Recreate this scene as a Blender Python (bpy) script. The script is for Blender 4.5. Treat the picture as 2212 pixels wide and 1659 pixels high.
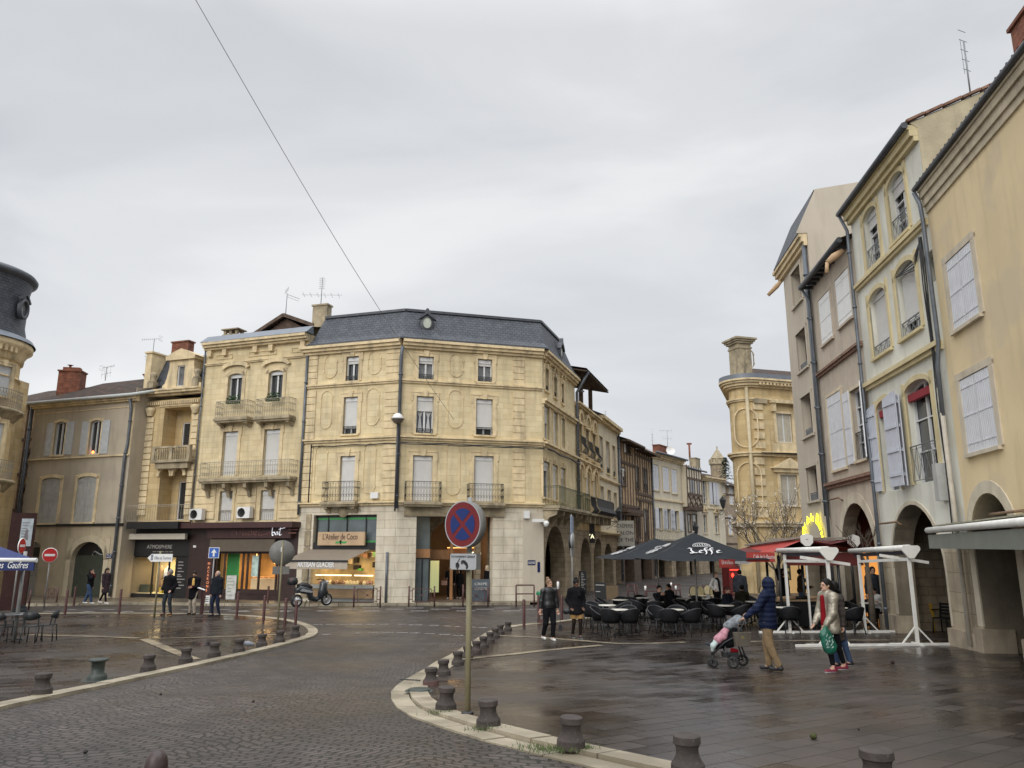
import bpy,bmesh,math,random
import numpy as np
from mathutils import Vector,Matrix
for _o in list(bpy.data.objects):bpy.data.objects.remove(_o)
SC=bpy.context.scene
PI=math.pi
rad=math.radians
# ------------------------------------------------------------------ camera
FL,CX,CY=1640.0,1106.0,829.5
TH=math.atan((1180-CY)/FL)
CT,ST=math.cos(TH),math.sin(TH)
CAMZ=3.0
cd=bpy.data.cameras.new('camera')
cam=bpy.data.objects.new('camera',cd)
SC.collection.objects.link(cam)
cam.location=(0,0,CAMZ)
cam.rotation_euler=(PI/2+TH,0,0)
cd.sensor_width=36
cd.lens=36*FL/2212
cd.clip_end=3000
SC.camera=cam
# ------------------------------------------------------------------ world: overcast sky
W=bpy.data.worlds.new('World')
SC.world=W
W.use_nodes=True
nt=W.node_tree
nt.nodes.clear()
def _n(t,**k):
    n=nt.nodes.new(t)
    for a,b in k.items():setattr(n,a,b)
    return n
out=_n('ShaderNodeOutputWorld');bg=_n('ShaderNodeBackground')
sky=_n('ShaderNodeTexSky');sky.sky_type='NISHITA';sky.sun_disc=False
SUN_EL,SUN_AZ=rad(30),rad(205)
sky.sun_elevation=SUN_EL;sky.sun_rotation=SUN_AZ
tc=_n('ShaderNodeTexCoord');sep=_n('ShaderNodeSeparateXYZ')
nt.links.new(tc.outputs['Generated'],sep.inputs[0])
def _ramp(stops,interp='EASE'):
    r=_n('ShaderNodeValToRGB');r.color_ramp.interpolation=interp
    e=r.color_ramp.elements
    while len(e)>1:e.remove(e[-1])
    e[0].position,e[0].color=stops[0][0],(*stops[0][1],1)
    for p,c in stops[1:]:
        q=e.new(p);q.color=(*c,1)
    return r
# brighter overhead than near the horizon, as a closed cloud cover is
lum=_ramp([(0.0,(.184,)*3),(.3,(.177,)*3),(.6,(.163,)*3),(.7,(.22,)*3),(.84,(.56,)*3),(1.0,(.74,)*3)],'LINEAR')
nt.links.new(sep.outputs['Z'],lum.inputs[0])
mp=_n('ShaderNodeMapping');mp.inputs['Scale'].default_value=(1.0,1.7,3.4);mp.inputs['Rotation'].default_value=(0,.45,.3)
nt.links.new(tc.outputs['Generated'],mp.inputs[0])
nz=_n('ShaderNodeTexNoise');nz.inputs['Scale'].default_value=1.35;nz.inputs['Detail'].default_value=6;nz.inputs['Roughness'].default_value=.48;nz.inputs['Distortion'].default_value=.35
nt.links.new(mp.outputs[0],nz.inputs['Vector'])
cl=_ramp([(.32,(.78,.797,.825)),(.43,(.89,.90,.918)),(.54,(1.0,1.002,1.004)),(.66,(1.13,1.125,1.11))])
nt.links.new(nz.outputs['Fac'],cl.inputs[0])
mul=_n('ShaderNodeMix',data_type='RGBA',blend_type='MULTIPLY');mul.inputs[0].default_value=1
nt.links.new(lum.outputs[0],mul.inputs[6]);nt.links.new(cl.outputs[0],mul.inputs[7])
gain=_n('ShaderNodeMix',data_type='RGBA',blend_type='MULTIPLY');gain.inputs[0].default_value=1
SKY_GAIN=40.0
gain.inputs[7].default_value=(SKY_GAIN*.98,SKY_GAIN,SKY_GAIN*1.03,1)
nt.links.new(mul.outputs[2],gain.inputs[6])
mx=_n('ShaderNodeMix',data_type='RGBA');mx.inputs[0].default_value=.985
nt.links.new(sky.outputs[0],mx.inputs[6]);nt.links.new(gain.outputs[2],mx.inputs[7])
nt.links.new(mx.outputs[2],bg.inputs[0]);bg.inputs[1].default_value=.1
nt.links.new(bg.outputs[0],out.inputs[0])
# ------------------------------------------------------------------ soft sun through cloud
sd=bpy.data.lights.new('sun','SUN');sd.energy=1.5;sd.angle=rad(40);sd.color=(1,.97,.92)
so=bpy.data.objects.new('sun',sd);SC.collection.objects.link(so)
_dir=Vector((math.sin(SUN_AZ)*math.cos(SUN_EL),math.cos(SUN_AZ)*math.cos(SUN_EL),math.sin(SUN_EL)))
so.rotation_euler=_dir.to_track_quat('Z','Y').to_euler()
so.location=(0,0,60)
vs=SC.view_settings
vs.view_transform='Standard';vs.look='None';vs.exposure=0.15;vs.gamma=1;vs.use_curve_mapping=False
SC.cycles.max_bounces=6
# ------------------------------------------------------------------ pixel <-> world
_HT=[(-60,1.45),(0,1.45),(7,1.85),(12,2.2),(15,2.4),(20,2.6),(25,2.7),(30,2.76),(38,2.87),(50,2.95),(80,3.0),(400,3.0),(2000,3.0)]
def gz(y):
    """height of the ground at distance y: the square falls gently away from the camera"""
    P=_HT
    if y<=P[0][0]:return CAMZ-P[0][1]
    for i in range(len(P)-1):
        if y<=P[i+1][0]:
            (x0,a),(x1,b)=P[i],P[i+1]
            s=(b-a)/(x1-x0)
            sp=(a-P[i-1][1])/(x0-P[i-1][0])if i>0 else s
            sn=(P[i+2][1]-b)/(P[i+2][0]-x1)if i+2<len(P)else s
            m0=0 if sp*s<=0 else 2*sp*s/(sp+s)
            m1=0 if sn*s<=0 else 2*sn*s/(sn+s)
            t=(y-x0)/(x1-x0);h=x1-x0
            v=(2*t**3-3*t*t+1)*a+(t**3-2*t*t+t)*h*m0+(-2*t**3+3*t*t)*b+(t**3-t*t)*h*m1
            return CAMZ-v
    return CAMZ-3.0
def ray(px,py):
    u=(CY-py)/FL
    return Vector(((px-CX)/FL,CT-u*ST,ST+u*CT))
def at(px,py,Y):
    r=ray(px,py);k=Y/r.y
    return Vector((r.x*k,Y,CAMZ+r.z*k))
def gp(px,py,dz=0.0):
    """point of the ground seen at a place in the photo"""
    r=ray(px,py);lo,hi=.5,400.0
    f=lambda k:CAMZ+r.z*k-gz(r.y*k)-dz
    for _ in range(50):
        m=(lo+hi)/2
        if f(m)>0:lo=m
        else:hi=m
    k=(lo+hi)/2
    return Vector((r.x*k,r.y*k,CAMZ+r.z*k))
def ratio(px,py):
    r=ray(px,py);return r.x/r.y
# ------------------------------------------------------------------ objects
COL=SC.collection
def put(o,parent=None):
    COL.objects.link(o)
    if parent is not None:o.parent=parent
    return o
def tag(o,label=None,cat=None,group=None,kind=None):
    if label:o['label']=label
    if cat:o['category']=cat
    if group:o['group']=group
    if kind:o['kind']=kind
    return o
def empty(name,loc,rz=0,label=None,cat=None,group=None):
    o=bpy.data.objects.new(name,None);o.empty_display_size=.2
    o.location=loc;o.rotation_euler=(0,0,rz)
    COL.objects.link(o)
    return tag(o,label,cat,group)
_kids={}
def dup(root,loc,rz,label=None,group=None,scale=None):
    r=root.copy();COL.objects.link(r);r.location=loc;r.rotation_euler=(0,0,rz)
    if scale:r.scale=scale
    if label:r['label']=label
    if group:r['group']=group
    for ch in KIDS(root):
        c=ch.copy();COL.objects.link(c);c.parent=r
        _kids.setdefault(r.name,[]).append(c)
        for g in KIDS(ch):
            d=g.copy();COL.objects.link(d);d.parent=c
            _kids.setdefault(c.name,[]).append(d)
    return r
def KIDS(o):return list(o.children)
class MB:
    """collects shapes and links them as one mesh object; writes metre-scaled box UVs"""
    def __init__(s):s.v=[];s.f=[];s.m=[];s.sm=[]
    def add(s,vs,fs,m=0,smooth=False):
        b=len(s.v);s.v+=[tuple(v)for v in vs]
        for f in fs:s.f.append(tuple(b+i for i in f));s.m.append(m);s.sm.append(smooth)
        return s
    def quad(s,a,b,c,d,m=0):return s.add([a,b,c,d],[(0,1,2,3)],m)
    def box(s,x0,x1,y0,y1,z0,z1,m=0):
        if x1<x0:x0,x1=x1,x0
        if y1<y0:y0,y1=y1,y0
        if z1<z0:z0,z1=z1,z0
        v=[(x0,y0,z0),(x1,y0,z0),(x1,y1,z0),(x0,y1,z0),(x0,y0,z1),(x1,y0,z1),(x1,y1,z1),(x0,y1,z1)]
        return s.add(v,[(0,3,2,1),(4,5,6,7),(0,1,5,4),(1,2,6,5),(2,3,7,6),(3,0,4,7)],m)
    def bar(s,a,b,w,h=None,m=0,up=(0,0,1)):
        a=Vector(a);b=Vector(b);h=w if h is None else h
        d=(b-a)
        if d.length<1e-6:return s
        d.normalize();U=Vector(up)
        if abs(d.dot(U))>.98:U=Vector((0,1,0))
        x=d.cross(U).normalized();y=x.cross(d).normalized()
        v=[]
        for p in(a,b):
            for i,j in((-1,-1),(1,-1),(1,1),(-1,1)):v.append(p+x*(w/2*i)+y*(h/2*j))
        return s.add(v,[(0,1,2,3),(7,6,5,4),(0,4,5,1),(1,5,6,2),(2,6,7,3),(3,7,4,0)],m)
    def tube(s,pts,r,n=8,m=0,caps=True,smooth=True):
        pts=[Vector(p)for p in pts]
        rr=r if isinstance(r,(list,tuple))else[r]*len(pts)
        v=[];fs=[];prev=None
        for i,p in enumerate(pts):
            d=(pts[min(i+1,len(pts)-1)]-pts[max(i-1,0)])
            if d.length<1e-9:d=Vector((0,0,1))
            d.normalize()
            if prev is None:
                U=Vector((0,0,1))if abs(d.z)<.9 else Vector((1,0,0))
                x=d.cross(U).normalized()
            else:
                x=(prev-d*prev.dot(d))
                x=x.normalized()if x.length>1e-6 else d.orthogonal().normalized()
            prev=x;y=d.cross(x)
            for k in range(n):
                a=2*PI*k/n;v.append(p+(x*math.cos(a)+y*math.sin(a))*rr[i])
        for i in range(len(pts)-1):
            for k in range(n):
                k2=(k+1)%n;fs.append((i*n+k,i*n+k2,(i+1)*n+k2,(i+1)*n+k))
        s.add(v,fs,m,smooth)
        if caps:
            b=len(s.v)-len(v)
            s.f.append(tuple(b+k for k in range(n))[::-1]);s.m.append(m);s.sm.append(False)
            e=b+(len(pts)-1)*n
            s.f.append(tuple(e+k for k in range(n)));s.m.append(m);s.sm.append(False)
        return s
    def lathe(s,prof,n=20,c=(0,0,0),m=0,smooth=True,sx=1,sy=1,a0=0,a1=2*PI):
        full=abs(a1-a0-2*PI)<1e-6;N=n if full else n+1;v=[];fs=[]
        for r,z in prof:
            for k in range(N):
                a=a0+(a1-a0)*k/n;v.append((c[0]+r*sx*math.cos(a),c[1]+r*sy*math.sin(a),c[2]+z))
        for i in range(len(prof)-1):
            for k in range(n):
                k2=(k+1)%N;fs.append((i*N+k,i*N+k2,(i+1)*N+k2,(i+1)*N+k))
        s.add(v,fs,m,smooth)
        return s
    def disc(s,c,r,n=24,axis='z',m=0,h=0.01):
        c=Vector(c)
        ax={'z':((1,0,0),(0,1,0),(0,0,1)),'y':((1,0,0),(0,0,1),(0,-1,0)),'x':((0,1,0),(0,0,1),(1,0,0))}[axis]
        X,Y,Z=[Vector(q)for q in ax]
        v=[c+X*r*math.cos(2*PI*k/n)+Y*r*math.sin(2*PI*k/n)for k in range(n)]
        v+=[p+Z*h for p in v]
        s.add(v,[tuple(range(n))[::-1],tuple(range(n,2*n))]+[(k,(k+1)%n,n+(k+1)%n,n+k)for k in range(n)],m)
        return s
    def prism(s,poly,y0,y1,m=0):
        """polygon in x-z extruded along y"""
        n=len(poly);ar=sum(poly[i][0]*poly[(i+1)%n][1]-poly[(i+1)%n][0]*poly[i][1]for i in range(n))
        if ar<0:poly=poly[::-1]
        if y1<y0:y0,y1=y1,y0
        v=[(x,y0,z)for x,z in poly]+[(x,y1,z)for x,z in poly]
        s.add(v,[tuple(range(n)),tuple(range(n,2*n))[::-1]]+[(k,n+k,n+(k+1)%n,(k+1)%n)for k in range(n)],m)
        return s
    def xf(s,M,start=0):
        s.v[start:]=[tuple(M@Vector(p))for p in s.v[start:]]
        return s
    def build(s,name,mats,parent=None,loc=None,rz=0,label=None):
        me=bpy.data.meshes.new(name)
        me.from_pydata(s.v,[],s.f)
        if not isinstance(mats,(list,tuple)):mats=[mats]
        for q in mats:me.materials.append(q)
        me.polygons.foreach_set('material_index',s.m)
        me.polygons.foreach_set('use_smooth',s.sm)
        uv=me.uv_layers.new(name='UVMap')
        co=s.v;data=np.zeros((len(me.loops),2),dtype=np.float32);li=0
        me.update()
        for p in me.polygons:
            n=p.normal;ax,ay,az=abs(n.x),abs(n.y),abs(n.z)
            for vi in p.vertices:
                c=co[vi]
                if az>.8:data[li]=(c[0],c[1])
                elif ay>=ax:data[li]=(c[0],c[2])
                else:data[li]=(c[1],c[2])
                li+=1
        uv.data.foreach_set('uv',data.ravel())
        o=bpy.data.objects.new(name,me)
        COL.objects.link(o)
        if parent is not None:o.parent=parent
        if loc is not None:o.location=loc
        o.rotation_euler=(0,0,rz)
        if label:o['label']=label
        return o
# ------------------------------------------------------------------ materials
_M={}
def rgb(r,g,b):
    """display 0-255 to linear"""
    f=lambda c:(c/12.92 if c<=.04045 else((c+.055)/1.055)**2.4)
    return tuple(f(c/255)for c in(r,g,b))
def mat(name,col,rough=.85,var=.12,scale=2.5,bump=0,bscale=30,metal=0,spec=.5,brick=None,stain=0,streak=None,
        coat=0,emit=None,estr=0,rvar=0,fleck=None,wave=None,alpha=None,trans=0,patch=None,sheen=0,bdist=.02):
    if name in _M:return _M[name]
    m=bpy.data.materials.new(name);m.use_nodes=True;t=m.node_tree;N=t.nodes;L=t.links
    b=N['Principled BSDF']
    b.inputs['Roughness'].default_value=rough;b.inputs['Metallic'].default_value=metal
    b.inputs['Specular IOR Level'].default_value=spec
    if trans:b.inputs['Transmission Weight'].default_value=trans
    if alpha is not None:b.inputs['Alpha'].default_value=alpha
    if coat:b.inputs['Coat Weight'].default_value=coat;b.inputs['Coat Roughness'].default_value=.15
    if sheen:b.inputs['Sheen Weight'].default_value=sheen
    tc=N.new('ShaderNodeTexCoord')
    def noise(sc,det=4,vec=None,rgh=.55):
        n=N.new('ShaderNodeTexNoise');n.inputs['Scale'].default_value=sc;n.inputs['Detail'].default_value=det;n.inputs['Roughness'].default_value=rgh
        L.new(vec or tc.outputs['Object'],n.inputs['Vector']);return n
    def ramp(src,p0,c0,p1,c1):
        r=N.new('ShaderNodeValToRGB');e=r.color_ramp.elements
        e[0].position=p0;e[0].color=(*c0,1);e[1].position=p1;e[1].color=(*c1,1)
        L.new(src,r.inputs[0]);return r.outputs[0]
    def mix(fac,a,c,mode='MIX'):
        x=N.new('ShaderNodeMix');x.data_type='RGBA';x.blend_type=mode
        if isinstance(fac,(int,float)):x.inputs[0].default_value=fac
        else:L.new(fac,x.inputs[0])
        for k,q in((6,a),(7,c)):
            if isinstance(q,tuple):x.inputs[k].default_value=(*q,1)
            else:L.new(q,x.inputs[k])
        return x.outputs[2]
    lo=tuple(c*(1-var)for c in col);hi=tuple(min(1,c*(1+var))for c in col)
    n1=noise(scale,6);base=ramp(n1.outputs['Fac'],.32,lo,.68,hi)
    heights=[]
    if brick:
        bw,bh,mort,c2,mc,off=(list(brick)+[.5])[:6]
        br=N.new('ShaderNodeTexBrick');br.offset=off;br.inputs['Scale'].default_value=1
        br.inputs['Brick Width'].default_value=bw;br.inputs['Row Height'].default_value=bh
        br.inputs['Mortar Size'].default_value=mort;br.inputs['Mortar Smooth'].default_value=.3
        br.inputs['Color1'].default_value=(1,1,1,1);br.inputs['Color2'].default_value=(*c2,1);br.inputs['Mortar'].default_value=(*mc,1)
        L.new(tc.outputs['UV'],br.inputs['Vector'])
        base=mix(1,base,br.outputs['Color'],'MULTIPLY')
        heights.append((br.outputs['Fac'],-bdist))
    if patch:
        pc,ps,plo,phi=patch
        pn=noise(ps,5);base=mix(ramp(pn.outputs['Fac'],plo,(0,0,0),phi,(1,1,1)),base,pc)
    if stain:
        mp=N.new('ShaderNodeMapping');mp.inputs['Scale'].default_value=(1.6,1.6,.22);L.new(tc.outputs['Object'],mp.inputs[0])
        sn=noise(1.3,7,mp.outputs[0],.62)
        base=mix(ramp(sn.outputs['Fac'],.5,(0,0,0),.74,(stain,)*3),base,streak or tuple(c*.35 for c in col))
    if fleck:
        fc,fs,th=fleck
        fn=noise(fs,3);base=mix(ramp(fn.outputs['Fac'],th,(0,0,0),th+.04,(1,1,1)),base,fc)
    if wave:
        wn=N.new('ShaderNodeTexWave');wn.wave_type='BANDS';wn.bands_direction=wave[0];wn.inputs['Scale'].default_value=wave[1];wn.inputs['Distortion'].default_value=wave[3]if len(wave)>3 else 0
        L.new(tc.outputs['UV' if len(wave)>4 else 'Object'],wn.inputs['Vector']);heights.append((wn.outputs['Fac'],wave[2]))
    L.new(base,b.inputs['Base Color'])
    if bump:
        bn=noise(bscale,5);heights.append((bn.outputs['Fac'],bump))
    prev=None
    for src,d in heights:
        q=N.new('ShaderNodeBump');q.inputs['Strength'].default_value=1;q.inputs['Distance'].default_value=abs(d);q.invert=d<0
        L.new(src,q.inputs['Height'])
        if prev:L.new(prev,q.inputs['Normal'])
        prev=q.outputs[0]
    if prev:L.new(prev,b.inputs['Normal'])
    if rvar:
        rn=noise(scale*.7,4);r=N.new('ShaderNodeMapRange');r.inputs[1].default_value=.35;r.inputs[2].default_value=.65
        r.inputs[3].default_value=max(0.02,rough-rvar);r.inputs[4].default_value=min(1,rough+rvar)
        L.new(rn.outputs['Fac'],r.inputs[0]);L.new(r.outputs[0],b.inputs['Roughness'])
    if emit:
        b.inputs['Emission Color'].default_value=(*emit,1);b.inputs['Emission Strength'].default_value=estr
    _M[name]=m
    return m
Y1=(.70,.59,.37)
STONE=mat('limestone_yellow',Y1,.9,.10,1.1,.004,40,brick=(.62,.31,.006,(.88,.85,.80),(.86,.82,.75)),stain=.5,streak=(.26,.21,.14),bdist=.006,patch=((.64,.50,.31),.8,.58,.74))
STONE2=mat('limestone_ochre',(.61,.475,.265),.9,.12,.9,.004,40,brick=(.7,.34,.007,(.86,.82,.74),(.78,.72,.62)),stain=.55,streak=(.2,.155,.095),bdist=.006)
TRIM=mat('limestone_trim',(.68,.55,.34),.9,.16,2.2,.006,40,stain=.7,streak=(.2,.165,.115))
TRIMD=mat('limestone_weathered',(.36,.30,.20),.9,.3,2.6,.006,40,stain=.75,streak=(.07,.06,.045))
WSTONE=mat('pale_ashlar',(.66,.60,.49),.85,.12,1.4,.004,40,brick=(1.25,.42,.008,(.90,.88,.83),(.55,.5,.42)),stain=.6,streak=(.26,.22,.16),bdist=.008)
RENDER_G=mat('grey_beige_render',(.44,.38,.29),.95,.08,.8,.005,40,patch=((.38,.33,.26),.4,.54,.62),stain=.45,streak=(.22,.185,.14))
RENDER_C=mat('cream_render',(.66,.595,.46),.95,.08,.8,.003,60,stain=.45,streak=(.34,.30,.22))
RENDER_W=mat('white_render',(.66,.65,.57),.95,.08,.8,.005,40,patch=((.60,.58,.49),.5,.55,.6),stain=.6,streak=(.40,.385,.31))
RENDER_Y=mat('yellow_render',(.70,.565,.345),.95,.08,.5,.005,40,patch=((.62,.51,.34),.33,.54,.6),stain=.5,streak=(.45,.36,.22))
RENDER_B=mat('pink_beige_render',(.50,.43,.345),.95,.12,1.2,.006,40,stain=.5,streak=(.28,.23,.18))
RENDER_L=mat('pale_taupe_render',(.52,.46,.37),.95,.06,.7,.003,50,stain=.4,streak=(.32,.28,.22))
RUBBLE=mat('old_stone',(.34,.275,.19),.95,.25,1.8,.01,14,brick=(.5,.28,.012,(.8,.77,.7),(.6,.55,.47)),stain=.6,streak=(.12,.10,.075),bdist=.012)
SLATE=mat('slate',(.072,.079,.092),.55,.25,3,.002,40,brick=(.26,.155,.012,(.72,.74,.78),(.38,.4,.43)),spec=.4,bdist=.012)
TILE=mat('canal_tiles',(.15,.088,.062),.9,.45,3.5,.01,20,brick=(.22,.34,.02,(.6,.6,.6),(.4,.36,.33)),wave=('X',4.5,.05,0,1),patch=((.07,.058,.048),1.4,.42,.6))
ZINC=mat('zinc_sheet',(.17,.19,.22),.5,.12,2,.001,30,metal=.2,stain=.3,streak=(.2,.21,.23))
PIPE=mat('zinc_pipe',(.13,.145,.165),.5,.2,3,0,30,metal=.4)
LEAD=mat('dark_lead',(.07,.075,.085),.5,.2,3,metal=.3)
IRON=mat('wrought_iron',(.018,.02,.022),.5,.2,5,spec=.5)
GIRON=mat('green_iron',(.03,.048,.02),.6,.3,5)
LACE=mat('pale_painted_iron',(.30,.27,.215),.7,.15,5)
WHITE=mat('white_paint',(.74,.74,.72),.45,.05,3)
PVC=mat('white_frame',(.66,.665,.66),.4,.04,3)
ROLL=mat('roller_shutter',(.62,.61,.585),.55,.04,3,wave=('Z',8,.006))
PLANKW=mat('white_shutter_boards',(.66,.67,.70),.6,.07,3,wave=('X',3.1,.012),stain=.2,streak=(.45,.44,.43))
PLANKG=mat('grey_shutter_boards',(.40,.395,.375),.7,.12,3,.003,30,wave=('X',3.1,.01),stain=.5,streak=(.22,.20,.17))
PLANKB=mat('lavender_shutter_boards',(.52,.54,.60),.6,.06,3,wave=('X',3.1,.012),stain=.2,streak=(.36,.36,.38))
GLASS=mat('window_glass',(.028,.032,.036),.06,.3,1.3,spec=.8,coat=.3)
GLASSC=mat('curtained_glass',(.16,.16,.165),.12,.35,2.2,spec=.7,coat=.3)
DARK=mat('dark_interior',(.018,.016,.014),.9,.3,1)
CURT=mat('curtain',(.5,.5,.5),.9,.1,4)
TIMBER=mat('old_timber',(.105,.072,.052),.9,.35,4,.01,20)
BRICK=mat('red_brick',(.30,.115,.07),.9,.3,3,.01,25,brick=(.22,.075,.01,(.62,.58,.55),(.75,.68,.6)),stain=.5,streak=(.1,.07,.055))
INFILL=mat('brick_nogging',(.56,.43,.29),.95,.22,4,.008,20,brick=(.24,.06,.012,(.78,.72,.66),(1.1,1.05,.95)),stain=.45,streak=(.2,.15,.1))
MAROON=mat('maroon_metal',(.075,.028,.026),.45,.2,4)
BROWNM=mat('brown_shopfront',(.038,.02,.017),.4,.2,3)
BLACK=mat('black_panel',(.012,.012,.013),.45,.2,3)
def LAMP(name,c,s):return mat(name,c,.8,.05,2,emit=c,estr=s)
# ================================================================== GROUND
def paving(name,c1,c2,mort,bw,bh,mw,rot,rough,rvar,warp=0,arcs=None,bump=.02,wet=1.0,tint=None,tilt=.25,perb=0.0):
    m=bpy.data.materials.new(name);m.use_nodes=True;t=m.node_tree;N=t.nodes;L=t.links;b=N['Principled BSDF']
    tc=N.new('ShaderNodeTexCoord')
    def nz(sc,det=4,vec=None):
        n=N.new('ShaderNodeTexNoise');n.inputs['Scale'].default_value=sc;n.inputs['Detail'].default_value=det
        L.new(vec or tc.outputs['Object'],n.inputs['Vector']);return n
    def ma(op,a,c=None):
        q=N.new('ShaderNodeMath');q.operation=op
        for i,v in enumerate((a,c)):
            if v is None:continue
            if isinstance(v,(int,float)):q.inputs[i].default_value=v
            else:L.new(v,q.inputs[i])
        return q.outputs[0]
    mp=N.new('ShaderNodeMapping');mp.inputs['Rotation'].default_value=(0,0,rot);L.new(tc.outputs['Object'],mp.inputs[0])
    sx=N.new('ShaderNodeSeparateXYZ');L.new(mp.outputs[0],sx.inputs[0]);X,Yv=sx.outputs[0],sx.outputs[1]
    if warp:
        w1=nz(.35,2);w2=nz(3.2,2)
        Yv=ma('ADD',Yv,ma('MULTIPLY',ma('SUBTRACT',w1.outputs['Fac'],.5),warp*4))
        Yv=ma('ADD',Yv,ma('MULTIPLY',ma('SUBTRACT',w2.outputs['Fac'],.5),warp*.28))
        X=ma('ADD',X,ma('MULTIPLY',ma('SUBTRACT',w2.outputs['Fac'],.5),warp*.4))
    if arcs:
        per,amp=arcs
        Yv=ma('ADD',Yv,ma('MULTIPLY',ma('ABSOLUTE',ma('SINE',ma('MULTIPLY',X,PI/per))),amp))
    cb=N.new('ShaderNodeCombineXYZ');L.new(X,cb.inputs[0]);L.new(Yv,cb.inputs[1])
    br=N.new('ShaderNodeTexBrick');br.inputs['Scale'].default_value=1;br.inputs['Brick Width'].default_value=bw;br.inputs['Row Height'].default_value=bh
    br.inputs['Mortar Size'].default_value=mw;br.inputs['Mortar Smooth'].default_value=.4;br.inputs['Bias'].default_value=0
    br.inputs['Color1'].default_value=(*c1,1);br.inputs['Color2'].default_value=(*c2,1);br.inputs['Mortar'].default_value=(*mort,1)
    L.new(cb.outputs[0],br.inputs['Vector'])
    big=nz(.22,5);r1=N.new('ShaderNodeValToRGB');e=r1.color_ramp.elements
    e[0].position=.36;e[0].color=(.68,.68,.68,1);e[1].position=.64;e[1].color=(1.3,1.28,1.25,1);L.new(big.outputs['Fac'],r1.inputs[0])
    mid=nz(2.1,5);r2=N.new('ShaderNodeValToRGB');e=r2.color_ramp.elements
    e[0].position=.34;e[0].color=(.72,.7,.7,1);e[1].position=.66;e[1].color=(1.2,1.2,1.2,1);L.new(mid.outputs['Fac'],r2.inputs[0])
    def mul(a,c):
        q=N.new('ShaderNodeMix');q.data_type='RGBA';q.blend_type='MULTIPLY';q.inputs[0].default_value=1;L.new(a,q.inputs[6]);L.new(c,q.inputs[7]);return q.outputs[2]
    col=mul(mul(br.outputs['Color'],r1.outputs[0]),r2.outputs[0])
    if tint:
        tn=nz(.5,3);r3=N.new('ShaderNodeValToRGB');e=r3.color_ramp.elements
        e[0].position=.48;e[0].color=(0,0,0,1);e[1].position=.7;e[1].color=(.6,.6,.6,1);L.new(tn.outputs['Fac'],r3.inputs[0])
        q=N.new('ShaderNodeMix');q.data_type='RGBA';L.new(r3.outputs[0],q.inputs[0]);L.new(col,q.inputs[6]);q.inputs[7].default_value=(*tint,1);col=q.outputs[2]
    L.new(col,b.inputs['Base Color'])
    rn=nz(.42,5);mr=N.new('ShaderNodeMapRange');mr.inputs[1].default_value=.38;mr.inputs[2].default_value=.62;mr.inputs[3].default_value=max(.05,rough-rvar);mr.inputs[4].default_value=rough+rvar
    L.new(rn.outputs['Fac'],mr.inputs[0]);ro=mr.outputs[0]
    sc_=N.new('ShaderNodeSeparateColor');L.new(br.outputs['Color'],sc_.inputs[0])
    pb=N.new('ShaderNodeMapRange');pb.inputs[1].default_value=min(c1[0],c2[0]);pb.inputs[2].default_value=max(c1[0],c2[0]);pb.inputs[3].default_value=-perb;pb.inputs[4].default_value=perb;L.new(sc_.outputs[0],pb.inputs[0]);ro=ma('ADD',ro,pb.outputs[0])
    L.new(ro,b.inputs['Roughness'])
    b.inputs['Specular IOR Level'].default_value=wet
    # every stone sits at its own slight tilt, edges rounded
    h=ma('MULTIPLY',br.outputs['Fac'],-1.0)
    vor=N.new('ShaderNodeTexNoise');vor.inputs['Scale'].default_value=1/(bw*1.6);vor.inputs['Detail'].default_value=2;L.new(cb.outputs[0],vor.inputs['Vector'])
    fine=nz(26,4)
    h=ma('ADD',h,ma('MULTIPLY',vor.outputs['Fac'],tilt));h=ma('ADD',h,ma('MULTIPLY',fine.outputs['Fac'],.12))
    bp=N.new('ShaderNodeBump');bp.inputs['Strength'].default_value=1;bp.inputs['Distance'].default_value=bump;L.new(h,bp.inputs['Height']);L.new(bp.outputs[0],b.inputs['Normal'])
    return m
M_COB=paving('wet_cobbles',(.078,.064,.060),(.05,.043,.041),(.010,.011,.008),.17,.11,.016,rad(-6),.46,.08,warp=.5,arcs=(2.4,.5),bump=.02,wet=.45,tilt=.7)
M_SLAB=paving('wet_porphyry_slabs',(.036,.026,.021),(.021,.017,.015),(.005,.0045,.004),.60,.30,.010,rad(-37),.31,.12,perb=.09,warp=.03,bump=.014,wet=.65,tint=(.045,.028,.019),tilt=.9)
M_WALK=paving('pale_pavement',(.15,.125,.09),(.11,.09,.068),(.07,.06,.05),.6,.4,.01,rad(16),.38,.12,bump=.006,wet=.5,tilt=.4)
M_KERB=mat('limestone_kerb',(.34,.295,.215),.5,.2,2.2,.004,30,stain=.5,streak=(.22,.18,.12),patch=((.2,.17,.12),1.2,.45,.62))
M_LINE=mat('worn_road_paint',(.42,.41,.40),.6,.2,9,.004,40,patch=((.16,.145,.14),14,.42,.5))
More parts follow.
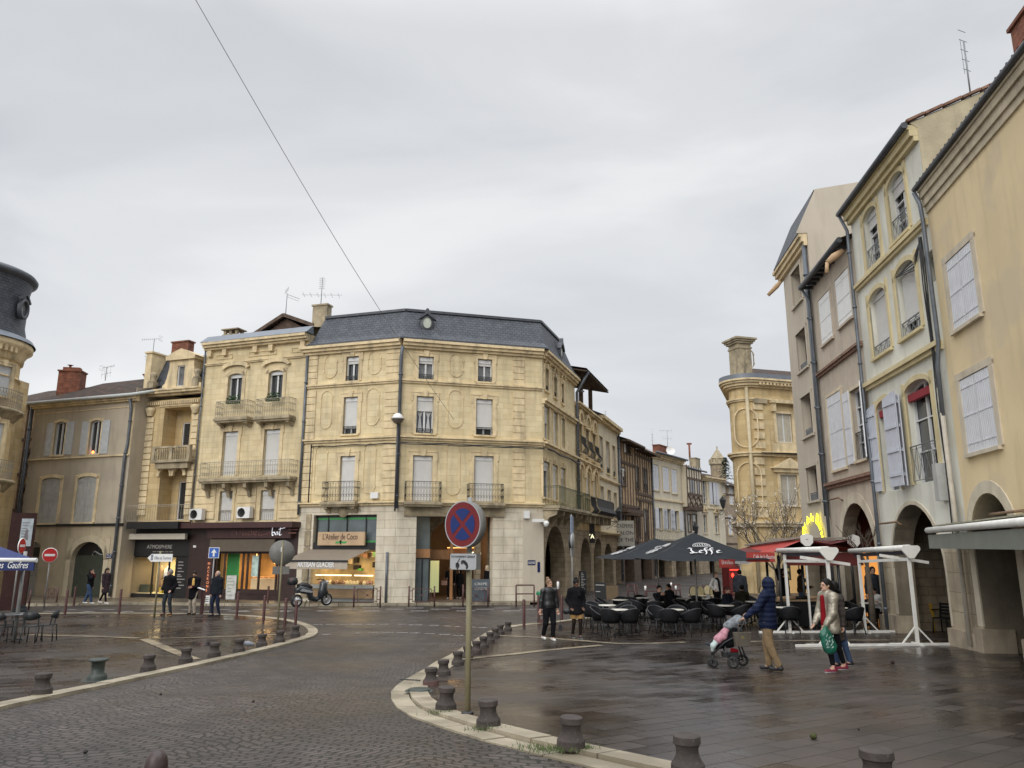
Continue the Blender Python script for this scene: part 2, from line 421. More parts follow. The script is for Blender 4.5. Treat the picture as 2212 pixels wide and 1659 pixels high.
def sheet(name,poly,dz,m,step=.7,label=None,kind='structure'):
    bm=bmesh.new();vs=[bm.verts.new((x,y,0))for x,y in poly];bm.faces.new(vs)
    bmesh.ops.triangulate(bm,faces=bm.faces[:])
    ys=[p[1]for p in poly];y=math.floor(min(ys)/step)*step
    lo,hi=min(ys),max(ys);cuts=[]
    y=lo+step*.5
    while y<hi:
        cuts.append(y);y+=step if y<60 else step*8
    for y in cuts:
        bmesh.ops.bisect_plane(bm,geom=bm.verts[:]+bm.edges[:]+bm.faces[:],plane_co=(0,y,0),plane_no=(0,1,0))
    for v in bm.verts:v.co.z=gz(v.co.y)+dz
    bmesh.ops.recalc_face_normals(bm,faces=bm.faces[:])
    if sum(f.normal.z for f in bm.faces)<0:bmesh.ops.reverse_faces(bm,faces=bm.faces[:])
    me=bpy.data.meshes.new(name);bm.to_mesh(me);bm.free();me.materials.append(m)
    o=bpy.data.objects.new(name,me);COL.objects.link(o)
    if kind:o['kind']=kind
    if label:o['label']=label
    return o
# the road is the one sheet that reaches the horizon
road=sheet('road',[(-900,-40),(900,-40),(900,1400),(-900,1400)],0,M_COB,label='purple-grey cobbled road curving through the square')
def smooth(pts,n=6,closed=False):
    out=[]
    P=pts
    for i in range(len(P)-1):
        p0=P[max(i-1,0)];p1=P[i];p2=P[i+1];p3=P[min(i+2,len(P)-1)]
        for k in range(n):
            t=k/n
            out.append(tuple(.5*((2*p1[j])+(-p0[j]+p2[j])*t+(2*p0[j]-5*p1[j]+4*p2[j]-p3[j])*t*t+(-p0[j]+3*p1[j]-3*p2[j]+p3[j])*t**3)for j in range(2)))
    out.append(tuple(P[-1]));return out
def resample(pts,d):
    out=[pts[0]];acc=0
    for a,b in zip(pts[:-1],pts[1:]):
        L=math.dist(a,b)
        if L<1e-9:continue
        s=d-acc
        while s<=L:
            out.append((a[0]+(b[0]-a[0])*s/L,a[1]+(b[1]-a[1])*s/L));s+=d
        acc=(acc+L)%d
    return out
def offset(pts,d):
    out=[]
    for i,p in enumerate(pts):
        a=pts[max(i-1,0)];b=pts[min(i+1,len(pts)-1)]
        tx,ty=b[0]-a[0],b[1]-a[1];l=math.hypot(tx,ty)or 1
        out.append((p[0]-ty/l*d,p[1]+tx/l*d))
    return out
def kerb(name,pts,w,h,top,stone=.95,gap=.012,label=None,m=M_KERB):
    """a row of separate stones following a line; pts is the outer edge, w to its left"""
    P=resample(pts,stone);mb=MB();rnd=random.Random(len(pts))
    I=offset(P,w)
    for k in range(len(P)-1):
        t0=gap/stone;j=rnd.uniform(-.004,.004)
        def lp(A,t):return(A[k][0]+(A[k+1][0]-A[k][0])*t,A[k][1]+(A[k+1][1]-A[k][1])*t)
        q=[lp(P,t0),lp(P,1-t0),lp(I,1-t0),lp(I,t0)]
        v=[(x,y,gz(y)+top-h)for x,y in q]+[(x,y,gz(y)+top+j)for x,y in q]
        mb.add(v,[(3,2,1,0),(4,5,6,7),(0,1,5,4),(1,2,6,5),(2,3,7,6),(3,0,4,7)])
    o=mb.build(name,m);o['kind']='structure'
    if label:o['label']=label
    return o
g2=lambda px,py:tuple(gp(px,py)[:2])
# ---- left plaza
LP=[g2(*p)for p in[(-60,1552),(0,1534.6),(137.5,1505),(303,1469),(437.5,1439),(531,1417),(622,1394),(662,1383),(681,1375),(687,1366),(675,1355),(641,1344),(594,1337),(531,1331.5),(437,1328),(250,1326),(100,1327),(0,1328.5),(-60,1330)]]
LPs=smooth(LP,5)
kerb('kerb',LPs,.30,.2,.055,label='pale limestone kerb edging the left plaza')
inn=offset(LPs,.29)
sheet('plaza',inn+[(-40,inn[-1][1]),(-40,inn[0][1]-2)],.045,M_SLAB,label='wet brown paved plaza on the left')
# ---- right plaza
RP=[g2(*p)for p in[(1165,1347),(1120,1350),(1090,1354),(1066,1359.6),(1048,1368.8),(1029.7,1380.5),(998.5,1400),(972,1415.6),(941,1431),(915,1448),(878.7,1467.7),(852.7,1486),(843,1502),(850,1522),(873.5,1543),(925.6,1564),(1030,1598),(1160,1632),(1267,1658)]]
pr=RP[-1];pq=RP[-2]
RP+=[(pr[0]+(pr[0]-pq[0])*k,pr[1]+(pr[1]-pq[1])*k)for k in(1,2.4)]
far=[g2(*p)for p in[(1500,1313),(1400,1321),(1300,1331),(1213,1341)]]
RPs=smooth(far+RP,5)
kerb('kerb',RPs,.27,.2,.02,label='outer row of the pale kerb round the right plaza')
kerb('kerb',offset(RPs,.285),.27,.2,.06,label='raised inner row of the pale kerb round the right plaza')
inn=offset(RPs,.55)
sheet('plaza',inn+[(9,-2),(60,-2),(60,46),(inn[0][0]+3,46)],.05,M_SLAB,label='wet brown paved plaza on the right')
def strip(p,w,dz,m=M_KERB,label=None,name='paving_strip'):
    P=resample(smooth([g2(*q)for q in p],4),.5);a=offset(P,w/2);b=offset(P,-w/2);mb=MB()
    for k in range(len(P)-1):
        q=[a[k],b[k],b[k+1],a[k+1]];mb.add([(x,y,gz(y)+dz)for x,y in q],[(0,1,2,3)])
    o=mb.build(name,m);o['kind']='structure'
    if label:o['label']=label
M_STRIP=mat('pale_paving_strip',(.27,.225,.155),.34,.22,2.5,.003,30,patch=((.12,.095,.07),1.1,.45,.6))
strip([(60,1375),(200,1378),(310,1383)],.28,.052,M_STRIP,'pale strip crossing the left plaza')
strip([(310,1383.5),(480,1379),(650,1372)],.22,.052,M_STRIP,'pale strip running to the tip of the left plaza')
strip([(312,1385),(360,1405),(425,1432)],.28,.056,M_STRIP,'pale strip branching toward the left kerb')
strip([(1075,1377),(1160,1381),(1267,1389),(1355,1395),(1500,1391)],.26,.057,M_STRIP,'pale strip under the walking women')
strip([(985,1431),(1100,1419),(1200,1408),(1305,1398)],.26,.061,M_STRIP,'pale strip behind the road sign')
strip([(1560,1392),(1720,1388),(1940,1387)],.2,.057,M_STRIP,'pale strip beyond the pushchair')
# ---- pavement in front of the shops
SW=[g2(*p)for p in[(-60,1311),(0,1310),(120,1309),(250,1306),(400,1308),(640,1310),(860,1308.5),(1100,1307),(1158,1306)]]
SWs=smooth(SW,4)
sheet('pavement',SWs+[(6.2,62),(1.5,62),(-4,50),(-60,50),(-60,SWs[0][1])],.12,M_WALK,label='pale wet pavement below the shopfronts')
kerb('kerb',SWs,.2,.3,.125,label='kerb of the shopfront pavement')
# ---- road markings
mk=MB()
def dash(x0,x1,y,w):
    a=gp(x0,y);b=gp(x1,y);z=.006
    mk.add([(a.x,a.y-w/2,gz(a.y-w/2)+z),(b.x,b.y-w/2,gz(b.y-w/2)+z),(b.x,b.y+w/2,gz(b.y+w/2)+z),(a.x,a.y+w/2,gz(a.y+w/2)+z)],[(0,1,2,3)])
zx=lambda x:691.2+.2604*x
for a,b in((355,495),(720,860),(1088,1215),(1450,1580),(-20,95),(-330,-200)):dash(zx(a),zx(b),1313.6,.34)
for a,b in((158,305),(548,690),(920,1073),(1297,1443),(1660,1795),(-220,-80),(-560,-430)):dash(zx(a),zx(b),1316.3,.36)
for a,b in((365,500),(750,900),(1132,1285),(1515,1660),(-30,110),(-380,-230),(-760,-600)):dash(zx(a),zx(b),1320,.4)
for i,(a,b)in enumerate(((-60,20),(55,130),(170,230),(255,350),(375,460),(495,570),(650,710),(740,845),(910,985),(1017,1087),(1115,1165),(1265,1290),(1315,1390))):dash(zx(a),zx(b),1349+max(0,i-6)*1.2,.17)
for i,(a,b)in enumerate(((20,85),(295,350),(395,485),(520,610),(640,730),(750,830),(868,950),(990,1075),(1105,1190))):dash(zx(a),zx(b),(1371,1368,1367.4,1367.2,1367,1367.6,1369,1371,1373)[i],.15)
mk.build('road_marking',M_LINE,label='broken white dashes painted on the cobbles')['kind']='structure'
mk=MB()
for i in range(13):
    x=95+i*42;dash(x,x+26,1317 if i%2 else 1321,.3)
mk.build('road_marking',M_LINE,label='faded crossing dashes in front of the clothes shop')['kind']='structure'
# ================================================================== FACADE TOOLS
class Fr:
    """an upright facade plane: x along it (to the right as seen), y into the building, z up"""
    def __init__(s,root,p0,d,z0):
        l=math.hypot(*d);s.d=(d[0]/l,d[1]/l);s.n=(-s.d[1],s.d[0]);s.o=Vector((p0[0],p0[1],z0))
        s.root=root;s.rz=math.atan2(s.d[1],s.d[0]);s.loc=s.o-root.location
    def uz(s,px,py,ins=0):
        r=ray(px,py);on=s.o.x*s.n[0]+s.o.y*s.n[1]+ins
        k=on/(r.x*s.n[0]+r.y*s.n[1])
        return((r.x*k-s.o.x)*s.d[0]+(r.y*k-s.o.y)*s.d[1],CAMZ+r.z*k-s.o.z)
    def U(s,px,py=1000,ins=0):return s.uz(px,py,ins)[0]
    def Z(s,px,py,ins=0):return s.uz(px,py,ins)[1]
    def R(s,xl,xr,yt,yb,ins=0):
        ym=(yt+yb)/2;xm=(xl+xr)/2
        return(s.U(xl,ym,ins),s.U(xr,ym,ins),s.Z(xm,yb,ins),s.Z(xm,yt,ins))
    def P(s,u,y=0,z=0):return Vector((s.o.x+s.d[0]*u+s.n[0]*y,s.o.y+s.d[1]*u+s.n[1]*y,s.o.z+z))
    def b(s,mb,name,mats,parent=None,label=None):
        if parent is None:return mb.build(name,mats,s.root,s.loc,s.rz,label)
        return mb.build(name,mats,parent,None,0,label)
def march(p,d,px,py):
    q=ratio(px,py);l=math.hypot(*d);d=(d[0]/l,d[1]/l)
    return(q*p[1]-p[0])/(d[0]-q*d[1])
def along(p,d,t):
    l=math.hypot(*d);return(p[0]+d[0]/l*t,p[1]+d[1]/l*t)
def arcpts(u0,u1,zs,rise,n=12):
    c=(u0+u1)/2;w=(u1-u0)/2
    return[(c-w*math.cos(PI*k/n),zs+rise*math.sin(PI*k/n))for k in range(n+1)]
def wall(mb,u0,u1,z0,z1,ops,rev=.22,m=0,y=0,mr=None):
    """front sheet with real openings and reveals; op = (u0,u1,z0,z1,rise)"""
    ops=[tuple(o)+(0,)*(5-len(o))for o in ops];mr=m if mr is None else mr
    us=sorted({u0,u1,*[max(u0,min(u1,v))for o in ops for v in o[:2]]});zs=sorted({z0,z1,*[max(z0,min(z1,v))for o in ops for v in o[2:4]]})
    for a,b in zip(us[:-1],us[1:]):
        if b-a<1e-5:continue
        run=None
        for c,d in zip(zs[:-1],zs[1:]):
            if d-c<1e-5:continue
            mu,mz=(a+b)/2,(c+d)/2
            hole=any(o[0]<mu<o[1]and o[2]<mz<o[3]for o in ops)
            if not hole:mb.quad((a,y,c),(b,y,c),(b,y,d),(a,y,d),m)
    for(a,b,c,d,r)in ops:
        if r>0:
            zs_=d-r;pts=arcpts(a,b,zs_,r,14)
            h=len(pts)//2
            mb.add([(a,y,d)]+[(p,y,q)for p,q in pts[:h+1]],[tuple(range(h+2))[::-1]],m)
            mb.add([(b,y,d)]+[(p,y,q)for p,q in pts[h:]],[tuple(range(len(pts)-h+1))[::-1]],m)
            for(p,q),(p2,q2)in zip(pts[:-1],pts[1:]):mb.quad((p,y,q),(p,y+rev,q),(p2,y+rev,q2),(p2,y,q2),mr)
        else:
            zs_=d;mb.quad((a,y,d),(a,y+rev,d),(b,y+rev,d),(b,y,d),mr)
        mb.quad((a,y,c),(a,y+rev,c),(a,y+rev,zs_),(a,y,zs_),mr)
        mb.quad((b,y,c),(b,y,zs_),(b,y+rev,zs_),(b,y+rev,c),mr)
        if c>z0+.01:mb.quad((a,y,c),(b,y,c),(b,y+rev,c),(a,y+rev,c),m)
def shell(mb,u0,u1,z0,z1,D,m=0,top=True):
    mb.quad((u0,0,z0),(u0,0,z1),(u0,D,z1),(u0,D,z0),m);mb.quad((u1,0,z0),(u1,D,z0),(u1,D,z1),(u1,0,z1),m)
    mb.quad((u0,D,z0),(u0,D,z1),(u1,D,z1),(u1,D,z0),m)
    if top:mb.quad((u0,0,z1),(u1,0,z1),(u1,D,z1),(u0,D,z1),m)
def cornice(mb,u0,u1,z,prof,e0=0,e1=0,m=0):
    """stacked courses: prof = [(height, projection)] from the top down"""
    for h,p in prof:
        mb.box(u0-(p if e0 else 0),u1+(p if e1 else 0),-p,.06,z-h+.004,z,m);z-=h
    return z
def oval(mb,r,w=.05,p=.03,n=10):
    u0,u1,z0,z1=r;rr=(u1-u0)/2;c=(u0+u1)/2
    pts=[(c+rr*math.cos(PI*k/n),z1-rr+rr*math.sin(PI*k/n))for k in range(n+1)]+[(c-rr*math.cos(PI*k/n),z0+rr-rr*math.sin(PI*k/n))for k in range(n+1)]
    pts.append(pts[0])
    for a,b in zip(pts[:-1],pts[1:]):mb.bar((a[0],-p/2+.003,a[1]),(b[0],-p/2+.003,b[1]),p,w,up=(0,1,0))
    for k in range(2):
        for s_ in(-1,1):
            z=(z0+rr)if k else(z1-rr);mb.box(c+s_*rr-.05,c+s_*rr+.05,-p-.01,0,z-.05,z+.05)
def quoins(mb,u0,u1,z0,z1,h=.37,gap=.035,p=.05):
    n=max(1,round((z1-z0)/h));h=(z1-z0)/n
    for k in range(n):mb.box(u0,u1,-p,.02,z0+k*h+gap,z0+(k+1)*h)
def surround(mb,r,w=.2,p=.045,key=True,sill=True,ears=True,rise=0):
    a,b,c,d=r[:4]
    mb.box(a-w,a,-p,.05,c,d+w*.5);mb.box(b,b+w,-p,.05,c,d+w*.5)
    if rise:
        P=arcpts(a-w*.0,b+w*.0,d-rise,rise,10);Q=arcpts(a-w,b+w,d-rise,rise+w,10)
        for k in range(10):
            mb.add([(P[k][0],-p,P[k][1]),(P[k+1][0],-p,P[k+1][1]),(Q[k+1][0],-p,Q[k+1][1]),(Q[k][0],-p,Q[k][1]),
(P[k][0],.03,P[k][1]),(P[k+1][0],.03,P[k+1][1]),(Q[k+1][0],.03,Q[k+1][1]),(Q[k][0],.03,Q[k][1])],
[(0,1,2,3),(0,4,5,1),(3,2,6,7),(0,3,7,4),(1,5,6,2)])
    else:mb.box(a-w,b+w,-p-.004,.05,d,d+w*.8)
    if ears:
        mb.box(a-w-.05,b+w+.05,-p-.03,.04,d+w*.8+.002,d+w*.8+.06);mb.box(a-w-.05,a-w+.04,-p-.02,.04,d-w*1.2,d+w*.8);mb.box(b+w-.04,b+w+.05,-p-.02,.04,d-w*1.2,d+w*.8)
    if key:m_=(a+b)/2;mb.prism([(m_-.10,d-.02),(m_+.10,d-.02),(m_+.15,d+w*.8+.14),(m_-.15,d+w*.8+.14)],-p-.07,.03)
    if sill:mb.box(a-w*.6,b+w*.6,-p-.06,.05,c-.09,c)
def scrolls(mb,u0,u1,z0,z1,y,t=.013,dens=.12,kind='scroll',along='x',xfix=0):
    """wrought-iron infill; along='y' draws the side return"""
    def pt(u,z):return(u,y,z)if along=='x' else(xfix,u,z)
    W_=abs(u1-u0);n=max(1,int(W_/dens));up=(0,1,0)if along=='x' else(1,0,0)
    bar=lambda a,b,w=t:mb.bar(pt(*a),pt(*b),w,w,up=up)
    bar((u0,z1),(u1,z1),t*2.4);bar((u0,z0),(u1,z0),t*1.5);bar((u0,z1-.08),(u1,z1-.08),t)
    if kind=='bars':
        for k in range(n+1):bar((u0+(u1-u0)*k/n,z0),(u0+(u1-u0)*k/n,z1))
    elif kind=='cross':
        n=max(1,int(W_/.42))
        for k in range(n):
            a=u0+(u1-u0)*k/n;b_=u0+(u1-u0)*(k+1)/n;bar((a,z0),(b_,z1));bar((a,z1),(b_,z0));bar((a,z0),(a,z1))
        bar((u1,z0),(u1,z1))
    else:
        n=max(1,round(W_/.3));w=(u1-u0)/n;h=z1-z0
        for k in range(n):
            c=u0+w*(k+.5);bar((c-w/2,z0),(c-w/2,z1));bar((c,z0),(c,z1-.08))
            for cz,rr in((z0+h*.28,.36),(z0+h*.68,.24)):
                for sg in(-1,1):
                    pts=[(c+sg*w*.25+abs(w)*rr*.6*math.cos(a*PI/4)*(1-.05*a),cz+abs(w)*rr*.75*math.sin(a*PI/4)*(1-.05*a))for a in range(8)]
                    for p,q in zip(pts[:-1],pts[1:]):bar(p,q)
        bar((u1,z0),(u1,z1))
def balcony(fr,u0,u1,z,proj,h,iron,kind='scroll',slab=TRIMD,brackets=2,bh=.45,curve=0,label=None,bmat=None,dens=.12):
    mb=MB();mb.box(u0-.08,u1+.08,-proj-.06,.03,z-.14,z);mb.box(u0-.04,u1+.04,-proj+.02,.03,z-.24,z-.142)
    for k in range(brackets):
        c=u0+.15+(u1-u0-.3)*(k/(brackets-1)if brackets>1 else .5)
        pts=[(0,z-.243),(-proj+.1,z-.243),(-proj*.8,z-.243-bh*.35),(-proj*.35,z-.243-bh*.55),(-.1,z-.243-bh),(0,z-.243-bh)]
        n=len(pts);v=[(c-.1,a,b)for a,b in pts]+[(c+.1,a,b)for a,b in pts]
        mb.add(v,[tuple(range(n))[::-1],tuple(range(n,2*n))]+[(i,(i+1)%n,n+(i+1)%n,n+i)for i in range(n)])
    o=fr.b(mb,'balcony',bmat or slab,label=label)
    r=MB();scrolls(r,u0,u1,z+.04,z+h,-proj,kind=kind,dens=dens)
    for xf in(u0,u1):scrolls(r,-proj,0,z+.04,z+h,0,kind='bars' if kind=='bars' else 'scroll',along='y',xfix=xf,dens=dens)
    fr.b(r,'railing',iron,o)
    return o
def window(fr,r,y=.2,style='case',close=0,rise=0,frame=PVC,glass=GLASS,mull=1,bars=0,surr=None,sm=TRIM,rail=None,rk='scroll',sill=True,key=True,ears=True,name='window',railh=.5,label=None,rollm=ROLL,curtains=False):
    """a window: frame, pane, and what hangs on it; r = (u0,u1,z0,z1) of the opening"""
    a,b,c,d=r[:4];f=MB();t=.055
    def pane_poly(y_,q=0):
        if rise:return[(a+q,y_,c+q),(b-q,y_,c+q)]+[(p,y_,z)for p,z in arcpts(a+q,b-q,d-rise,rise-q,10)[::-1]]
        return[(a+q,y_,c+q),(b-q,y_,c+q),(b-q,y_,d-q),(a+q,y_,d-q)]
    f.box(a,a+t,y-.05,y+.03,c,d-rise);f.box(b-t,b,y-.05,y+.03,c,d-rise);f.box(a+t,b-t,y-.05,y+.03,c,c+t)
    if rise:
        P=arcpts(a,b,d-rise,rise,10)
        for p,q in zip(P[:-1],P[1:]):f.bar((p[0],y-.01,p[1]-t/2),(q[0],y-.01,q[1]-t/2),.08,t,up=(0,1,0))
    else:f.box(a+t,b-t,y-.05,y+.03,d-t,d)
    zt=d-(d-c)*close if close else d
    if close:f.box(a+t,b-t,y-.12,y-.002,d-.24-rise*.0,d-t-.002)
    if close<.98:
        for k in range(mull):
            u=a+(b-a)*(k+1)/(mull+1);f.box(u-.045,u+.045,y-.045,y+.02,c+t+.002,zt-.01)
        for k in range(bars):
            z=c+(d-rise*.5-c)*(k+1)/(bars+1);f.box(a+t+.002,b-t-.002,y-.04,y+.01,z-.02,z+.02)
    w=fr.b(f,name,frame,label=label)
    g=MB();P=pane_poly(y+.04);g.add(P,[tuple(range(len(P)))]);fr.b(g,'pane',glass,w)
    if curtains:
        g=MB()
        for sgn in(0,1):
            x0=a+t+.02 if sgn==0 else(a+b)/2+.06;x1=(a+b)/2-.06 if sgn==0 else b-t-.02;cm=(x0+x1)/2
            g.add([(x0,y+.03,zt),(x1,y+.03,zt),(cm+.03,y+.03,zt-(zt-c)*.25),(cm-.03,y+.03,zt-(zt-c)*.25)],[(3,2,1,0)])
            g.add([(cm-.03,y+.03,zt-(zt-c)*.25),(cm+.03,y+.03,zt-(zt-c)*.25),(x1-.03,y+.03,c+.1),(x0+.03,y+.03,c+.1)],[(3,2,1,0)])
        fr.b(g,'curtain',CURT,w)
    if close:
        g=MB();g.box(a+.06,b-.06,y-.085,y-.06,max(c,zt),d-.06-rise*.5);fr.b(g,'roller_shutter',rollm,w)
    if surr:
        g=MB();surround(g,(a,b,c,d),surr,key=key,sill=sill,ears=ears,rise=rise);fr.b(g,'surround',sm,w)
    if rail:
        g=MB();scrolls(g,a+.01,b-.01,c+.03,c+railh,y*.25,kind=rk);fr.b(g,'guard_rail',rail,w)
    return w
def leaf(fr,parent,a,b,c,d,y=-.05,m=PLANKW,hinges=3,ang=0,hinge_at='l',battens=False,rise=0,t=.04):
    """one shutter leaf; ang swings it out from the wall about its hinge side"""
    mb=MB();w=b-a
    if rise:
        poly=[(0,0),(w,0)]+[(w*(1-k/6),(d-c)-rise*(1-math.sin(PI/2*(1-k/6)if hinge_at=='r' else PI/2*(k/6))))for k in range(7)]
        mb.prism(poly,0,t)
    else:mb.box(0,w,0,t,0,d-c)
    for k in range(hinges):
        z=(d-c)*(.12+.76*k/max(1,hinges-1))
        if battens:mb.box(.06,w-.04,-.035,-.001,z-.05,z+.05)
        else:mb.box(.02,w-.03,-.012,-.001,z-.018,z+.018)
    M=Matrix.Identity(4)
    if hinge_at=='l':M=Matrix.Translation((a,y,c))@Matrix.Rotation(-ang,4,'Z')
    else:M=Matrix.Translation((b,y,c))@Matrix.Rotation(ang,4,'Z')@Matrix.Translation((-w,0,0))
    mb.xf(M)
    return fr.b(mb,'shutter',m,parent)
def shut2(fr,r,m=PLANKW,y=.0,surr=.16,sm=TRIM,rise=0,key=False,label=None,battens=False,name='window'):
    """a window closed behind two board shutters"""
    a,b,c,d=r[:4]
    w=window(fr,r,y=.16,rise=rise,surr=surr,sm=sm,key=key,ears=False,label=label,name=name)
    mid=(a+b)/2
    leaf(fr,w,a+.01,mid-.012,c+.02,d-.02,y-.0,m,3,battens=battens,rise=rise,hinge_at='r')
    leaf(fr,w,mid+.012,b-.01,c+.02,d-.02,y-.0,m,3,battens=battens,rise=rise,hinge_at='l')
    return w
def pipe(fr,pts,r=.06,y=-.12,m=PIPE,name='drainpipe',parent=None,straps=True):
    mb=MB();P=[(u,(q[0]if q else y),z)for u,z,*q in pts];mb.tube(P,r,8)
    if straps:
        a,b=P[0],P[-1];L=abs(a[2]-b[2]);n=max(1,int(L/2.2))
        for k in range(n+1):
            z=b[2]+(a[2]-b[2])*(k+.3)/(n+1);
            for p,q in zip(P[:-1],P[1:]):
                lo,hi=min(p[2],q[2]),max(p[2],q[2])
                if lo<=z<=hi and hi-lo>.3:
                    s_=(z-p[2])/(q[2]-p[2]);u=p[0]+(q[0]-p[0])*s_;mb.tube([(u,p[1],z-.04),(u,p[1],z+.04)],r*1.35,8);break
    return fr.b(mb,name,m,parent)
def cable(fr,pts,r=.018,m=None,name='cable',parent=None):
    mb=MB();mb.tube([(u,y,z)for u,y,z in pts],r,5);return fr.b(mb,name,m or BLACK,parent)
def antenna(name_parent,loc,h,kind,rz=0,label=None):
    """aerial fixed to a roof: mast and elements, a part of its building"""
    mb=MB();mb.tube([(0,0,0),(.02,0,h)],.022,6)
    M=Matrix.Rotation(rz,4,'Z')
    def B(a,b,w=.014):mb.bar(M@Vector(a),M@Vector(b),w)
    if kind=='yagi':
        B((-.9,0,h),(.5,0,h));
        for k in range(9):B((-.85+k*.15,0,h-.1+.004*k),(-.85+k*.15,0,h+.1-.004*k),.009)
        for z in(-.16,-.08,.08,.16):B((.5,-.2,h+z),(.5,.2,h+z),.009)
        B((-.6,0,h*.55),(.55,0,h*.5))
        for k in range(4):B((-.5+k*.32,0,h*.55-.28),(-.5+k*.32,0,h*.55+.28),.008)
    elif kind=='fm':
        B((-1.1,0,h*.42),(1.2,0,h*.45))
        for k in range(6):B((-1.0+k*.4,-.45,h*.43),(-1.0+k*.4,.45,h*.43),.012)
        for x in(-.08,.1):
            B((x,0,h*.62),(x,0,h*1.02),.01)
            for k in range(6):B((x-.1,0,h*.64+k*.12),(x+.1,0,h*.64+k*.12),.012)
    elif kind=='panel':
        for z in(0,.07,.14,.21,.28):B((-.1+z*.6,-.3,h+.05+z),(-.1+z*.6,.3,h+.05+z),.009)
        for y in(-.3,0,.3):B((-.1,y,h+.05),(.08,y,h+.33),.009)
        B((0,0,h-.05),(.75,0,h-.28));B((0,0,h-.2),(.7,0,h-.42))
        for k in range(7):B((.1+k*.1,-.14,h-.08-k*.03),(.1+k*.1,.14,h-.08-k*.03),.009)
    elif kind=='stack':
        for k in range(5):B((-.16,0,h*.5+k*.32),(.16,0,h*.5+k*.32),.012)
        B((-.12,0,h*.42),(-.12,0,h*1.02),.01)
    o=mb.build('antenna',ANT,name_parent,Vector(loc)-name_parent.location);
    if label:o['label']=label
    return o
ANT=mat('aerial_metal',(.22,.23,.24),.5,.1,3,metal=.5)
def text(fr_or_none,s,size,parent,M,m,ext=.01,shear=0,space=1.0,name='lettering',width=None,bold=0,align='LEFT'):
    """letters as real raised shapes, placed by a matrix in the parent's space (text runs along x, upright along z)"""
    c=bpy.data.curves.new(name,'FONT');c.body=s;c.size=size;c.extrude=ext;c.shear=shear;c.space_character=space;c.offset=bold;c.align_x=align;c.resolution_u=3
    tmp=bpy.data.objects.new(name,c);COL.objects.link(tmp)
    bpy.context.view_layer.update()
    me=bpy.data.meshes.new_from_object(tmp.evaluated_get(bpy.context.evaluated_depsgraph_get()))
    bpy.data.objects.remove(tmp)
    if not me.vertices:return None
    xs=[v.co.x for v in me.vertices];w=max(xs)-min(xs)
    k=(width/w)if width else 1
    me.transform(Matrix.Rotation(PI/2,4,'X')@Matrix.Diagonal((k,1,1,1)))
    me.transform(M);me.materials.clear();me.materials.append(m);me.name=name
    o=bpy.data.objects.new(name,me);COL.objects.link(o);o.parent=parent
    return o
def nib(strokes,s,parent,M,m,name='lettering',nw=.1,na=rad(40),t=.006):
    """hand lettering: flat-nib pen strokes swept along polylines (blackletter and script)"""
    mb=MB();nx,nz=math.cos(na)*nw/2,math.sin(na)*nw/2
    for st in strokes:
        st=[(p[0],p[1])for p in st]
        if len(st)>2:st=smooth(st,5)
        th=t*.6
        for(a,b),(c,d)in zip(st[:-1],st[1:]):
            q=[(a-nx,b-nz),(a+nx,b+nz),(c+nx,d+nz),(c-nx,d-nz)]
            q=[(x*s,z*s)for x,z in q]
            ar=sum(q[i][0]*q[(i+1)%4][1]-q[(i+1)%4][0]*q[i][1]for i in range(4))
            if abs(ar)<1e-9:continue
            mb.prism(q,-th,th)
    mb.xf(M);return mb.build(name,m,parent)
# ================================================================== THE CORNER BUILDING (C) AND ITS LEFT NEIGHBOURS
ISLE=rad(0)
def X1(x):return 633.6+.2083*x
K0=(ratio(862,1000)*39.2,39.2)
dC0=(.954,-.299);dC1=(.959,.282);dC2=(.305,.952)
tl=march(K0,(-.954,.299),668,760);CL=along(K0,(-.954,.299),tl)
t1=march(K0,dC1,1171,780);K1=along(K0,dC1,t1)
t2=march(K1,dC2,1241,830);K2=along(K1,dC2,t2)
zC=gz(39.5)
CB=empty('corner_building',(K0[0],K0[1],zC),0,'four-storey yellow limestone corner building with a dark slate mansard roof','building')
f0=Fr(CB,CL,dC0,zC);f1=Fr(CB,K0,dC1,zC);f2=Fr(CB,K1,dC2,zC)
w0,w1,w2=tl,t1,t2
zc=f1.Z(862,748);zt_=f1.Z(862,733)
zb1a,zb1b=f1.Z(862,819),f1.Z(862,827);zb2a,zb2b=f1.Z(862,941),f1.Z(862,950);zs=f1.Z(862,1092)
# openings
A0=[f0.R(748,775,770,823),f0.R(742,772,857.5,937.7),f0.R(734,766,985,1083)]
A1=[f1.R(904,937,770,820),f1.R(1032,1063,776,825),f1.R(899,936,856,936),f1.R(1028,1064,862,940),f1.R(891,934,984,1083),f1.R(1024,1066,985,1083)]
A2=[f2.R(1177,1184.5,797,845),f2.R(1195.5,1202,816,859),f2.R(1212,1217.4,830,872),f2.R(1175,1186,877,950),f2.R(1194.5,1204,890,963),f2.R(1212,1219.5,904,969),f2.R(1173,1187,997,1075),f2.R(1193,1204.6,1004,1080),f2.R(1211,1221,1011,1085)]
shop0=(f0.U(673.5,1200),f0.U(811,1200),.05,f0.Z(740,1112));gate1=(f1.U(898,1200),f1.U(1064,1200),-.05,f1.Z(980,1106))
ar2=(f2.U(1177,1200),f2.U(1221,1200),-.1,f2.Z(1199,1136));ar2=ar2+((ar2[1]-ar2[0])/2,)
mb=MB();wall(mb,0,w0,zs,zc,A0);fs0=mb;fr_=f0.b(mb,'wall',STONE)
mb=MB();wall(mb,0,w1,zs,zc,A1);f1.b(mb,'wall',STONE)
mb=MB();wall(mb,0,w2,zs,zc,A2);mb.quad((w2,0,-.3),(w2,8,-.3),(w2,8,zc+1),(w2,0,zc+1));f2.b(mb,'wall',STONE,label='side wall facing the arcaded street')
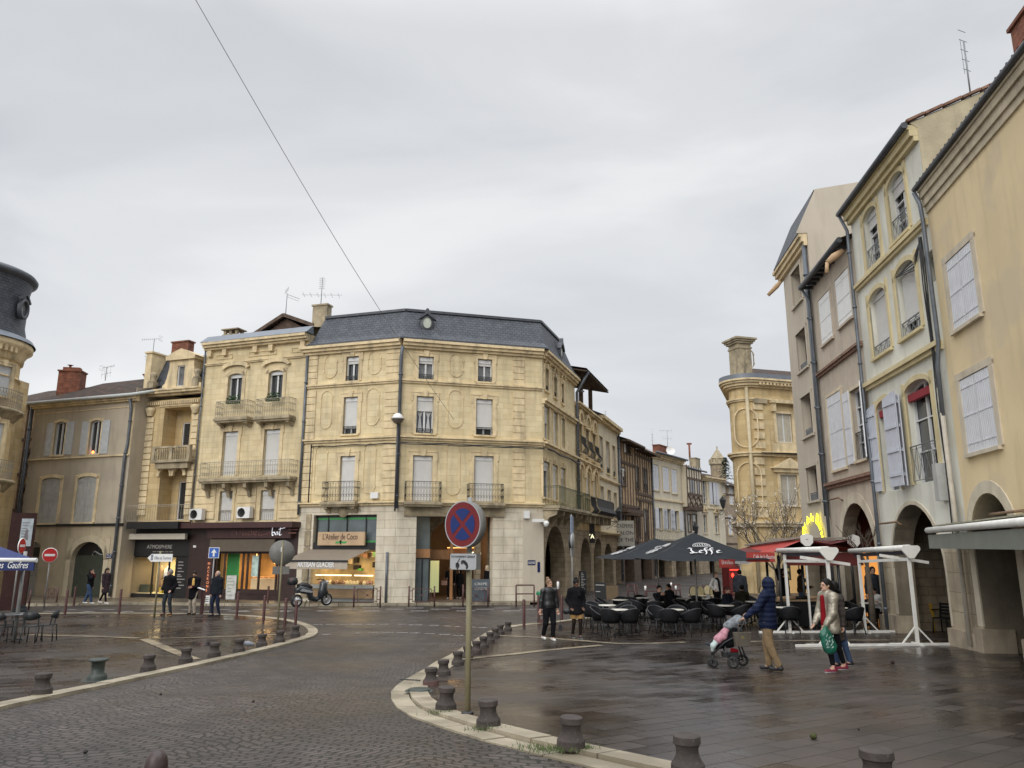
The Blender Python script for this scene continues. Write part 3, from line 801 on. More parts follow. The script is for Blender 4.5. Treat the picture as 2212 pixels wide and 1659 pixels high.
mb=MB();wall(mb,0,w0,-.4,zs,[shop0],rev=.5);f0.b(mb,'ground_floor',WSTONE)
mb=MB();wall(mb,0,w1,-.4,zs,[gate1],rev=.6);f1.b(mb,'ground_floor',WSTONE)
mb=MB();wall(mb,0,w2,-.4,zs,[ar2],rev=.9);f2.b(mb,'ground_floor',RUBBLE)
# corner pier faces rendered grey
mb=MB();u=f1.U(1129,1200);mb.box(u,w1-.01,-.03,.02,-.3,f1.Z(1150,1108));f1.b(mb,'render_panel',RENDER_L)
tr=MB();cornice(tr,0,w0,zt_,[(.18,.42),(.16,.30),(.14,.16)],1,0);cornice(tr,0,w0,zb1a,[(.08,.16),(.1,.09)]);cornice(tr,0,w0,zb2a,[(.09,.2),(.12,.1)]);cornice(tr,0,w0,zs+.22,[(.08,.26),(.12,.14)])
for r in((701,728,767,817),(796,823,758.6,808.6),(693,717,845,926),(792,819,839,919),(680,706,963,1070),(786,811,957,1066)):oval(tr,f0.R(*r))
f0.b(tr,'moulding',TRIM)
tr=MB();cornice(tr,0,w1,zt_,[(.18,.42),(.16,.30),(.14,.16)]);cornice(tr,0,w1,zb1a,[(.08,.16),(.1,.09)]);cornice(tr,0,w1,zb2a,[(.09,.2),(.12,.1)]);cornice(tr,0,w1,zs+.22,[(.08,.26),(.12,.14)])
for r in((971,1000,765,814),(968,999,843,924),(964,993,957,1069)):oval(tr,f1.R(*r))
f1.b(tr,'moulding',TRIM)
tr=MB();cornice(tr,0,w2,zt_,[(.18,.42),(.16,.30),(.14,.16)],0,0);cornice(tr,0,w2,zb1a-.6,[(.12,.26),(.16,.14)]);cornice(tr,0,w2,zb2a,[(.12,.26),(.14,.12)])
f2.b(tr,'moulding',TRIM)
uq=f0.U(836,760)
for fr_q,ua,ub in((f0,.04,f0.U(689,758)),(f0,uq,w0-.02),(f1,f1.U(1108,900),f1.U(1133,900))):
    for a,b in((zb1a,zc),(zb2a,zb1b-.1),(zs+.25,zb2b-.1)):
        q=MB();quoins(q,ua,ub,a,b);fr_q.b(q,'quoins',TRIM)
# windows
window(f0,A0[0],close=.3,surr=.2,rail=IRON,railh=.28,label='top-floor window of the left face, half dark behind its blind')
window(f0,A0[1],close=.85,surr=.22,rail=IRON,railh=.42)
window(f0,A0[2],close=1,surr=.22,sill=False)
window(f1,A1[0],close=.3,surr=.2,rail=IRON,railh=.28,glass=GLASSC);window(f1,A1[1],close=.3,surr=.2,rail=IRON,railh=.28,glass=GLASSC)
window(f1,A1[2],close=.4,surr=.22,rail=IRON,railh=.24,curtains=True,label='window with tied grey curtains under a half-lowered shutter')
window(f1,A1[3],close=.83,surr=.22,rail=IRON,railh=.42,label='window with its roller shutter down and a dish on the rail')
window(f1,A1[4],close=1,surr=.22,sill=False);window(f1,A1[5],close=1,surr=.22,sill=False)
for i,r in enumerate(A2):window(f2,r,close=(.0,.0,.0,.5,.98,.2,.25,.98,.3)[i],surr=.16,rail=IRON if i<3 else None,railh=.35,glass=GLASS)
for i in range(3):
    g=MB();r=A2[i];c=(r[0]+r[1])/2;z=r[3]+.3
    g.bar((r[0]-.15,-.08,z),(c,-.08,z+.55),.12);g.bar((r[1]+.15,-.08,z),(c,-.08,z+.55),.12)
    f2.b(g,'window_pediment',TRIM)
bz=f0.Z(740,1085)
balcony(f0,f0.U(708,1060),f0.U(777,1060),bz,.55,f0.Z(740,1042)-bz,IRON,brackets=2,bh=.3)
bz=f1.Z(912,1085)
balcony(f1,f1.U(874,1062),f1.U(949,1062),bz,.55,f1.Z(912,1042)-bz,IRON,brackets=0)
balcony(f1,f1.U(1009,1064),f1.U(1082,1064),bz,.55,f1.Z(1045,1045)-f1.Z(1045,1085),IRON,brackets=0)
bz=f2.Z(1171,1092)
balcony(f2,-.05,w2-.1,bz,.9,1.05,GIRON,'bars',brackets=6,bh=.7,dens=.13,label='long balcony with green painted railing over the arcade')
# carved frieze and lintel over the openings
g=MB();a,b=f1.U(873,1100),f1.U(1090,1100);z=f1.Z(980,1097)
g.box(a,b,-.10,.04,z-.45,z+.02);
n=46
for k in range(n):g.box(a+.05+(b-a-.1)*k/n,a+.05+(b-a-.1)*(k+.55)/n,-.13,-.1,z-.40,z-.33)
for k in range(12):
    t=k/11;g.bar((a+.4+(b-a-2.2)*t,-.12,z-.2+.09*math.sin(t*7)),(a+.4+(b-a-2.2)*(t+.09),-.12,z-.2+.09*math.sin((t+.09)*7)),.04)
f1.b(g,'carved_lintel',TRIMD)
g=MB();c=f0.U(742,1100);z=f0.Z(742,1100)
g.lathe([(0,.12),(.16,.10),(.26,.03),(.3,0)],14);g.xf(Matrix.Translation((c,-.02,z-.12))@Matrix.Rotation(PI/2,4,'X'))
for s_ in(-1,1):
    for k in range(6):st=len(g.v);g.bar((c+s_*(.25+k*.13),-.05,z-.05-.04*math.sin(k)),(c+s_*(.37+k*.13),-.05,z-.09-.04*math.sin(k+1)),.1-.01*k)
f0.b(g,'carved_crest',TRIMD)
g=MB();
for i in range(5):g.box(f0.U(655,1200)+.02*i,f0.U(668,1200)+.02,-.06-.02*(i%2),.02,.3+i*.86,.3+i*.86+.8)
f0.b(g,'carved_pilaster',TRIMD)
# mansard roof
def miter(pts,d):
    if isinstance(d,(list,tuple)):            # a setback of its own for every side
        L=[]
        for i in range(len(pts)-1):
            t=(pts[i+1][0]-pts[i][0],pts[i+1][1]-pts[i][1]);l=math.hypot(*t);n=(-t[1]/l*d[i],t[0]/l*d[i])
            L.append(((pts[i][0]+n[0],pts[i][1]+n[1]),(t[0]/l,t[1]/l)))
        out=[L[0][0]]
        for(p,u),(q,w)in zip(L[:-1],L[1:]):
            det=u[0]*w[1]-u[1]*w[0];k=((q[0]-p[0])*w[1]-(q[1]-p[1])*w[0])/det;out.append((p[0]+u[0]*k,p[1]+u[1]*k))
        t=(pts[-1][0]-pts[-2][0],pts[-1][1]-pts[-2][1]);l=math.hypot(*t);out.append((pts[-1][0]-t[1]/l*d[-1],pts[-1][1]+t[0]/l*d[-1]))
        return out
    out=[]
    for i,p in enumerate(pts):
        ds=[]
        for a,b in((i-1,i),(i,i+1)):
            if 0<=a and b<len(pts):
                t=(pts[b][0]-pts[a][0],pts[b][1]-pts[a][1]);l=math.hypot(*t);ds.append((-t[1]/l,t[0]/l))
        if len(ds)==1:n=ds[0];k=1
        else:
            n=(ds[0][0]+ds[1][0],ds[0][1]+ds[1][1]);l=math.hypot(*n);n=(n[0]/l,n[1]/l);k=1/max(.3,n[0]*ds[0][0]+n[1]*ds[0][1])
        out.append((p[0]+n[0]*d*k,p[1]+n[1]*d*k))
    return out
base=[CL,K0,K1,K2]
ro=CB.location
lo_=miter(base,-.36);hi_=miter(base,[.8,.8,.3])
hi_[0]=along(hi_[0],dC0,.45);hi_[3]=along(hi_[3],dC2,-2.4)
z0r=zt_+.02;z1r=f1.Z(1000,681,.8)
mb=MB();L3=lambda p,z:(p[0]-ro.x,p[1]-ro.y,z)
mid_=[((a[0]*.62+b[0]*.38),(a[1]*.62+b[1]*.38))for a,b in zip(lo_,hi_)]
for A_,B_,za,zb in((lo_,mid_,z0r,z0r+(z1r-z0r)*.22),(mid_,hi_,z0r+(z1r-z0r)*.22,z1r)):
    for i in range(3):mb.quad(L3(A_[i],za),L3(A_[i+1],za),L3(B_[i+1],zb),L3(B_[i],zb))
bk=[along(CL,(-dC0[1],dC0[0]),9),along(K2,(-dC2[1],dC2[0]),9)]
bl,brt=bk
mb.add([L3(lo_[3],z0r),L3(brt,z0r),L3(along(brt,dC2,-2.4),z1r),L3(hi_[3],z1r),L3(mid_[3],z0r+(z1r-z0r)*.22)],[(0,1,2,3,4)])
mb.add([L3(bl,z0r),L3(lo_[0],z0r),L3(mid_[0],z0r+(z1r-z0r)*.22),L3(hi_[0],z1r),L3(bl,z1r)],[(0,1,2,3,4)])
mb.add([L3(p,z1r)for p in hi_]+[L3(along(brt,dC2,-2.4),z1r),L3(bl,z1r)],[tuple(range(6))])
roof=mb.build('roof',SLATE,CB)
g=MB()
for i in range(3):g.bar(L3(hi_[i],z1r+.02),L3(hi_[i+1],z1r+.02),.2,.14)
for a,b in zip(lo_[:-1],lo_[1:]):g.bar(L3(a,z0r-.01),L3(b,z0r-.01),.12,.08)
g.build('ridge_flashing',LEAD,roof)
# oval dormer windows
def oeil(fr,px,py,ins,sc=1.0):
    u,z=fr.uz(px,py,ins);g=MB();rx,rz_=.38*sc,.5*sc
    n=20;ring=[(math.cos(2*PI*k/n),math.sin(2*PI*k/n))for k in range(n)]
    for k in range(n):
        a,b=ring[k],ring[(k+1)%n]
        for(r0,r1,y0,y1)in((.78,1.25,-.28,-.22),):
            v=[(u+a[0]*rx*r0,ins+y0,z+a[1]*rz_*r0),(u+b[0]*rx*r0,ins+y0,z+b[1]*rz_*r0),(u+b[0]*rx*r1,ins+y1,z+b[1]*rz_*r1),(u+a[0]*rx*r1,ins+y1,z+a[1]*rz_*r1)]
            w=[(u+b[0]*rx*r1,ins+.5,z+b[1]*rz_*r1),(u+a[0]*rx*r1,ins+.5,z+a[1]*rz_*r1)]
            g.add(v+w,[(0,1,2,3),(3,2,4,5)])
    g.prism([(u-.62*sc,z+.18*sc),(u-.42*sc,z+.5*sc),(u-.12*sc,z+.72*sc),(u-.1*sc,z+.95*sc),(u,z+1.02*sc),(u+.1*sc,z+.95*sc),(u+.12*sc,z+.72*sc),(u+.42*sc,z+.5*sc),(u+.62*sc,z+.18*sc),(u+.4*sc,z+.3*sc),(u,z+.62*sc),(u-.4*sc,z+.3*sc)],ins-.34,ins-.1)
    o=fr.b(g,'dormer_window',LEAD,label='small oval dormer in a lead surround')
    p=MB();p.add([(u+a[0]*rx*.82,ins-.24,z+a[1]*rz_*.82)for a in ring],[tuple(range(n))]);fr.b(p,'pane',GLASSP,o)
GLASSP=mat('pale_pane',(.42,.44,.38),.2,.2,3)
oeil(f1,921,700,.45,.8);oeil(f2,1205,762,.12,.9)
# chimneys
def chimney(root,c,w,d,z0,h,m=BRICK,cap=None,pots=0,rz=0,name='chimney',label=None,parent=None,open_=False):
    g=MB();g.box(-w/2,w/2,-d/2,d/2,0,h);g.box(-w/2-.06,w/2+.06,-d/2-.06,d/2+.06,h,h+.09)
    if open_:
        for sx_ in(-1,0,1):
            for sy_ in(-1,1):g.box(sx_*(w/2-.08)-.08,sx_*(w/2-.08)+.08,sy_*(d/2-.08)-.08,sy_*(d/2-.08)+.08,h+.09,h+.36)
        g.box(-w/2-.12,w/2+.12,-d/2-.12,d/2+.12,h+.36,h+.43)
    for k in range(pots):g.lathe([(.14,h+.09),(.11,h+.5),(.13,h+.52)],10,(-w/2+(k+.5)*w/pots,0,0))
    pl=parent or root
    o=g.build(name,m,pl,Vector((c[0],c[1],z0))-root.location,rz)
    if label:o['label']=label
    return o
p=along(hi_[0],dC0,-.45);chimney(CB,(p[0],p[1]+.6),.95,.5,zC+z0r-.2,3.0,TRIMD,rz=f0.rz)
antenna(CB,(p[0]-.1,p[1]+.6,zC+z0r+2.7),1.9,'fm',.1)
pp=f1.P(f1.U(950,665,5),5,z1r-.1);chimney(CB,pp,.75,.6,pp.z,.35,TRIMD,rz=.4,open_=True)
# drainpipes
pipe(f1,[(f1.U(866,750)+.05,zc-.05,-.3),(f1.U(864,770)+.05,zc-.6),(f1.U(864,770)+.05,zs-.15)],.09)
pipe(f0,[(-.02,zc-.1),(-.02,zs-.4)],.07)
g=MB();u=f0.U(838,1200);g.tube([(u,-.1,.1),(u,-.1,2.6)],.06);f0.b(g,'drainpipe',PIPE)
mb=MB();pts=[(f0.U(672,1000)+0*k,-.06,zs+.1+(zb2b-.15-zs)*k)for k in(0,.5,1)];mb.tube(pts,.035,6)
mb.tube([(f0.U(672,1000)+(w0-f0.U(672,1000))*k/8,-.1,zb2b-.18+.03*math.sin(k*2.1))for k in range(9)],.028,6);f0.b(mb,'cable',BLACK)
mb=MB()
for j in range(3):mb.tube([(w1*k/10,-.24-.03*j,zb2b-.14-.05*j+.025*math.sin(k*2.3+j))for k in range(11)],.02,6)
f1.b(mb,'cable',BLACK)
mb=MB();mb.tube([(w2*k/6,-.3,zb2b-.22+.05*math.sin(k*2.1))for k in range(7)],.05,6);f2.b(mb,'cable',BLACK)
# small fittings on the wall
g=MB();r=f0.R(804,820,1064,1077);g.box(r[0],r[1],-.22,0,r[2],r[3]);f0.b(g,'junction_box',WHITE)
g=MB();r=f1.R(1130,1142,1104,1120);g.box(r[0],r[1],-.2,0,r[2],r[3]);f1.b(g,'junction_box',WHITE)
g=MB();u,z=f1.uz(1158,1134);g.box(u-.35,u+.3,-.5,-.38,z+.14,z+.3);g.lathe([(0,-.17),(.1,-.13),(.15,0),(.15,.1),(0,.14)],14,(u+.42,-.45,z+.05));g.box(u+.2,u+.5,-.5,0,z+.16,z+.22);cam_=f1.b(g,'security_camera',WHITE)
# street-name plates
EN=mat('blue_enamel',(.012,.02,.09),.3,.1,4)
def plate(fr,r,lines,col=WHITE,bgm=EN,par=None,name='street_plate',label=None,y=-.05):
    g=MB();g.box(r[0],r[1],y,0.01,r[2],r[3]);o=fr.b(g,name,bgm,par,label);w=r[1]-r[0];h=r[3]-r[2];n=len(lines)
    for i,s in enumerate(lines):
        sz=h/n*.62;text(fr,s,sz*1.25,o,Matrix.Translation((r[0]+w*.08,y-.004,r[3]-h*(i+.8)/n)),col,.003,width=w*.84)
    return o
plate(f1,f1.R(1139.5,1156,1210,1220.5),['BOULEVARD','VICTOR HUGO'][:1]+['DE L ARCADE'][:0],label='dark blue street-name plate')
# ------- ice-cream shop in the left face
CREAMLIT=mat('shop_interior_lit',(.55,.42,.22),.8,.35,1.6,emit=(1.0,.72,.33),estr=.10)
WARMTUBE=LAMP('warm_light_tube',(1,.8,.42),3.2)
GREENF=mat('green_film',(.05,.30,.08),.5,.1,3)
a,b,c,d=shop0
g=MB();g.box(a,b,3.2,3.25,c,d-1.6);g.quad((a,.5,c),(a,3.2,c),(a,3.2,d),(a,.5,d));g.quad((b,.5,c),(b,.5,d),(b,3.2,d),(b,3.2,c));g.box(a,b,.5,3.2,d-1.75,d-1.65)
inn_=f0.b(g,'shop_interior',CREAMLIT)
g=MB();rnd=random.Random(3)
for k in range(26):u=a+.3+rnd.random()*(b-a-.6);z=1.5+rnd.random()*.9;g.box(u,u+.1+rnd.random()*.25,2.6,2.9,z,z+.12+rnd.random()*.3,rnd.randint(0,3))
f0.b(g,'shelf_goods',[DARK,mat('goods_green',(.12,.4,.1),.6,.2,4),mat('goods_cream',(.6,.5,.35),.6,.2,4),mat('goods_brown',(.2,.1,.05),.6,.2,4)],inn_)
ztr0,ztr1=f0.Z(740,1172),f0.Z(740,1113)
TRG=mat('grey_transom_glass',(.12,.145,.15),.12,.2,1.2,spec=.7)
g=MB();g.box(a+.02,b-.02,.3,.33,ztr0,ztr1);sf=f0.b(g,'shop_window',TRG,label='tall grey transom panes above the ice-cream sign')
g=MB();[g.box(a+(b-a)*t-.03,a+(b-a)*t+.03,.24,.3,ztr0,ztr1)for t in(.02,.2,.5,.8,.98)];g.box(a,b,.1,.34,ztr0-.38,ztr0-.002);g.box(a,b,.24,.3,ztr1-.1,ztr1);f0.b(g,'glazing_bars',BLACK,sf)
g=MB();g.box(a+.05,b-.05,.27,.295,ztr1-.22,ztr1-.11);g.box(a+.05,b-.05,.27,.295,ztr0+.01,ztr0+.1);f0.b(g,'green_strip',GREENF,sf)
g=MB();r=f0.R(689,790,1149,1178);WOODP=mat('pale_wood_board',(.47,.33,.2),.6,.12,2,.002,60,wave=('Z',3,.002,4))
g.box(r[0],r[1],-.12,.02,r[2],r[3]);sg=f0.b(g,'shop_sign',WOODP,label='pale wooden sign board over the ice-cream awning')
text(f0,"L'Atelier de Coco",.42,sg,Matrix.Translation((r[0]+.28,-.13,r[2]+.3)),mat('brown_letter',(.1,.06,.04),.6),.008,width=(r[1]-r[0])*.74)
g=MB();m_=(r[0]+r[1])/2;g.prism([(m_-.33,r[2]+.1),(m_+.3,r[2]+.1),(m_+.37,r[2]+.2),(m_-.25,r[2]+.2)],-.135,-.121,0);g.lathe([(.0,.0),(.05,.16),(.06,.2),(0,.26)],8,(m_,-.15,r[2]+.02),1);f0.b(g,'emblem',[GREENF,BLACK],sg)
# awning
AW=mat('taupe_canvas',(.42,.36,.29),.9,.05,3,.002,80)
za=f0.Z(735,1187);pr_=2.3;zf=f0.Z(735,1210,-pr_);a_,b_=f0.U(668,1200,0)+.0,f0.U(800,1188,0)
af,bf=f0.U(618,1212,-pr_),f0.U(751,1211,-pr_)
g=MB();g.add([(a_,-.05,za),(b_,-.05,za),(bf,-pr_,zf),(af,-pr_,zf)],[(0,1,2,3),(3,2,1,0)]);aw=f0.b(g,'awning',AW,label='taupe shop awning lettered in white')
g=MB();g.box(af,bf,-pr_-.05,-pr_+.04,zf-.1,zf);f0.b(g,'front_bar',BLACK,aw)
g=MB();vh=f0.Z(735,1213,-pr_)-f0.Z(735,1228,-pr_);n=14
for k in range(n):g.box(af+(bf-af)*k/n,af+(bf-af)*(k+1)/n,-pr_-.03+.01*(k%2),-pr_-.015+.01*(k%2),zf-.1-vh,zf-.1)
va=f0.b(g,'valance',AW,aw)
text(f0,'ARTISAN GLACIER',.36,aw,Matrix.Translation((af+(bf-af)*.2,-pr_-.04,zf-.1-vh*.72)),WHITE,.006,width=(bf-af)*.6,bold=.01)
# counter
zc1=f0.Z(740,1243);g=MB();WOODC=mat('counter_wood',(.33,.22,.12),.55,.15,2,wave=('Z',2,.002,4))
g.box(a+.1,b-.1,.0,.7,.3,f0.Z(745,1272));ct=f0.b(g,'ice_cream_counter',WOODC)
g=MB();zz=f0.Z(745,1272);g.box(a+.05,b-.05,-.06,.8,zz,zz+.2);g.box(a+.1,b-.1,.3,.7,.0,.298);f0.b(g,'counter_ledge',mat('steel_ledge',(.4,.42,.4),.35,.1,3,metal=.4),ct)
g=MB();g.box(a+.3,b-1.35,-.02,.06,zc1-.02,zc1+.03);g.box(b-1.15,b-.12,-.02,.06,zc1-.02,zc1+.03);f0.b(g,'light_tube',WARMTUBE,ct)
g=MB();rnd=random.Random(5)
for k in range(30):u=a+.4+(b-a-.7)*k/30;g.lathe([(0,.0),(.09,.0),(.1,.08+.08*rnd.random()),(0,.2)],7,(u,.25+.2*(k%2),zz+.22),rnd.randint(0,2))
f0.b(g,'ice_cream_tubs',[mat('cream_ice',(.75,.62,.38),.6,emit=(1,.7,.3),estr=.25),mat('brown_ice',(.35,.2,.1),.6),mat('pink_ice',(.6,.35,.25),.6)],ct)
bpy.data.objects.remove(bpy.data.objects.new('x',None))
sp=bpy.data.lights.new('shop_lamp','AREA');sp.energy=55;sp.color=(1,.74,.4);sp.size=1.6
so_=bpy.data.objects.new('shop_lamp',sp);COL.objects.link(so_);so_.parent=CB;so_.location=f0.P((a+b)/2,1.6,d-1.9)-CB.location
# ------- passage in the front face
a,b,c,d=gate1
OWOOD=mat('orange_wood',(.34,.17,.07),.5,.25,2,wave=('X',2,.002,4))
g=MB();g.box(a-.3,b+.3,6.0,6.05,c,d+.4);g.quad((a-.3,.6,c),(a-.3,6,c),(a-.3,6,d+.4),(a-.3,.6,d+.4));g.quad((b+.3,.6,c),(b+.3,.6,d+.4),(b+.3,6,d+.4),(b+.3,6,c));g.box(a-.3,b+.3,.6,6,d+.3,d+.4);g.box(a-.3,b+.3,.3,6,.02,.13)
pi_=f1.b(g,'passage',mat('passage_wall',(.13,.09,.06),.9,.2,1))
g=MB();P=arcpts(a+1.0,b-.5,d-1.5,1.1,14)
g.add([(a+.85,1.6,d+.2)]+[(p,1.6,z)for p,z in P[:8]],[tuple(range(9))[::-1]]);g.add([(b-.3,1.6,d+.2)]+[(p,1.6,z)for p,z in P[7:]],[tuple(range(9))[::-1]]);g.box(a+.75,a+1.05,1.55,1.9,.1,d+.2);g.box(b-.55,b-.25,1.55,1.9,.1,d+.2)
f1.b(g,'inner_arch',RUBBLE,pi_)
g=MB();g.box(a-.02,a+.8,.55,.6,.1,2.3);g.box(a-.02,a+.8,.55,.6,2.75,d-.1);f1.b(g,'glass_screen',TRG,pi_)
g=MB();g.box(a-.02,a+.82,.48,.62,2.3,2.75);g.box(a+1.05,a+2.1,1.7,1.8,2.2,2.7);g.box(a+2.1,a+2.25,1.5,1.6,.1,3.6);g.box(b-1.9,b-.2,2.3,2.4,2.15,2.75);f1.b(g,'wood_fascia',OWOOD,pi_)
g=MB();[g.box(a+.05+k*.36,a+.1+k*.36,.5,.56,.1,2.3)for k in range(3)];g.box(a-.02,a+.8,.5,.56,2.26,2.3);[g.box(b-1.8+k*.3,b-1.72+k*.3,2.35,2.42,.1,2.15)for k in range(6)];f1.b(g,'door_frame',BLACK,pi_)
g=MB();g.box(b-.62,b-.2,2.22,2.26,2.28,2.62);so2=f1.b(g,'lit_sign',mat('lit_sign_back',(.1,.08,.05),.6),pi_)
text(f1,'PIU',.38,pi_,Matrix.Translation((b-.62,2.2,2.32)),LAMP('lit_white',(1,.95,.7),2.2),.01,name='lit_letters')
g=MB();g.box(a+1.2,a+1.9,3.5,3.55,.4,2.1);f1.b(g,'lit_shopfront',LAMP('lit_green_cream',(.55,.6,.3),.55),pi_)
g=MB();g.box(b-2.0,b-.3,1.95,2.0,2.78,2.83);f1.b(g,'light_strip',LAMP('orange_glow',(1,.45,.12),2.0),pi_)
sp=bpy.data.lights.new('passage_lamp','POINT');sp.energy=60;sp.color=(1,.62,.3);sp.shadow_soft_size=.2
so_=bpy.data.objects.new('passage_lamp',sp);COL.objects.link(so_);so_.parent=CB;so_.location=f1.P((a+b)/2+.6,3.0,2.9)-CB.location
# arcade gallery behind the street arches
SHADED=mat('shaded_stone',(.19,.155,.11),.95,.25,1.8,.01,14,brick=(.5,.28,.012,(.8,.77,.7),(.6,.55,.47)),stain=.6,streak=(.07,.06,.045),bdist=.012)  # darker copy of the old stone, with the gallery shade put into its colour
def gallery(fr,u0,u1,D,h,m=SHADED,name='gallery',doors=(),label=None):
    g=MB();ops=list(doors);wall(g,u0,u1,-.4,h,ops,.3,0,D);g.box(u0,u1,.5,D,h,h+.1);g.quad((u0,.5,-.3),(u0,.5,h),(u0,D,h),(u0,D,-.3));g.quad((u1,.5,-.3),(u1,D,-.3),(u1,D,h),(u1,.5,h))
    o=fr.b(g,name,m,label=label)
    if ops:
        for q in ops:g=MB();g.box(q[0],q[1],D+.28,D+.32,q[2],q[3]);fr.b(g,'doorway',DARK,o)
    return o
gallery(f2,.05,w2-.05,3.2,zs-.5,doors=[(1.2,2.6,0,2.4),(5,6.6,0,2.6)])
# ================================================================== LEFT ROW: house over the macaroon shop, narrow ornate house, grey house, turret
dB=(.945,-.327)
tB=march(CL,(-.945,.327),443,800);BL=along(CL,(-.945,.327),tB)
tA=march(BL,(-.945,.327),320,850);AL=along(BL,(-.945,.327),tA)
zB=gz(41)
BB=empty('town_house',(CL[0],CL[1],zB),0,'yellow stone town house with pale balconies above the dark macaroon shop','building')
fb=Fr(BB,BL,dB,zB);wB=tB
zct=fb.Z(560,733);zfr=fb.Z(560,780);zcan=fb.Z(520,1126)
OB=[fb.R(492.6,523,807,865.5),fb.R(580,611,800,861),fb.R(480,512,932,1027),fb.R(569,603,927,1026),fb.R(474,502,1061,1126),fb.R(562.6,594,1059,1124)]
shopB=(fb.U(461,1240),fb.U(601,1240),.1,fb.Z(530,1192))
rA=.18
OBa=[tuple(OB[0])+(rA,),tuple(OB[1])+(rA,)]+OB[2:]
g=MB();wall(g,0,wB,zcan-.2,zct,OBa,.25);shell(g,0,wB,zcan-.2,zct,9);fb.b(g,'wall',STONE)
g=MB();wall(g,0,wB,-.4,zcan-.2,[shopB],.5);fb.b(g,'ground_floor',BROWNM)
g=MB();cornice(g,0,wB,zct,[(.16,.5),(.14,.38),(.12,.24)]);cornice(g,0,wB,zfr+.1,[(.07,.14),(.07,.09)])
for k in range(7):
    u=.35+(wB-.7)*k/6;
    if k%3!=2:g.box(u-.14,u+.14,-.2,0,zfr+.5,zct-.42);
for a,b in((.75,1.9),(3.0,4.9),(5.9,6.9)):g.box(a,b,-.045,0,zfr+.3,zfr+.34);g.box(a,b,-.045,0,zct-.75,zct-.71);g.box(a,a+.04,-.045,0,zfr+.3,zct-.71);g.box(b-.04,b,-.045,0,zfr+.3,zct-.71)
zt3=fb.Z(540,1052);
for k in range(5):
    z=zcan+.15+k*.42
    for a,b in((.1,fb.U(465,1090)),(fb.U(512,1090),fb.U(553,1090)),(fb.U(604,1090),wB-.1)):
        g.box(a,b,-.05,0,z,z+.37)
fb.b(g,'moulding',TRIM)
ZN=MB();ZN.add([(-.1,-.52,zct),(wB+.1,-.52,zct),(wB+.1,.1,zct+.5),(-.1,.1,zct+.5),(-.1,.2,zct),(wB+.1,.2,zct)],[(0,1,2,3),(0,3,4),(1,5,2)]);fb.b(ZN,'parapet_flashing',ZINC)
g=MB();g.add([(0,.1,zct+.45),(wB,.1,zct+.45),(wB,5.5,zct+1.9),(0,5.5,zct+1.3)],[(0,1,2,3)]);
u=wB*.62;g.add([(u-2.1,1.2,zct+.7),(u,1.2,zct+1.75),(u+2.1,1.2,zct+.9),(u-2.1,6,zct+.7),(u,6,zct+1.75),(u+2.1,6,zct+.9)],[(0,1,4,3),(1,2,5,4)]);rf=fb.b(g,'roof',TILE)
g=MB();g.add([(u-1.9,1.4,zct+.5),(u+1.9,1.4,zct+.5),(u,1.4,zct+1.6)],[(0,1,2)]);g.bar((u-2.1,1.15,zct+.68),(u,1.15,zct+1.72),.2);g.bar((u+2.1,1.15,zct+.88),(u,1.15,zct+1.72),.2);fb.b(g,'gable',TIMBER,rf)
p=fb.P(.75,1.3,zct);chimney(BB,p,1.0,.6,p.z,.75,TRIMD,open_=True,rz=fb.rz)
p=fb.P(u,1.3,zct+1.6);antenna(BB,p,1.5,'panel',.3)
for i in(0,1):
    window(fb,OB[i],y=.24,close=.16,rise=rA,surr=.22,ears=False,key=False,sill=False,label='tall arched window with a red curtain behind its balcony')
    r=OB[i];g=MB();P=arcpts(r[0]-.38,r[1]+.38,r[3]+.28,.3,10)
    for a,b in zip(P[:-1],P[1:]):g.bar((a[0],-.11,a[1]),(b[0],-.11,b[1]),.22,.12,up=(0,1,0))
    fb.b(g,'window_hood',TRIM)
window(fb,OB[2],y=.24,close=1,surr=.2,sill=False);window(fb,OB[3],y=.24,close=1,surr=.2,sill=False)
window(fb,OB[4],y=.2,close=.98,surr=.16,sill=False,rail=LACE,rk='bars',key=False,railh=.6);window(fb,OB[5],y=.2,close=.98,surr=.16,sill=False,rail=LACE,rk='bars',key=False,railh=.6)
for(xl,xr,yt,yb)in((466,533,866,902),(552,624,860,899)):
    r=fb.R(xl,xr,yt,yb,-.6);balcony(fb,r[0],r[1],r[2],.6,r[3]-r[2],LACE,'scroll',brackets=2,bh=.25)
r=fb.R(433,625,996,1032,-.7);balcony(fb,max(r[0],-.1),r[1],r[2],.7,r[3]-r[2],LACE,'scroll',brackets=5,bh=.75,label='long balcony with lacy pale railing')
# flower boxes on the upper balconies
LEAFM=mat('box_plant_leaves',(.03,.075,.02),.7,.5,20)
def flowerbox(fr,u,z,y,w=.5,h=.3):
    g=MB();rnd=random.Random(int(u*100));
    for k in range(160):
        p=Vector((u+rnd.uniform(-w,w),y+rnd.uniform(-.12,.12),z+rnd.random()**1.5*h));a=rnd.uniform(0,PI);s_=.05
        d=Vector((math.cos(a),math.sin(a),rnd.uniform(-.5,.8)))*s_;e=Vector((-d.y,d.x,.03));g.add([p-d,p+e,p+d,p-e],[(0,1,2,3)])
    g.box(u-w,u+w,y-.09,y+.09,z-.15,z);return fr.b(g,'flower_box',LEAFM)
r=fb.R(466,533,866,902,-.6);flowerbox(fb,fb.U(502,866,-.5),r[3]+.02,-.45,.42);r=fb.R(552,624,860,899,-.6);flowerbox(fb,fb.U(588,860,-.5),r[3]+.02,-.45,.42)
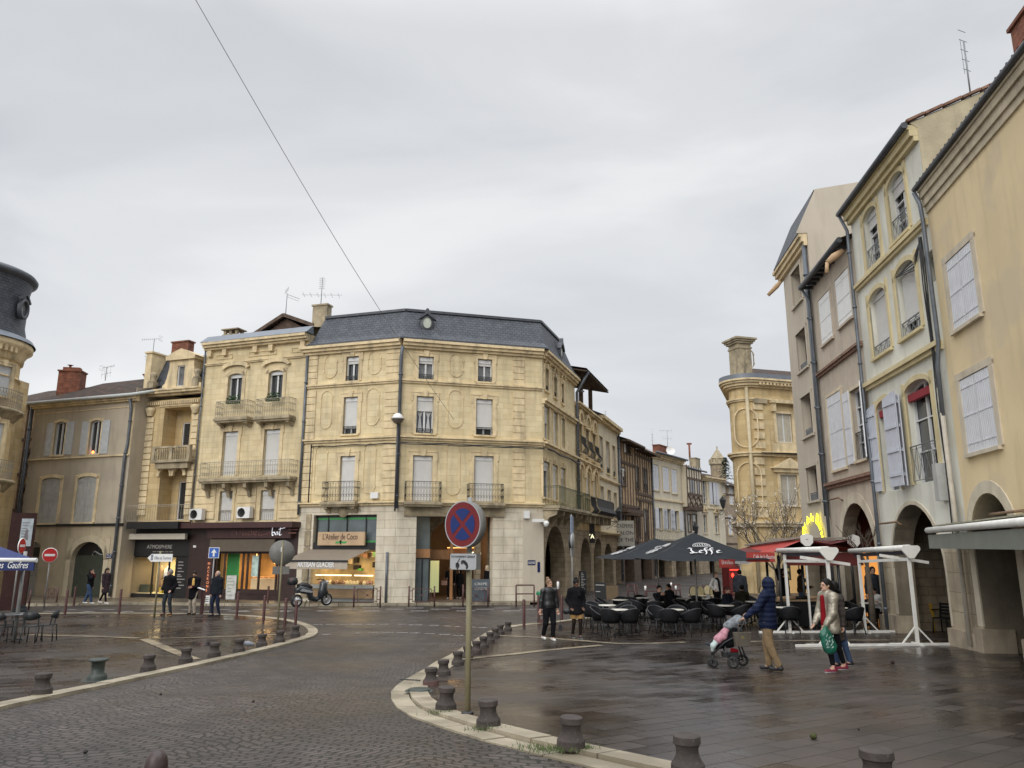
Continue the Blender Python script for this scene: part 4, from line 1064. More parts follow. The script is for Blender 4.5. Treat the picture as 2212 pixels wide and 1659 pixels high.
# air conditioners
def aircon(fr,px,py,y=-.45,s_=1.0):
    u,z=fr.uz(px,py,y);g=MB();g.box(u-.42*s_,u+.42*s_,y,y+.3,z-.3,z+.3);o=fr.b(g,'air_conditioner',WHITE,label='white air-conditioning unit under a low window')
    g=MB();g.lathe([(0,0),(.22,0),(.24,.012)],20);
    for k in range(8):g.bar((0,0,.02),(.23*math.cos(k*PI/4),.23*math.sin(k*PI/4),.02),.012)
    g.xf(Matrix.Translation((u-.12,y-.004,z))@Matrix.Rotation(PI/2,4,'X'));fr.b(g,'fan_grille',BLACK,o);return o
aircon(fb,422,1111);aircon(fb,525,1107)
# canopy and shop front
MARO=mat('maroon_fascia',(.05,.018,.017),.5,.15,3)
zca,zcb=fb.Z(520,1129),fb.Z(520,1141)
g=MB();g.box(fb.U(385,1135,-.8),wB+.1,-.8,.02,zcb,zca);fb.b(g,'canopy',MARO)
g=MB();zsa,zsb=zcb-.002,fb.Z(520,1163);g.box(fb.U(448,1150,-.35),wB-.25,-.38,.02,zsb,zsa);sg=fb.b(g,'shop_sign',MARO,label='maroon fascia with flowing handwritten lettering')
RL=mat('red_letter',(.24,.10,.085),.5,.1,3)
us=fb.U(500,1150,-.4);zs0=zsb+.12
M=Matrix.Translation((us,-.4,zs0))
# M i c h e l   L a
nib([[(0,.15),(.35,.62),(.75,.75),(.5,.45),(.6,.1)],[(.6,.1),(.95,.65),(.9,.1)],[(.9,.1),(1.25,.65),(1.2,.15),(1.4,.1)],[(1.5,.35),(1.55,.1),(1.65,.15)],[(1.95,.35),(1.75,.3),(1.78,.08),(2.0,.15)],[(2.1,.75),(2.1,.05)],[(2.1,.3),(2.3,.35),(2.3,.08)],[(2.45,.2),(2.65,.32),(2.5,.4),(2.45,.1),(2.7,.12)],[(2.95,.75),(2.85,.1),(3.0,.1)],[(3.5,.8),(3.25,.4),(3.05,.05),(3.4,.12),(3.75,.2)],[(3.95,.35),(3.7,.25),(3.75,.08),(3.95,.3),(4.0,.08)]],.62,sg,M,RL,'handwritten_name',.07,rad(50))
nib([[(0,.8),(0,.1),(.2,.1),(.22,.3),(.02,.28)],[(.55,.35),(.35,.25),(.4,.08),(.55,.3),(.6,.08)],[(.85,.85),(.75,.1),(.95,.12)],[(.65,.55),(1.3,.68)]],.62,sg,Matrix.Translation((us+2.62,-.41,zs0)),LAMP('white_letter_lit',(.9,.92,1),.5),'handwritten_name',.09,rad(50))
g=MB();[g.box(us+3.6,us+3.6+w_,-.395,-.38,zs0+.12+k*.17,zs0+.17+k*.17)for k,w_ in enumerate((.5,.55,.4))];fb.b(g,'small_lettering',RL,sg)
g=MB();g.box(us,us+3.4,-.37,-.33,zsa-.05,zsa-.02);fb.b(g,'light_strip',LAMP('amber_strip',(1,.55,.15),1.4),sg)
TAU=mat('taupe_blind',(.12,.095,.072),.85,.08,3)
g=MB();r=fb.R(461,600,1165,1191);g.box(r[0],r[1],-.3,.0,r[2],r[3]);fb.b(g,'awning',TAU,label='rolled taupe blind over the macaroon shop window')
a,b,c,d=shopB
g=MB();g.box(a,b,3.5,3.55,c,d);g.quad((a,.5,c),(a,3.5,c),(a,3.5,d),(a,.5,d));g.quad((b,.5,c),(b,.5,d),(b,3.5,d),(b,3.5,c));g.box(a,b,.5,3.5,d-.05,d);g.box(a,b,.3,3.5,.08,.12)
WARMI=mat('warm_interior',(.42,.27,.13),.8,.4,1.1,emit=(1,.6,.2),estr=.06)
si=fb.b(g,'shop_interior',WARMI)
g=MB();g.box(a+.2,a+1.0,.8,.85,.2,d-.1);fb.b(g,'green_panel',GREENF,si)
g=MB();g.box(a+1.4,b-.3,1.4,2.1,.15,1.15);rnd=random.Random(8)
fb.b(g,'counter',mat('cream_counter',(.55,.45,.3),.5,emit=(1,.7,.35),estr=.12),si)
g=MB()
for k in range(24):u=a+1.45+(b-a-1.8)*k/24;g.lathe([(0,0),(.05,0),(.055,.07),(0,.1)],7,(u,1.5,1.16))
fb.b(g,'macaroons',mat('macaroon',(.6,.35,.2),.6,.5,6),si)
BULB=LAMP('lamp_shade_lit',(1,.62,.2),5)
for u in(a+1.45,b-1.3,b-.35):
    g=MB();g.lathe([(.03,.2),(.05,.16),(.2,.0)],12,(u,1.7,1.95));g.tube([(u,1.7,2.15),(u,1.7,d)],.012,5);fb.b(g,'pendant_lamp',BULB,si)
g=MB();g.box(b-1.9,b-1.45,.25,.27,1.3,2.4);fb.b(g,'poster',mat('pale_poster',(.35,.45,.4),.6,.4,6,emit=(.6,.8,.7),estr=.15),si)
g=MB();ft=.09
for u in(a,a+.55,a+1.75,a+2.05,a+2.8,a+3.9,b-ft):g.box(u,u+ft,.1,.2,c,d)
g.box(a,b,.09,.21,c,c+.55);g.box(a,b,.1,.2,d-.1,d);g.box(a+.1,b-.1,.06,.08,c+.3,c+.34,0);fb.b(g,'shop_window',BROWNM,label='dark brown framed shop window lit from inside')
sp=bpy.data.lights.new('shop_lamp','AREA');sp.energy=75;sp.color=(1,.68,.32);sp.size=1.5
so_=bpy.data.objects.new('shop_lamp',sp);COL.objects.link(so_);so_.parent=BB;so_.location=fb.P((a+b)/2,1.9,d-.2)-BB.location
text(fb,'PATISSIER',.14,BB,Matrix.Translation(fb.loc)@Matrix.Rotation(fb.rz,4,'Z')@Matrix.Translation((fb.U(604,1220),-.02,1.75)),mat('grey_letter',(.3,.28,.27),.6),.003)
g=MB();r=fb.R(444,458,1190,1290);g.box(r[0],r[1],-.06,0,.15,r[3]);mp_=fb.b(g,'vertical_sign',MARO,label='maroon panel spelling macaroons downwards')
for i,ch in enumerate('MACARONS'):text(fb,ch,.2,mp_,Matrix.Translation(((r[0]+r[1])/2-.06,-.065,r[3]-.75-i*.2)),LAMP('orange_letter',(1,.35,.15),.3),.004)
pipe(fb,[(.02,zct-.3),(.02,zcan)],.045)
# ------------------------------------------------------------------ A, the narrow ornate house
AB=empty('narrow_house',(BL[0],BL[1],zB),0,'narrow ornate stone house with a carved dormer between the grey house and the macaroon shop','building')
fa=Fr(AB,AL,dB,zB);wA=tA
za1=fa.Z(385,842);za0=fa.Z(385,862);zcanA=fa.Z(350,1126)
lg1=fa.R(352,411,882,968);lg2=(fa.U(343,1060),fa.U(402,1060),fa.Z(370,1124),fa.Z(370,1009))
lg1=(lg1[0],lg1[1],fa.Z(370,966),fa.Z(380,880))
shopA=(fa.U(281,1240),fa.U(404,1240),.1,fa.Z(340,1201))
g=MB();wall(g,0,wA,zcanA-.2,za0,[lg1,lg2],1.0);shell(g,0,wA,zcanA-.2,za0,9);fa.b(g,'wall',STONE2)
for q,(xl,xr)in((lg1,((371,393),(401,415))),(lg2,((355,380),(389,402)))):
    g=MB();ops=[]
    for i,(x0,x1)in enumerate(xl_:=(xl,xr)):
        ww=q[1]-q[0];ops.append((q[0]+ww*(.26+.40*i),q[0]+ww*(.54+.36*i),q[2]+.05,q[3]-.75))
    wall(g,q[0],q[1],q[2],q[3],ops,.15,y=1.0);lo_w=fa.b(g,'loggia_wall',STONE2)
    for o in ops:window(fa,o,y=1.1,mull=0)
g=MB();cornice(g,-.05,wA+.02,za1+.02,[(.1,.5),(.14,.42),(.12,.2)]);
for k in range(26):g.box(.1+(wA-.2)*k/26,.1+(wA-.2)*(k+.55)/26,-.17,0,za0-.3,za0-.12)
g.box(fa.U(346,880),fa.U(415,880),-.06,0,fa.Z(380,877),fa.Z(380,865));fa.b(g,'moulding',TRIM)
for sd_,(a,b)in enumerate(((.1,.75),(wA-.62,wA-.1))):
    q=MB();quoins(q,a+.05,b-.05,zcanA+.3,lg1[3]-.5,.36,.05,.07)
    q.lathe([(.16,0),(.2,.12),(.27,.3),(.3,.42),(.22,.5)],10,((a+b)/2,-.1,lg1[3]-.45));fa.b(q,'pilaster',TRIM)
bz=fa.Z(368,995);r0,r1=fa.U(328,980,-.5),fa.U(410,980,-.5);rz1=fa.Z(368,966)
g=MB();g.box(r0,r1,-.55,.1,bz-.16,bz);g.box(r0,r1,-.5,-.35,rz1-.12,rz1)
n=16
for k in range(n+1):g.lathe([(.03,0),(.055,.12),(.03,.3),(.05,.42),(.03,rz1-.12-bz)],6,(r0+.08+(r1-r0-.16)*k/n,-.42,bz))
for u in(r0+.1,(r0+r1)/2,r1-.1):g.box(u-.1,u+.1,-.52,-.33,bz,rz1)
g.box(r0+.2,r1-.2,-.4,.05,bz-.5,bz-.161);fa.b(g,'balcony',TRIMD,label='stone balustrade of the upper loggia')
g=MB()
for c0,c1 in((q0:=fa.U(344,1020),fa.U(372,1020)),(fa.U(373,1020),fa.U(401,1020))):
    P=arcpts(c0,c1,fa.Z(370,1028),.55,10)
    for a,b in zip(P[:-1],P[1:]):g.bar((a[0],-.04,a[1]),(b[0],-.04,b[1]),.2,.16,up=(0,1,0))
fa.b(g,'twin_arch',TRIM)
# attic: slate slope, carved dormer and urns
zat=fa.Z(385,776,.5)
g=MB();g.add([(0,-.1,za1),(wA,-.1,za1),(wA,.9,zat+.2),(0,.9,zat+.2),(wA,6,zat+1.2),(0,6,zat+1.2)],[(0,1,2,3),(3,2,4,5)]);rfA=fa.b(g,'roof',SLATE)
r=fa.R(366,419,778,836,-.2);ow=fa.R(383.6,399,790,834,-.2)
g=MB();wall(g,r[0],r[1],za1,r[3],[(ow[0],ow[1],za1+.15,ow[3])],.2,y=-.25);g.box(r[0],r[0]+.01,-.25,.8,za1,r[3]);g.box(r[1]-.01,r[1],-.25,.8,za1,r[3])
g.box(r[0]-.15,r[1]+.15,-.42,.6,r[3],r[3]+.18);m_=(r[0]+r[1])/2;g.prism([(r[0]-.25,r[3]+.182),(r[1]+.25,r[3]+.182),(m_+.5,r[3]+.5),(m_,r[3]+.66),(m_-.5,r[3]+.5)],-.42,.5)
g.prism([(r[0]-.4,za1),(r[0]-.002,za1),(r[0]-.002,za1+1.3),(r[0]-.12,za1+.7),(r[0]-.25,za1+.35),(r[0]-.4,za1+.25)],-.25,-.05);g.prism([(r[1]+.6,za1),(r[1]+.002,za1),(r[1]+.002,za1+1.3),(r[1]+.12,za1+.7),(r[1]+.35,za1+.35),(r[1]+.6,za1+.25)],-.25,-.05)
dm=fa.b(g,'dormer',TRIM,rfA)
window(fa,(ow[0],ow[1],za1+.15,ow[3]),y=-.12,mull=0,name='dormer_window',glass=GLASSC)
for px in(332,427):
    u=fa.U(px,825,-.1);g=MB();g.box(u-.22,u+.22,-.35,.05,za1,za1+.55);g.lathe([(.22,0),(.24,.08),(.1,.14),(.2,.34),(.22,.5),(.12,.56),(0,.6)],12,(u,-.15,za1+.55));fa.b(g,'stone_urn',TRIMD)
g=MB();g.box(-.12,.32,-.3,1.2,za1,zat+.3);g.box(-.2,.4,-.38,1.3,zat+.3,zat+.4);fa.b(g,'side_pier',TRIM)
p=fa.P(fa.U(390,750,2),2.2,zat+.8);chimney(AB,p,1.3,.5,p.z,.75,BRICK,rz=fa.rz)
# railing terrace and clothes shop
g=MB();scrolls(g,fa.U(275,1105,-.9),fa.U(412,1105,-.9),fa.Z(340,1124,-.9),fa.Z(340,1091,-.9),-.9,kind='bars',dens=.16);fa.b(g,'terrace_railing',LACE)
g=MB();g.box(fa.U(273,1135,-1.0),fa.U(384,1135,-1.0),-1.0,.02,fa.Z(330,1142,-1),fa.Z(330,1127,-1));fa.b(g,'canopy',BLACK)
g=MB();wall(g,fa.U(262,1240),wA,-.4,zcanA-.2,[shopA],.4);fa.b(g,'ground_floor',BLACK)
g=MB();g.box(fa.U(262,1240),fa.U(281,1240),-.75,-.02,-.3,fa.Z(270,1144));fa.b(g,'white_pier',RENDER_W)
g=MB();r=fa.R(282,405,1153,1165,-.3);g.box(r[0],r[1],-.5,-.3,r[2],r[3]);fa.b(g,'awning',mat('cream_awning_case',(.5,.46,.38),.6,.05,3),label='closed cream awning over the clothes shop sign')
text(fa,'ATMOSPHERE',.3,AB,Matrix.Translation(fa.loc)@Matrix.Rotation(fa.rz,4,'Z')@Matrix.Translation((fa.U(318,1184),-.02,fa.Z(345,1185))),mat('silver_letter',(.45,.44,.42),.4),.01,width=fa.U(372,1180)-fa.U(318,1180),name='shop_name')
g=MB();[g.box(fa.U(330+i*9,1192),fa.U(337+i*9,1192),-.015,0,fa.Z(345,1192.6),fa.Z(345,1191.2))for i in range(5)];fa.b(g,'small_lettering',mat('grey_letter',(.3,.28,.27),.6))
a,b,c,d=shopA;b2=fa.U(375,1240)
g=MB();wl=mat('window_display',(.6,.5,.3),.8,.25,.9,emit=(1,.75,.35),estr=.16)
g.box(a,b,1.8,1.85,c,d);g.quad((a,.4,c),(a,1.8,c),(a,1.8,d),(a,.4,d));g.box(a,b,.4,1.8,d-.04,d);g.box(a,b,.3,1.8,.08,.3);si=fa.b(g,'shop_interior',wl)
g=MB()
for u in(a,a+1.45,b2-.5,b2,b-.08):g.box(u,u+.08,.08,.16,c,d)
g.box(a,b,.08,.16,c,c+.2);g.box(a,b,.08,.16,d-.08,d);g.box(b2+.08,b-.08,.1,.14,c+.2,d-.08);fa.b(g,'shop_window',BLACK,label='black framed clothes shop window with lit display')
g=MB();[g.box(b2+.18,b2+.18+.55*(.6+.4*math.sin(k*3)),.085,.1,d-.35-k*.17,d-.30-k*.17)for k in range(5)];[g.box(b2+.18,b2+.5+.2*(k%2),.085,.1,.6+k*.16,.65+k*.16)for k in range(5)];fa.b(g,'small_lettering',mat('grey_letter',(.3,.28,.27),.6))
def mannequin(fr,par,u,y,top,bot,h=1.7):
    g=MB();s_=h/1.7;g.lathe([(.1,0),(.13,.1),(.17,.35),(.13,.5),(.16,.72),(.06,.78),(.045,.86),(0,.87)],12,(u,y,.95*s_),0,sy=.7);g.tube([(u-.18,y,1.62),(u-.24,y,1.35),(u-.2,y-.05,1.1)],.045,6,0);g.tube([(u+.18,y,1.62),(u+.24,y,1.35),(u+.2,y-.05,1.1)],.045,6,0)
    g.tube([(u-.08,y,1.0),(u-.09,y,.6),(u-.09,y,.3)],[.09,.07,.05],8,1);g.tube([(u+.08,y,1.0),(u+.1,y,.6),(u+.1,y,.3)],[.09,.07,.05],8,1)
    return fr.b(g,'mannequin',[top,bot],par)
mannequin(fa,si,a+1.95,.8,WHITE,BLACK);mannequin(fa,si,a+1.1,1.2,mat('beige_coat',(.25,.17,.1),.8),mat('beige_coat2',(.2,.13,.08),.8))
g=MB();g.box(a+.2,a+.8,.6,1.0,.3,.75);g.box(a+1.6,a+1.8,.6,.8,.3,.6,1);fa.b(g,'display_goods',[mat('dark_bag',(.06,.07,.05),.5),mat('yellow_item',(.6,.5,.05),.5)],si)
sp=bpy.data.lights.new('shop_lamp','AREA');sp.energy=40;sp.color=(1,.8,.45);sp.size=1.0
so_=bpy.data.objects.new('shop_lamp',sp);COL.objects.link(so_);so_.parent=AB;so_.location=fa.P((a+b2)/2,.9,d-.2)-AB.location
g=MB();r=fb.R(418,424,1178,1183);g.box(r[0],r[1],-.03,0,r[2],r[3]);fb.b(g,'house_number',WHITE)
# ------------------------------------------------------------------ Z, the grey rendered house
dZ=(.938,-.347);nZ=(.347,.938)
ZR=(AL[0]-nZ[0]*1.0-.02,AL[1]-nZ[1]*1.0)
sZ=march(ZR,(-.938,.347),292,870);ZR=along(ZR,(-.938,.347),sZ)
tZ=march(ZR,(-.938,.347),75,900);ZL=along(ZR,(-.938,.347),tZ)
zZ=gz(43)
ZB=empty('grey_house',(ZR[0],ZR[1],zZ),0,'plain grey rendered house with tiled roof and an arched doorway closed by a dark shutter','building')
fz=Fr(ZB,ZL,dZ,zZ);wZ=tZ
ze=fz.Z(185,868);zm=fz.Z(185,986);zl=fz.Z(185,1132)
OZ=[fz.R(117,140,911,983),fz.R(193,217,908,981),fz.R(86,127,1032,1130),fz.R(164,205,1029,1128)]
dz_=(fz.U(149,1240),fz.U(221,1240),-.05,fz.Z(185,1170));dz_=dz_+((dz_[1]-dz_[0])/2*.8,)
dl_=(fz.U(47,1240)+.0,fz.U(80,1240),-.05,fz.Z(64,1171),.25)
g=MB();wall(g,0,wZ,zl,ze,[tuple(OZ[0])+(.16,),tuple(OZ[1])+(.16,),tuple(OZ[2])+(.16,),tuple(OZ[3])+(.16,)],.22);shell(g,0,wZ,zl,ze,8,top=False);fz.b(g,'wall',RENDER_G)
g=MB();wall(g,fz.U(36,1240),wZ,-.4,zl,[dz_,dl_],.35);shell(g,fz.U(36,1240),wZ,-.4,zl,8,top=False);fz.b(g,'ground_floor',mat('ochre_ground_render',(.43,.36,.25),.95,.15,1,.004,50,stain=.6,streak=(.18,.15,.1)))
g=MB();g.box(wZ,wZ+.03,.0,3.5,-.4,ze+.6);g.prism([(wZ+.03,-.3),(wZ+sZ+.02,-.3),(wZ+sZ+.02,ze+.7),(wZ+.03,ze+.3)],.98,3);fz.b(g,'side_wall',RENDER_G,label='mossy set-back strip of wall beside the narrow house')
g=MB();cornice(g,-.1,wZ+.25,ze+.14,[(.14,.42),(.12,.34),(.1,.2)]);g.box(0,wZ,-.04,0,ze-.55,ze-.5);g.box(0,wZ,-.1,0,zm-.08,zm);g.box(wZ-.3,wZ,-.04,0,zm,ze-.3);fz.b(g,'moulding',TRIM)
g=MB();g.box(-.1,wZ+.1,-.1,0,zl-.12,zl+.02);mb_=fz.b(g,'cable_band',BLACK)
for i,r in enumerate(OZ[:2]):
    w=window(fz,r,y=.18,rise=.16,surr=.14,key=False,ears=False,label=('upper window with open white shutters','upper window with open shutters and an orange light')[i])
    leaf(fz,w,r[0]-(r[1]-r[0])*.72,r[0]-.1,r[2],r[3]-.05,-.05,PLANKG if i<0 else mat('pale_shutter',(.5,.52,.53),.7,.1,4,stain=.3,streak=(.3,.3,.3)),hinge_at='r');leaf(fz,w,r[1]+.1,r[1]+(r[1]-r[0])*.78,r[2],r[3]-.05,-.05,mat('pale_shutter',(.5,.52,.53)),hinge_at='l')
g=MB();r=OZ[1];g.lathe([(0,0),(.08,.05),(.06,.16),(0,.2)],8,(r[0]+.25,.15,r[2]+.05));fz.b(g,'orange_lamp',LAMP('orange_lamp',(1,.3,.08),3))
for r in OZ[2:]:shut2(fz,r,PLANKG,.02,surr=.2,rise=.16)
a,b,c,d,rs=dz_
g=MB();surround(g,(a,b,.1,d),.35,.03,key=False,sill=False,ears=False,rise=rs);fz.b(g,'arch_surround',mat('pale_ochre_stone',(.5,.43,.30),.9,.1,2,stain=.4,streak=(.3,.25,.18)))
g=MB();g.box(a,b,.3,.34,c,d-rs+.25);sh=fz.b(g,'roller_shutter',mat('dark_green_shutter',(.05,.06,.045),.5,.15,3,wave=('Z',5,.01)))
g=MB();g.box(a,b,.33,.37,d-rs+.2,d+.05);fl=fz.b(g,'fanlight',BLACK)
nib([[(.35,.5),(.2,.8),(.45,1.0),(.55,.75),(.4,.35),(.15,.0),(-.05,.08),(.1,.25),(.5,.1),(.9,.12),(1.0,.4)]],1.05,fl,Matrix.Translation(((a+b)/2+.05,.32,d-rs+.2)),mat('grey_metal_letter',(.3,.31,.3),.5),'letter_emblem',.06,rad(60))
a,b,c,d,_r=dl_
g=MB();g.box(a,b,.3,.34,c,d);dd=fz.b(g,'door',mat('pale_door',(.40,.40,.38),.6,.1,3));g=MB();g.box(a+.35,b-.1,.27,.31,d-.85,d-.3);fz.b(g,'door_pane',GLASS,dd);g=MB();[g.box(a+.3,b-.15,.285,.3,1.2+k*.16,1.24+k*.16)for k in range(8)];fz.b(g,'door_poster',mat('grey_letter',(.3,.28,.27)),dd)
plate(fz,fz.R(231,243,1196,1206),['RUE','NEUVE'],label='dark blue street plate beside the arched doorway')
pipe(fz,[(wZ-.1,ze-.1,-.3),(wZ-.12,ze-.8),(wZ-.12,zm+.6,-.12),(wZ-.25,zm-.2),(wZ-.25,.2)],.08)
pipe(fz,[(-.15,ze),(-.15,zl-1)],.1)
MOSS=mat('mossy_stain',(.13,.12,.05),.95,.5,3)
# roof
zr=fz.Z(250,828,4.2)
g=MB();g.add([(-.3,-.45,ze+.12),(wZ+.2,-.45,ze+.12),(wZ+1.7,3.6,zr),(1.2,3.6,zr-.1),(1.2,9,zr-1.5),(wZ+1.6,9,zr-1.5),(-.3,8,ze)],[(0,1,2,3),(3,2,5,4),(0,3,4,6)]);rz_=fz.b(g,'roof',TILE)
g=MB();g.tube([(-.35,-.5,ze+.08),(wZ+.2,-.5,ze+.08),(wZ+1.3,1.8,ze+.85)],.1,8);fz.b(g,'gutter',mat('pale_gutter',(.42,.44,.42),.5,.1,3),rz_)
p=fz.P(fz.U(152,850,2),2.0,fz.Z(152,856,2));chimney(ZB,p,1.35,.9,p.z,1.55,BRICK,rz=fz.rz+.5);g=MB();g.box(-.5,.5,-.35,.1,1.62,1.85);g.tube([(-.2,0,1.6),(-.2,0,2.05)],.08,8);g.lathe([(.2,2.05),(0,2.1)],8,(-.2,0,0));g.build('chimney_top',BRICK,ZB,Vector((p.x,p.y,p.z))-ZB.location,.2)
p=fz.P(fz.U(226,832,3),3.0,zr-.1);antenna(ZB,p,.9,'yagi',2.6);p=fz.P(fz.U(312,830,3),3.4,zr);antenna(ZB,p,2.5,'yagi',-.2)
p=fz.P(fz.U(311,838,3),3.2,zr-.1);chimney(ZB,p,.35,.35,p.z,.1,BRICK,pots=1)
# ------------------------------------------------------------------ half-timbered house in the gap
HL=along(ZL,(-.938,.347),5.5)
HB=empty('timbered_house',(HL[0],HL[1],zZ),0,'old half-timbered house squeezed between the round turret and the grey house','building')
fh=Fr(HB,along(HL,nZ,.8),dZ,zZ);zh=fh.Z(70,872)
g=MB();wall(g,0,5.6,-.4,zh,[],.2);shell(g,0,5.6,-.4,zh,8);fh.b(g,'wall',INFILL)
g=MB()
for z in(3.4,5.0,7.2,9.4):g.box(0,5.55,-.06,.02,z,z+.2)
for k in range(14):
    u=.2+k*.4;g.box(u,u+.11,-.045,.02,3.6,zh-.1)
    if k%3==0:
        for z in(3.6,5.2,7.4):g.bar((u+.1,-.05,z),(u+.75,-.05,z+1.5),.1,.1,up=(0,1,0));g.bar((u+.75,-.055,z),(u+.1,-.055,z+1.5),.1,.1,up=(0,1,0))
fh.b(g,'timber_frame',TIMBER)
g=MB();g.add([(-.5,-.5,zh),(6,-.5,zh),(6.5,4.5,zh+2.0),(-.5,4.5,zh+2.0),(6.5,9,zh),(-.5,9,zh)],[(0,1,2,3),(3,2,4,5)]);fh.b(g,'roof',TILE)
# ------------------------------------------------------------------ round turret at the left edge
dT=41.0;er=ratio(44,800)*dT;R_T=2.6;_ph=math.atan(-er/dT);tc_=(er-R_T*math.cos(_ph),dT-R_T*math.sin(_ph));zT=gz(41)
TB=empty('turret_house',(tc_[0],tc_[1],zT),0,'round yellow stone turret with a flared slate roof at the left edge','building')
def zp(py):return at(44,py,dT).z-zT
zc0,zc1,zs1=zp(757),zp(742),zp(622)
g=MB();g.lathe([(R_T,-.4),(R_T,zp(800)),(R_T,zp(790))],48);g.lathe([(R_T,zp(790)),(R_T+.02,zc0-.9)],48);g.box(-14,-.2,-R_T+.3,6,-.4,zc0-.9);g.build('wall',STONE2,TB)
g=MB();g.lathe([(R_T,zc0-.95),(R_T+.12,zc0-.9),(R_T+.15,zc0-.6),(R_T+.3,zc0-.35),(R_T+.5,zc0-.2),(R_T+.5,zc0-.05),(R_T+.48,zc0+.1),(R_T+.1,zc0+.12)],48);g.lathe([(R_T,zc0-1.9),(R_T+.1,zc0-1.88),(R_T+.1,zc0-1.78),(R_T,zc0-1.76)],48)
for k in range(30):
    a=-PI+PI*k/30;st=len(g.v);g.box(-.08,.08,-.3,0,-.3,0);g.xf(Matrix.Translation((0,0,zc0-.28))@Matrix.Rotation(a+PI/2,4,'Z')@Matrix.Translation((0,-R_T-.1,0)),st)
g.build('cornice',TRIM,TB)
ZR_=MB();ZR_.lathe([(R_T+.6,zc0+.1),(R_T+.45,zc0+.35),(R_T+.1,zc0+.5)],48);ZR_.build('gutter_roll',ZINC,TB)
g=MB();g.lathe([(R_T+.12,zc0+.45),(R_T-.05,zc0+1.2),(R_T-.02,zs1-.5),(R_T+.08,zs1-.05)],64);
tr_=g.build('roof',SLATE,TB)
g=MB();g.lathe([(R_T+.06,zs1-.1),(R_T+.28,zs1+.05),(R_T+.32,zs1+.2),(R_T+.2,zs1+.36),(R_T-.1,zs1+.5),(0,zs1+1.4)],48);g.build('roof_cap',LEAD,tr_)
def on_t(a,r,z):return Matrix.Translation((math.cos(a)*r,math.sin(a)*r,z))@Matrix.Rotation(a+PI/2,4,'Z')
g=MB();aa=rad(2);n=18
g.lathe([(.46,0),(.46,.22),(.34,.22),(.34,.05)],20,sx=.85,sy=1.25);g.xf(Matrix.Rotation(PI/2,4,'X'));g.bar((-.55,-.1,.45),(0,-.2,.85),.12);g.bar((.55,-.1,.45),(0,-.2,.85),.12);g.xf(on_t(aa,R_T+.05,zp(684)))
dd=g.build('dormer_window',LEAD,tr_);g=MB();g.lathe([(0,.06),(.35,.06)],20,sx=.85,sy=1.25);g.xf(Matrix.Rotation(PI/2,4,'X'));g.xf(on_t(aa,R_T+.05,zp(684)));g.build('dormer_pane',GLASSC,TB)
for(py0,py1,a_)in((808,870,-13),(925,1035,-13),(1060,1150,-13)):
    g=MB();z0,z1=zp(py1),zp(py0);g.box(-.5,.5,-.04,.12,z0,z1);g.xf(on_t(rad(a_),R_T,0));w=g.build('window',mat('pale_shutter',(.5,.52,.53)),TB)
    g=MB();surround(g,(-.5,.5,z0,z1),.2,.14,key=True);g.xf(on_t(rad(a_),R_T,0));g.build('surround',TRIM,w)
for py,nm in((898,0),(1045,1)):
    z=zp(py);g=MB();g.lathe([(R_T,z-.5),(R_T+.15,z-.3),(R_T+.35,z-.05),(R_T+.45,z),(R_T+.45,z+.14),(R_T,z+.14)],48);bl=g.build('balcony',TRIMD,TB)
    g=MB();
    for k in range(60):
        a=-PI+PI*1.1*k/60;p=(math.cos(a)*(R_T+.4),math.sin(a)*(R_T+.4));b_=-PI+PI*1.1*(k+1)/60;p2=(math.cos(b_)*(R_T+.4),math.sin(b_)*(R_T+.4))
        g.bar((*p,z+.14),(*p,z+1.1),.016);g.bar((*p,z+1.1),(*p2,z+1.1),.04);g.bar((*p,z+.2),(*p2,z+.2),.025);g.bar((*p,z+.2),(*p2,z+.6),.014);g.bar((*p2,z+.2),(*p,z+.6),.014);g.bar((*p,z+.62),(*p2,z+1.02),.014);g.bar((*p,z+1.02),(*p2,z+.62),.014)
    g.build('railing',LACE,bl)
# ================================================================== THE STREET ROW RUNNING AWAY ON THE RIGHT OF THE CORNER BUILDING
def hood(fr,r,kind,w=.12,y=0):
    g=MB();c=(r[0]+r[1])/2;hw=(r[1]-r[0])/2+.18;z=r[3]
    if kind=='arch':
        P=arcpts(c-hw,c+hw,z+.15,hw*1.15,10)
        for a,b in zip(P[:-1],P[1:]):g.bar((a[0],y-.1,a[1]),(b[0],y-.1,b[1]),.24,w*1.3,up=(0,1,0))
        g.box(c-hw,c+hw,y-.16,y,z+.03,z+.16)
        for k in range(5):a=PI*(k+.5)/5;g.bar((c,y-.04,z+.2),(c+hw*.8*math.cos(a),y-.04,z+.2+hw*.9*math.sin(a)),.06)
    elif kind=='ogee':
        for s_ in(-1,1):
            P=[(c+s_*(hw+.1),z-.5),(c+s_*hw,z-.1),(c+s_*hw*.75,z+.2),(c+s_*hw*.25,z+.35),(c,z+.75)]
            for a,b in zip(P[:-1],P[1:]):g.bar((a[0],y-.09,a[1]),(b[0],y-.09,b[1]),.2,w,up=(0,1,0))
        g.box(c-.06,c+.06,y-.16,y,z+.7,z+.95)
    elif kind=='ped':
        g.bar((c-hw-.1,y-.1,z+.35),(c,y-.1,z+.85),.2,w,up=(0,1,0));g.bar((c+hw+.1,y-.1,z+.35),(c,y-.1,z+.85),.2,w,up=(0,1,0));g.box(c-hw-.1,c+hw+.1,y-.2,y,z+.27,z+.38)
    return fr.b(g,'window_hood',TRIM)
